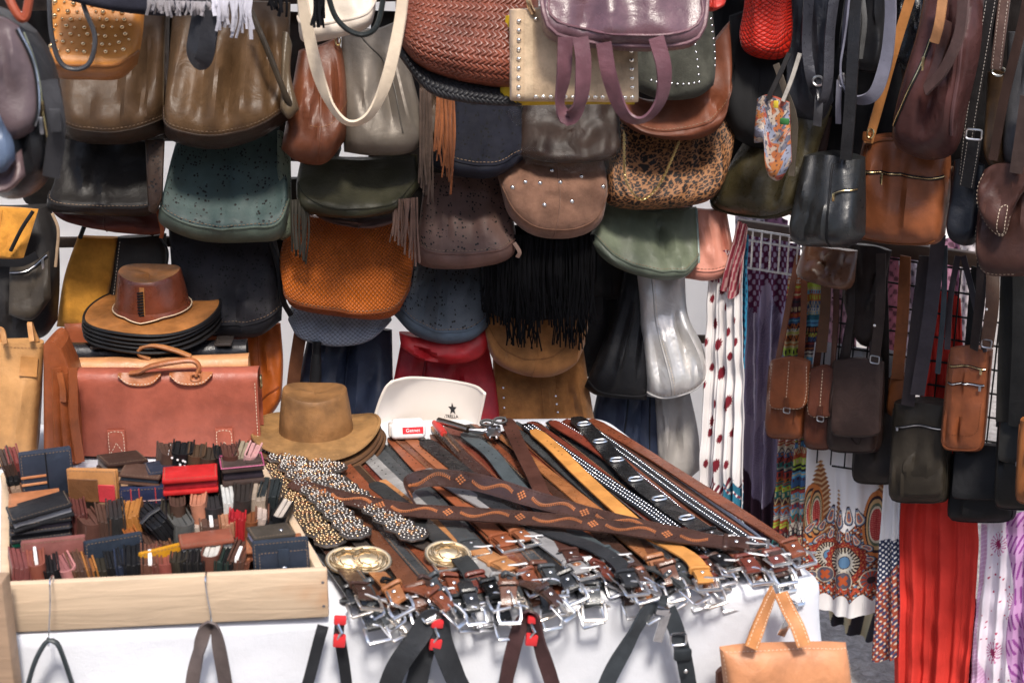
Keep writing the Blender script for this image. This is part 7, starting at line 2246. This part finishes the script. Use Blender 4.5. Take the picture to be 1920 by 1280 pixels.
for (lb, x0, x1, y0, y1, c, o_) in (
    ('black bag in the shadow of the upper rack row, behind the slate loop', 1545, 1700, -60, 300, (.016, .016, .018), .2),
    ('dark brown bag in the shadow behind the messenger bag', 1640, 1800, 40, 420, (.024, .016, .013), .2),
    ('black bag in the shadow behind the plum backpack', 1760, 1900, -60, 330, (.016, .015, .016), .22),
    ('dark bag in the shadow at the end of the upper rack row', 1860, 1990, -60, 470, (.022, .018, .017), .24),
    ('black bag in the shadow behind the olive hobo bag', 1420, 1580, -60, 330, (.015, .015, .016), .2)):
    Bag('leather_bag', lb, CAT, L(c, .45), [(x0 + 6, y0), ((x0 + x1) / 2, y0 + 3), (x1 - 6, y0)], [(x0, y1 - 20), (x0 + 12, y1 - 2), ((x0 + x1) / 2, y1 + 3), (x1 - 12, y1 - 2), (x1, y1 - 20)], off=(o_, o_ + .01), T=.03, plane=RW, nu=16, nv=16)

# ---- larger shoulder bags hung in front, from the upper rail
b = Bag('leather_bag', 'glossy dark olive hobo bag with the red bag above it', CAT, leather((.055, .045, .022), .25, .3), [(1440, 190), (1490, 170), (1560, 200)], [(1330, 378), (1345, 395), (1400, 408), (1455, 410), (1506, 392)], left=[(1392, 270)], right=[(1528, 300)], off=(.40, .46), T=.07, plane=RW, folds=[(.45, .55, .016, .08, .2, .9), (.7, .72, -.018, .05, .2, .95)])
b.pipe([(.03, .93), (.3, .96), (.6, .96), (.97, .95)], leather((.03, .026, .014), .3), .003)
band(b.root, [(1455, 120, .56), (1472, 170, .56), (1490, 230, .56), (1484, 330, .56)], .016, leather((.12, .1, .08), .4), RW, 'strap', .004)
def collage(X, Y, U, V):
    r = np.random.RandomState(15)
    q = r.uniform(0, 1, (150, 2)) * A(90, 170) + A(1408, 175)
    pal = np.array([(.5, .16, .06), (.55, .42, .34), (.3, .32, .42), (.45, .1, .06), (.6, .5, .42), (.12, .12, .16), (.55, .2, .06), (.35, .3, .28)])
    ci = r.randint(0, 8, 150)
    d = np.stack([np.hypot(X - a + 3 * np.sin(Y * .3), (Y - b_) * .45 + 2 * np.sin(X * .4)) for a, b_ in q], 0)
    s = np.sort(d, 0)
    c = pal[ci[d.argmin(0)]]
    return mixm(c, np.sin(X * .9 + 3 * np.sin(Y * .2)) * np.sin(Y * .35) > .72, (.07, .05, .06))
b = Bag('pouch', 'small pouch with a colourful patchwork print', 'pouch', leather((.9, .9, .9), .4, .1, vcol=True), [(1420, 186), (1440, 178), (1480, 192)], [(1414, 268), (1440, 272), (1442, 326), (1462, 338), (1484, 304)], left=[(1417, 220)], off=(.60, .62), T=.03, plane=RW, nu=110, nv=170, colf=lambda x, y, U, V: collage(1416 + U * 66, 180 + V * 150, U, V))
band(b.root, [(1440, 186, .62), (1462, 140, .61), (1480, 100, .60)], .012, L((.03, .028, .028)), RW, 'strap', .004)
band(b.root, [(1468, 190, .62), (1484, 150, .61), (1500, 100, .60)], .010, leather((.45, .42, .38), .5), RW, 'strap', .004)
mk('loop_label', MB().rbox(RW.px(1471, 228, .65), (.012, .004, .008), .003, axes(RW)), leather((.05, .2, .06), .5), b.root)
mk('yellow_tab', MB().rbox(RW.px(1455, 196, .65), (.006, .003, .009), .002, axes(RW)), plastic((.6, .45, .04)), b.root)
b = Bag('leather_bag', 'bright red embossed bag hanging at the top of the stall', CAT, leather((.62, .035, .022), .4, .15, pattern='weave'), [(1396, -60), (1440, -60), (1482, -60)], [(1394, 66), (1404, 98), (1440, 112), (1474, 104), (1484, 60)], left=[(1400, 10)], off=(.45, .5), T=.07, plane=RW, folds=[(.4, .45, .014, .08, .3, .9)])

b = Bag('leather_bag', 'black grey shoulder bag with glossy patches in the upper row', CAT, leather((.045, .048, .058), .3, .3, 1, 1.5), [(1478, -60), (1510, -60), (1560, -60)], [(1478, 190), (1500, 222), (1540, 226), (1562, 190)], off=(.38, .42), T=.05, plane=RW, folds=[(.4, .5, .014, .08, .1, .9)])
band(b.root, [(1518, -20, .47), (1512, 80, .48), (1524, 160, .49), (1540, 192, .5), (1552, 150, .5), (1556, 60, .48), (1566, -20, .46)], .026, leather((.045, .045, .055), .26), RW, 'strap', .005, 70, tw=[-30, -50, -30, 60, 40, 50, 30])
ring(b.root, RW.px(1534, 152, .5), RW.d, A(0, 0, 1), .014, .012, .003, CHROME, 'ring')
band(b.root, [(1538, 150, .49), (1535, 200, .5), (1532, 236, .49)], .022, leather((.1, .1, .11), .35), RW, 'strap_end', .004, 20)
b = Bag('leather_bag', 'black braided bag with a wide slate strap loop', CAT, leather((.025, .025, .028), .3), [(1590, -60), (1620, -60), (1660, -60)], [(1575, 90), (1610, 130), (1650, 135), (1664, 100)], off=(.34, .38), T=.05, plane=RW)
cord(b.root, [(1612, -30, .45), (1620, 40, .46), (1612, 110, .46)], .008, leather((.12, .12, .12), .4), RW, 'braid')
band(b.root, [(1592, -20, .47), (1582, 70, .48), (1576, 140, .49), (1590, 178, .5), (1615, 188, .5), (1642, 172, .5), (1662, 110, .49), (1670, 30, .48), (1668, -30, .47)], .032, leather((.19, .19, .24), .3, .2), RW, 'strap', .005, 80, tw=[60, 55, 70, 60, 20, -10, -20, -20])
ring(b.root, RW.px(1578, 150, .5), RW.d, A(0, 0, 1), .007, .016, .003, CHROME, 'ring')
band(b.root, [(1574, 150, .5), (1572, 195, .5), (1572, 232, .49)], .014, leather((.2, .2, .24), .35), RW, 'strap_end', .004, 20)

b = Bag('leather_bag', 'shiny black flap bag beside the brown messenger bag', CAT, leather((.016, .017, .018), .27, .2), [(1512, 290), (1560, 284), (1622, 296)], [(1492, 435), (1500, 456), (1545, 462), (1600, 460), (1622, 440)], off=(.47, .52), T=.09, plane=RW, ku=6, prof=[(0, .6), (.4, .9), (.8, 1), (1, .7)])
b.zip([(.66, .38), (.8, .34), (.96, .36)], BRASS, at=.1, pull=.02)
b.pipe([(.6, .08), (.62, .5), (.6, .95)], leather(BLACK, .3), .003)
band(b.root, [(1586, 300, .55), (1594, 200, .54), (1602, 60, .50), (1606, -20, .46)], .03, L((.02, .02, .022), .3), RW, 'strap', .005)
b = Bag('leather_bag', 'small brown glossy pouch hanging under the shiny black bag', CAT, leather((.12, .05, .025), .27, .3), [(1508, 455), (1550, 462), (1608, 470)], [(1494, 510), (1505, 520), (1550, 535), (1590, 542), (1602, 528)], off=(.20, .23), T=.05, plane=RW)
b = Bag('leather_bag', 'dark pouch behind the brown glossy pouch', CAT, L((.03, .02, .017), .4), [(1590, 455), (1640, 460), (1672, 470)], [(1580, 555), (1610, 640), (1640, 640), (1652, 560)], off=(.10, .12), T=.04, plane=RW)

# brown messenger bag
b = Bag('messenger_bag', 'cognac brown messenger bag with a front zip', 'shoulder bag', leather((.25, .085, .038), .36, .3), [(1622, 262), (1650, 252), (1715, 254), (1782, 268)], [(1602, 425), (1612, 446), (1690, 458), (1752, 458), (1772, 440)], left=[(1612, 340)], right=[(1782, 350)], off=(.34, .38), T=.075, plane=RW, ku=7, prof=[(0, .7), (.25, .95), (.8, 1), (1, .75)], nu=36, nv=36)
b.pipe([(.1, .06), (.09, .5), (.08, .88), (.2, .95), (.5, .97), (.9, .95)], leather((.16, .055, .02), .4), .003)
b.pipe([(.16, .1), (.15, .5), (.14, .88)], leather((.16, .055, .02), .4), .0025)
b.zip([(.02, .31), (.4, .32), (.97, .33)], BRASS, at=.36, pull=.034)
b.pipe([(.14, .08), (.3, .03), (.7, .03), (.95, .08)], leather((.16, .055, .02), .4), .003)
band(b.root, [(1628, 268, .42), (1650, 190, .43), (1678, 90, .44), (1712, -20, .44)], .024, leather((.5, .22, .08), .45), RW, 'strap', .004, tw=[40, 30, 20])
ring(b.root, RW.px(1632, 250, .43), RW.d, A(0, 0, 1), .008, .012, .0025, BRASS, 'ring')
mk('ring_tab', MB().rbox(RW.px(1626, 256, .425), (.012, .005, .012), .004, axes(RW)), leather((.33, .12, .04), .4), b.root)

# plum brown backpack seen from its side
b = Bag('backpack', 'dark plum brown leather backpack above the messenger bag', 'backpack', leather((.072, .03, .028), .28, .3, 1, 1.3), [(1745, -60), (1800, -60), (1862, -60)], [(1672, 255), (1690, 282), (1740, 300), (1790, 285), (1812, 215)], left=[(1730, 50), (1700, 150)], right=[(1850, 80)], off=(.42, .47), T=.11, plane=RW, nu=40, nv=40, prof=[(0, .7), (.5, 1), (.85, .9), (1, .5)], folds=[(.5, .35, -.03, .05, .1, .9), (.68, .6, .02, .06, .1, .95)])
b.zip([(.3, .35), (.22, .6), (.12, .85)], BRASS, at=.2, pull=.04)
b.pipe([(.75, .02), (.72, .4), (.7, .9)], leather((.1, .05, .05), .35), .005)
b.stitch([(.78, .02), (.75, .4), (.73, .9)], cloth((.4, .3, .3)))
band(b.root, [(1808, -20, .58), (1800, 60, .60), (1770, 130, .6), (1735, 170, .58)], .030, leather((.10, .06, .055), .35), RW, 'strap', .006, tw=[20, 30, 40])
band(b.root, [(1770, -20, .56), (1762, 40, .57), (1752, 80, .56)], .022, leather((.5, .25, .12), .5), RW, 'handle', .006)
f = Bag('', '', '', leather((.06, .03, .027), .35), [(1740, 40), (1765, 36), (1790, 44)], [(1708, 170), (1735, 180), (1758, 150)], off=(.52, .54), T=.02, plane=RW, root=b.root, part='side_pocket', nu=14, nv=14)
b = Bag('leather_bag', 'glossy black bag deep behind the plum backpack', CAT, leather((.012, .013, .016), .2, .2, 1, 2), [(1690, -60), (1720, -60), (1765, -60)], [(1680, 110), (1705, 140), (1740, 130), (1755, 80)], off=(.34, .38), T=.05, plane=RW)

b = Bag('leather_bag', 'narrow black bag with a long buckled strap', CAT, leather((.014, .015, .02), .3, .2), [(1790, 300), (1815, 298), (1846, 310)], [(1778, 430), (1790, 452), (1820, 460), (1842, 440)], off=(.36, .39), T=.06, plane=RW)
f = Bag('', '', '', leather((.9, .9, .9), .5, .1, vcol=True), [(1776, 310), (1784, 312), (1792, 316)], [(1778, 380), (1784, 384), (1790, 380)], off=(.34, .34), T=.012, plane=RW, root=b.root, part='woven_edge', nu=30, nv=60, colf=lambda x, y, U, V: np.where((np.sin(U * 18) * np.sin(V * 40) > 0)[..., None], A(.3, .18, .1), A(.06, .04, .05)))
band(b.root, [(1808, 330, .43), (1818, 240, .46), (1838, 120, .48), (1862, -20, .48)], .028, L((.022, .02, .02), .32), RW, 'strap', .005, stitch=cloth((.5, .45, .4)))
band(b.root, [(1812, 350, .44), (1822, 290, .465), (1826, 262, .47)], .036, L((.02, .02, .022), .35), RW, 'strap_keeper', .007, 20, stitch=cloth((.4, .36, .32)))
ring(b.root, RW.px(1826, 252, .485), RW.d, A(0, 0, 1), .019, .012, .0026, CHROME, 'buckle', 5)

b = Bag('leather_bag', 'narrow bronze brown bag with a brass ring', CAT, leather((.10, .058, .03), .28, .4), [(1852, 135), (1870, 132), (1892, 136)], [(1846, 290), (1858, 312), (1880, 312), (1890, 290)], off=(.40, .42), T=.04, plane=RW)
ring(b.root, RW.px(1872, 134, .45), RW.d, A(0, 0, 1), .016, .010, .003, metal((.8, .78, .66), .2), 'ring')
band(b.root, [(1868, 130, .45), (1876, 60, .46), (1886, -20, .46)], .026, leather((.16, .1, .085), .35), RW, 'strap', .005, stitch=cloth((.6, .5, .42)))
band(b.root, [(1862, 300, .47), (1884, 180, .48), (1916, 50, .49), (1930, -20, .49)], .022, leather((.05, .028, .022), .4), RW, 'strap', .005)
b = Bag('fabric_bag', 'dark grey textured bag at the end of the upper row', CAT, leather((.05, .05, .055), .55, .3, 2), [(1890, 60), (1930, 60), (1990, 60)], [(1882, 300), (1920, 330), (1990, 330)], off=(.40, .43), T=.06, plane=RW)
# saddle bag
b = Bag('saddle_bag', 'dark brown saddle bag with curved flap and cream stitching', 'shoulder bag', leather((.058, .026, .021), .38, .3), [(1850, 320), (1880, 308), (1960, 312)], [(1836, 470), (1850, 512), (1900, 518), (1960, 515)], left=[(1836, 390)], off=(.40, .43), T=.06, plane=RW, ku=6)
f = Bag('', '', '', leather((.07, .032, .026), .36, .3), [(1846, 318), (1876, 306), (1960, 308)], [(1832, 380), (1850, 420), (1882, 445), (1896, 400), (1912, 360)], left=[(1834, 345)], right=[(1950, 330)], off=(.47, .49), T=.02, plane=RW, root=b.root, part='flap', nu=22, nv=22)
f.stitch([(.04, .1), (.04, .9), (.4, .97), (.75, .95)], WS, .006, .004, .0016)
f.stitch([(.42, .6), (.42, .9), (.47, .95), (.52, .9), (.52, .6), (.47, .55), (.42, .6)], WS, .006, .003, .0016)
b.stitch([(.08, .6), (.1, .9), (.3, .95), (.7, .95)], WS, .006, .004, .0016)
band(b.root, [(1905, 325, .5), (1916, 250, .5), (1926, 180, .5)], .03, L((.06, .04, .035), .4), RW, 'strap', .005)
b = Bag('leather_bag', 'dark brown leather bag with a flat strap between olive and black bags', CAT, L((.045, .024, .02), .4), [(1500, 215), (1530, 215), (1560, 220)], [(1470, 395), (1500, 410), (1530, 400)], off=(.24, .28), T=.05, plane=RW)
band(b.root, [(1512, 225, .3), (1530, 200, .3), (1545, 120, .3)], .02, L((.05, .03, .025), .4), RW, 'strap', .004)
# ------------------------------------------------------------------ things hanging down the front of the table cloth
def wire_hook(label, x0, y0, x1, y1):
    rt = thing('wire_hook', label, 'hook', FR.px(x1, y1, .05), 'wire hooks on the tray front')
    a, b = FR.px(x0, y0, .03), FR.px(x1, y1, .035)
    a = FR.px(x0, y0, .035)
    up = A(0, 0, 1)
    L_ = a[2] - b[2]
    P = [a - FR.n * .03 + up * -.006, a - FR.n * .028 + up * .008, a + up * .012, a + FR.n * .008, a * .65 + b * .35 + FR.n * .006, b + up * .02 + FR.n * .008, b + FR.n * .02 - up * .004, b + FR.n * .03 + up * .006, b + FR.n * .028 + up * .018]
    mk('wire', MB().tube(cr(P, 50), .0017, 7), STEEL, rt)
    return rt
wire_hook('steel wire hook on the tray front nearer the post', 95, 1098, 95, 1196)
wire_hook('bent steel wire hook at the middle of the tray front', 386, 1092, 397, 1166)

def hanger_bag(label, col, loops, bag, bagcol=None, w=.026, off=.06, mat=None, tw=None):
    """a bag whose handles come up into view; the bag itself hangs below"""
    x0, x1, y0, y1 = bag
    b = Bag('leather_bag', label, CAT, mat or leather(bagcol or col, .4, .25), [(x0, y0), ((x0 + x1) / 2, y0 - 3), (x1, y0)], [(x0 - 8, y1 - 20), (x0 + 5, y1), ((x0 + x1) / 2, y1 + 4), (x1 - 5, y1), (x1 + 8, y1 - 20)], off=(off, off + .01), T=.05, plane=FR, nu=20, nv=20)
    for lp in loops:
        band(b.root, [(x, y, o_) for x, y, o_ in lp], w, leather(col, .38), FR, 'handle', .005, 50, tw=tw)
    return b
b = hanger_bag('black handled bag hanging on the wire hook near the post', (.035, .04, .045), [], (20, 170, 1330, 1560))
for o_ in (.0, .012):
    cord(b.root, [(40, 1335, .06 + o_), (62, 1250, .07 + o_), (84, 1206, .068 + o_), (97, 1200, .066 + o_), (112, 1214, .07 + o_), (138, 1290, .06 + o_), (150, 1335, .06 + o_)], .0068, leather((.045, .055, .06), .35), FR, 'handle', 40, .7)
hanger_bag('grey brown ribbon strapped bag on the second wire hook', (.12, .095, .09), [[(358, 1330, .07), (362, 1270, .08), (378, 1200, .075), (390, 1170, .07), (402, 1172, .075), (412, 1220, .085), (424, 1290, .08), (428, 1335, .07)]], (330, 450, 1330, 1540), tw=[10, 0, -50, 60, 0, 10, 0])
hanger_bag('flat black strap bag behind the first red clip', (.02, .021, .024), [[(562, 1330, .08), (580, 1270, .075), (598, 1200, .06), (606, 1172, .05)], [(636, 1190, .06), (646, 1250, .055), (656, 1335, .05)]], (540, 680, 1330, 1540), w=.022)
b = hanger_bag('black leather bag with broad handles on the second red clip', (.03, .032, .036), [[(716, 1330, .08), (742, 1255, .09), (782, 1196, .085), (806, 1158, .07), (822, 1160, .06)], [(822, 1158, .07), (828, 1200, .08), (846, 1250, .085), (880, 1330, .08)], [(770, 1330, .06), (790, 1240, .06), (800, 1190, .06)]], (700, 900, 1330, 1540), w=.042, tw=[0, -10, -35, 30])
hanger_bag('dark brown bag with glossy handles on the third red clip', (.06, .03, .03), [[(940, 1330, .08), (950, 1270, .085), (968, 1195, .08), (984, 1152, .07), (1000, 1150, .075), (1010, 1200, .08), (1032, 1270, .085), (1050, 1330, .08)]], (920, 1070, 1330, 1540), w=.03, tw=[0, 20, -30, 60, 40, -20, 0])
b = hanger_bag('slate black bag with buckled strap under the steel clip', (.04, .046, .052), [[(1120, 1335, .09), (1142, 1270, .1), (1178, 1205, .09), (1210, 1150, .075), (1232, 1130, .06), (1250, 1130, .06)], [(1252, 1140, .07), (1268, 1180, .08), (1284, 1240, .085), (1300, 1335, .08)]], (1100, 1320, 1330, 1540), w=.032, tw=[0, -20, 30, 0])
ring(b.root, FR.px(1272, 1198, .09), FR.d, A(0, 0, 1), .016, .013, .0025, STEEL, 'buckle', 5)
mk('keeper_loop', MB().rbox(FR.px(1280, 1226, .09), (.018, .006, .012), .004, axes(FR)), L((.03, .035, .04), .4), b.root)
put('rivet', RIVET, b.root, frame(FR.px(1286, 1258, .096), FR.d, A(0, 0, 1), FR.n))

RED = plastic((.62, .03, .035), .35)
def clip(label, x, y, red=True, ang=.12, h=.05, w=.012):
    rt = thing('clamp', label, 'clamp', FR.px(x, y, .07), 'clamps along the tablecloth edge')
    c = FR.px(x, y, .075)
    R = axes(FR) @ np.array([[math.cos(ang), 0, math.sin(ang)], [0, 1, 0], [-math.sin(ang), 0, math.cos(ang)]])
    at = lambda *a: c + R @ A(*a)
    if red:
        mk('jaw', MB().rbox(at(0, .0, h * .42), (w, .007, .008), .003, R), RED, rt)
        mk('grip', MB().rbox(at(.002, -.004, -h * .42), (w, .007, .012), .003, R), RED, rt)
        mk('lever', MB().rbox(at(0, .004, 0), (w * .8, .004, h * .4), .002, R), plastic((.02, .02, .022), .4), rt)
        mk('spring', MB().tube(np.array([at(-w * .4, -.006, h * .3), at(w * .35, -.012, 0), at(-w * .2, -.008, -h * .3)]), .0035, 7), STEEL, rt)
    else:
        mk('lever', MB().rbox(at(.004, -.004, -h * .25), (w * .7, .003, h * .62), .002, R), STEEL, rt)
        mk('jaw', MB().rbox(at(-.004, .004, h * .35), (w, .012, .009), .004, R), STEEL, rt)
        mk('pivot', MB().tube(np.array([at(-w * 1.1, .002, h * .12), at(w * 1.1, .002, h * .12)]), .004, 8), OLDSTEEL, rt)
clip('red and steel clamp beside the corner of the wooden tray', 636, 1180, True)
clip('red tipped clamp holding the broad black handles', 817, 1186, True, .15)
clip('red tipped clamp holding the dark brown handles', 997, 1178, True, .15)
clip('plain steel clamp holding the slate black strap', 1240, 1160, False, .25, .055, .014)
clip('plain steel clamp above the tan handbag', 1478, 1150, False, .4, .055, .013)

b = Bag('leather_tote', 'light tan leather handbag hanging at the cloth corner', 'tote bag', leather((.54, .25, .13), .42, .24, 1, 1.6), [(1349, 1212), (1400, 1206), (1520, 1202), (1586, 1204)], [(1372, 1420), (1400, 1428), (1520, 1430), (1606, 1420)], off=(.10, .12), T=.06, plane=FR, ku=10, prof=[(0, .5), (.3, .8), (1, 1)], kt=30)
b.stitch([(.015, .03), (.015, .5), (.015, .95)], cloth((.7, .5, .36)))
b.stitch([(.985, .03), (.985, .5), (.985, .95)], cloth((.7, .5, .36)))
b.stitch([(.02, .02), (.5, .02), (.98, .02)], cloth((.7, .5, .36)))
band(b.root, [(1408, 1214, .15), (1424, 1170, .13), (1440, 1130, .09), (1450, 1108, .06)], .028, leather((.5, .22, .09), .42), FR, 'handle', .005, stitch=cloth((.75, .55, .4)))
band(b.root, [(1508, 1210, .15), (1494, 1172, .13), (1478, 1142, .1), (1464, 1112, .06)], .028, leather((.5, .22, .09), .42), FR, 'handle', .005, stitch=cloth((.75, .55, .4)))
b = Bag('', '', '', leather((.2, .08, .05), .5), [(1342, 1260), (1354, 1250), (1366, 1262)], [(1340, 1420), (1355, 1425), (1372, 1420)], off=(.06, .06), T=.03, plane=FR, root=b.root, part='side_gusset', nu=10, nv=10)

# awning over the back of the stall: it shades the wall of bags
ax_, ay_ = np.meshgrid(np.linspace(-2.6, 2.6, 40), np.linspace(0, 1, 14))
AP = np.stack([ax_, 3.35 + .10 * ax_ + ay_ * .75, 2.62 + .16 * ay_ + .02 * np.sin(ax_ * 5) * ay_], -1)
o = mk('awning', MB().grid(AP, flip=True).grid(AP - A(0, 0, .004)), cloth((.30, .29, .30), trans=.12, mott=.05))
tag(o, 'grey fabric awning stretched above the wall of bags', 'awning')
print('objects', len(bpy.data.objects), 'tris', sum(len(m.polygons) * 2 * m.users for m in bpy.data.meshes), 'labels', len(LABELS))
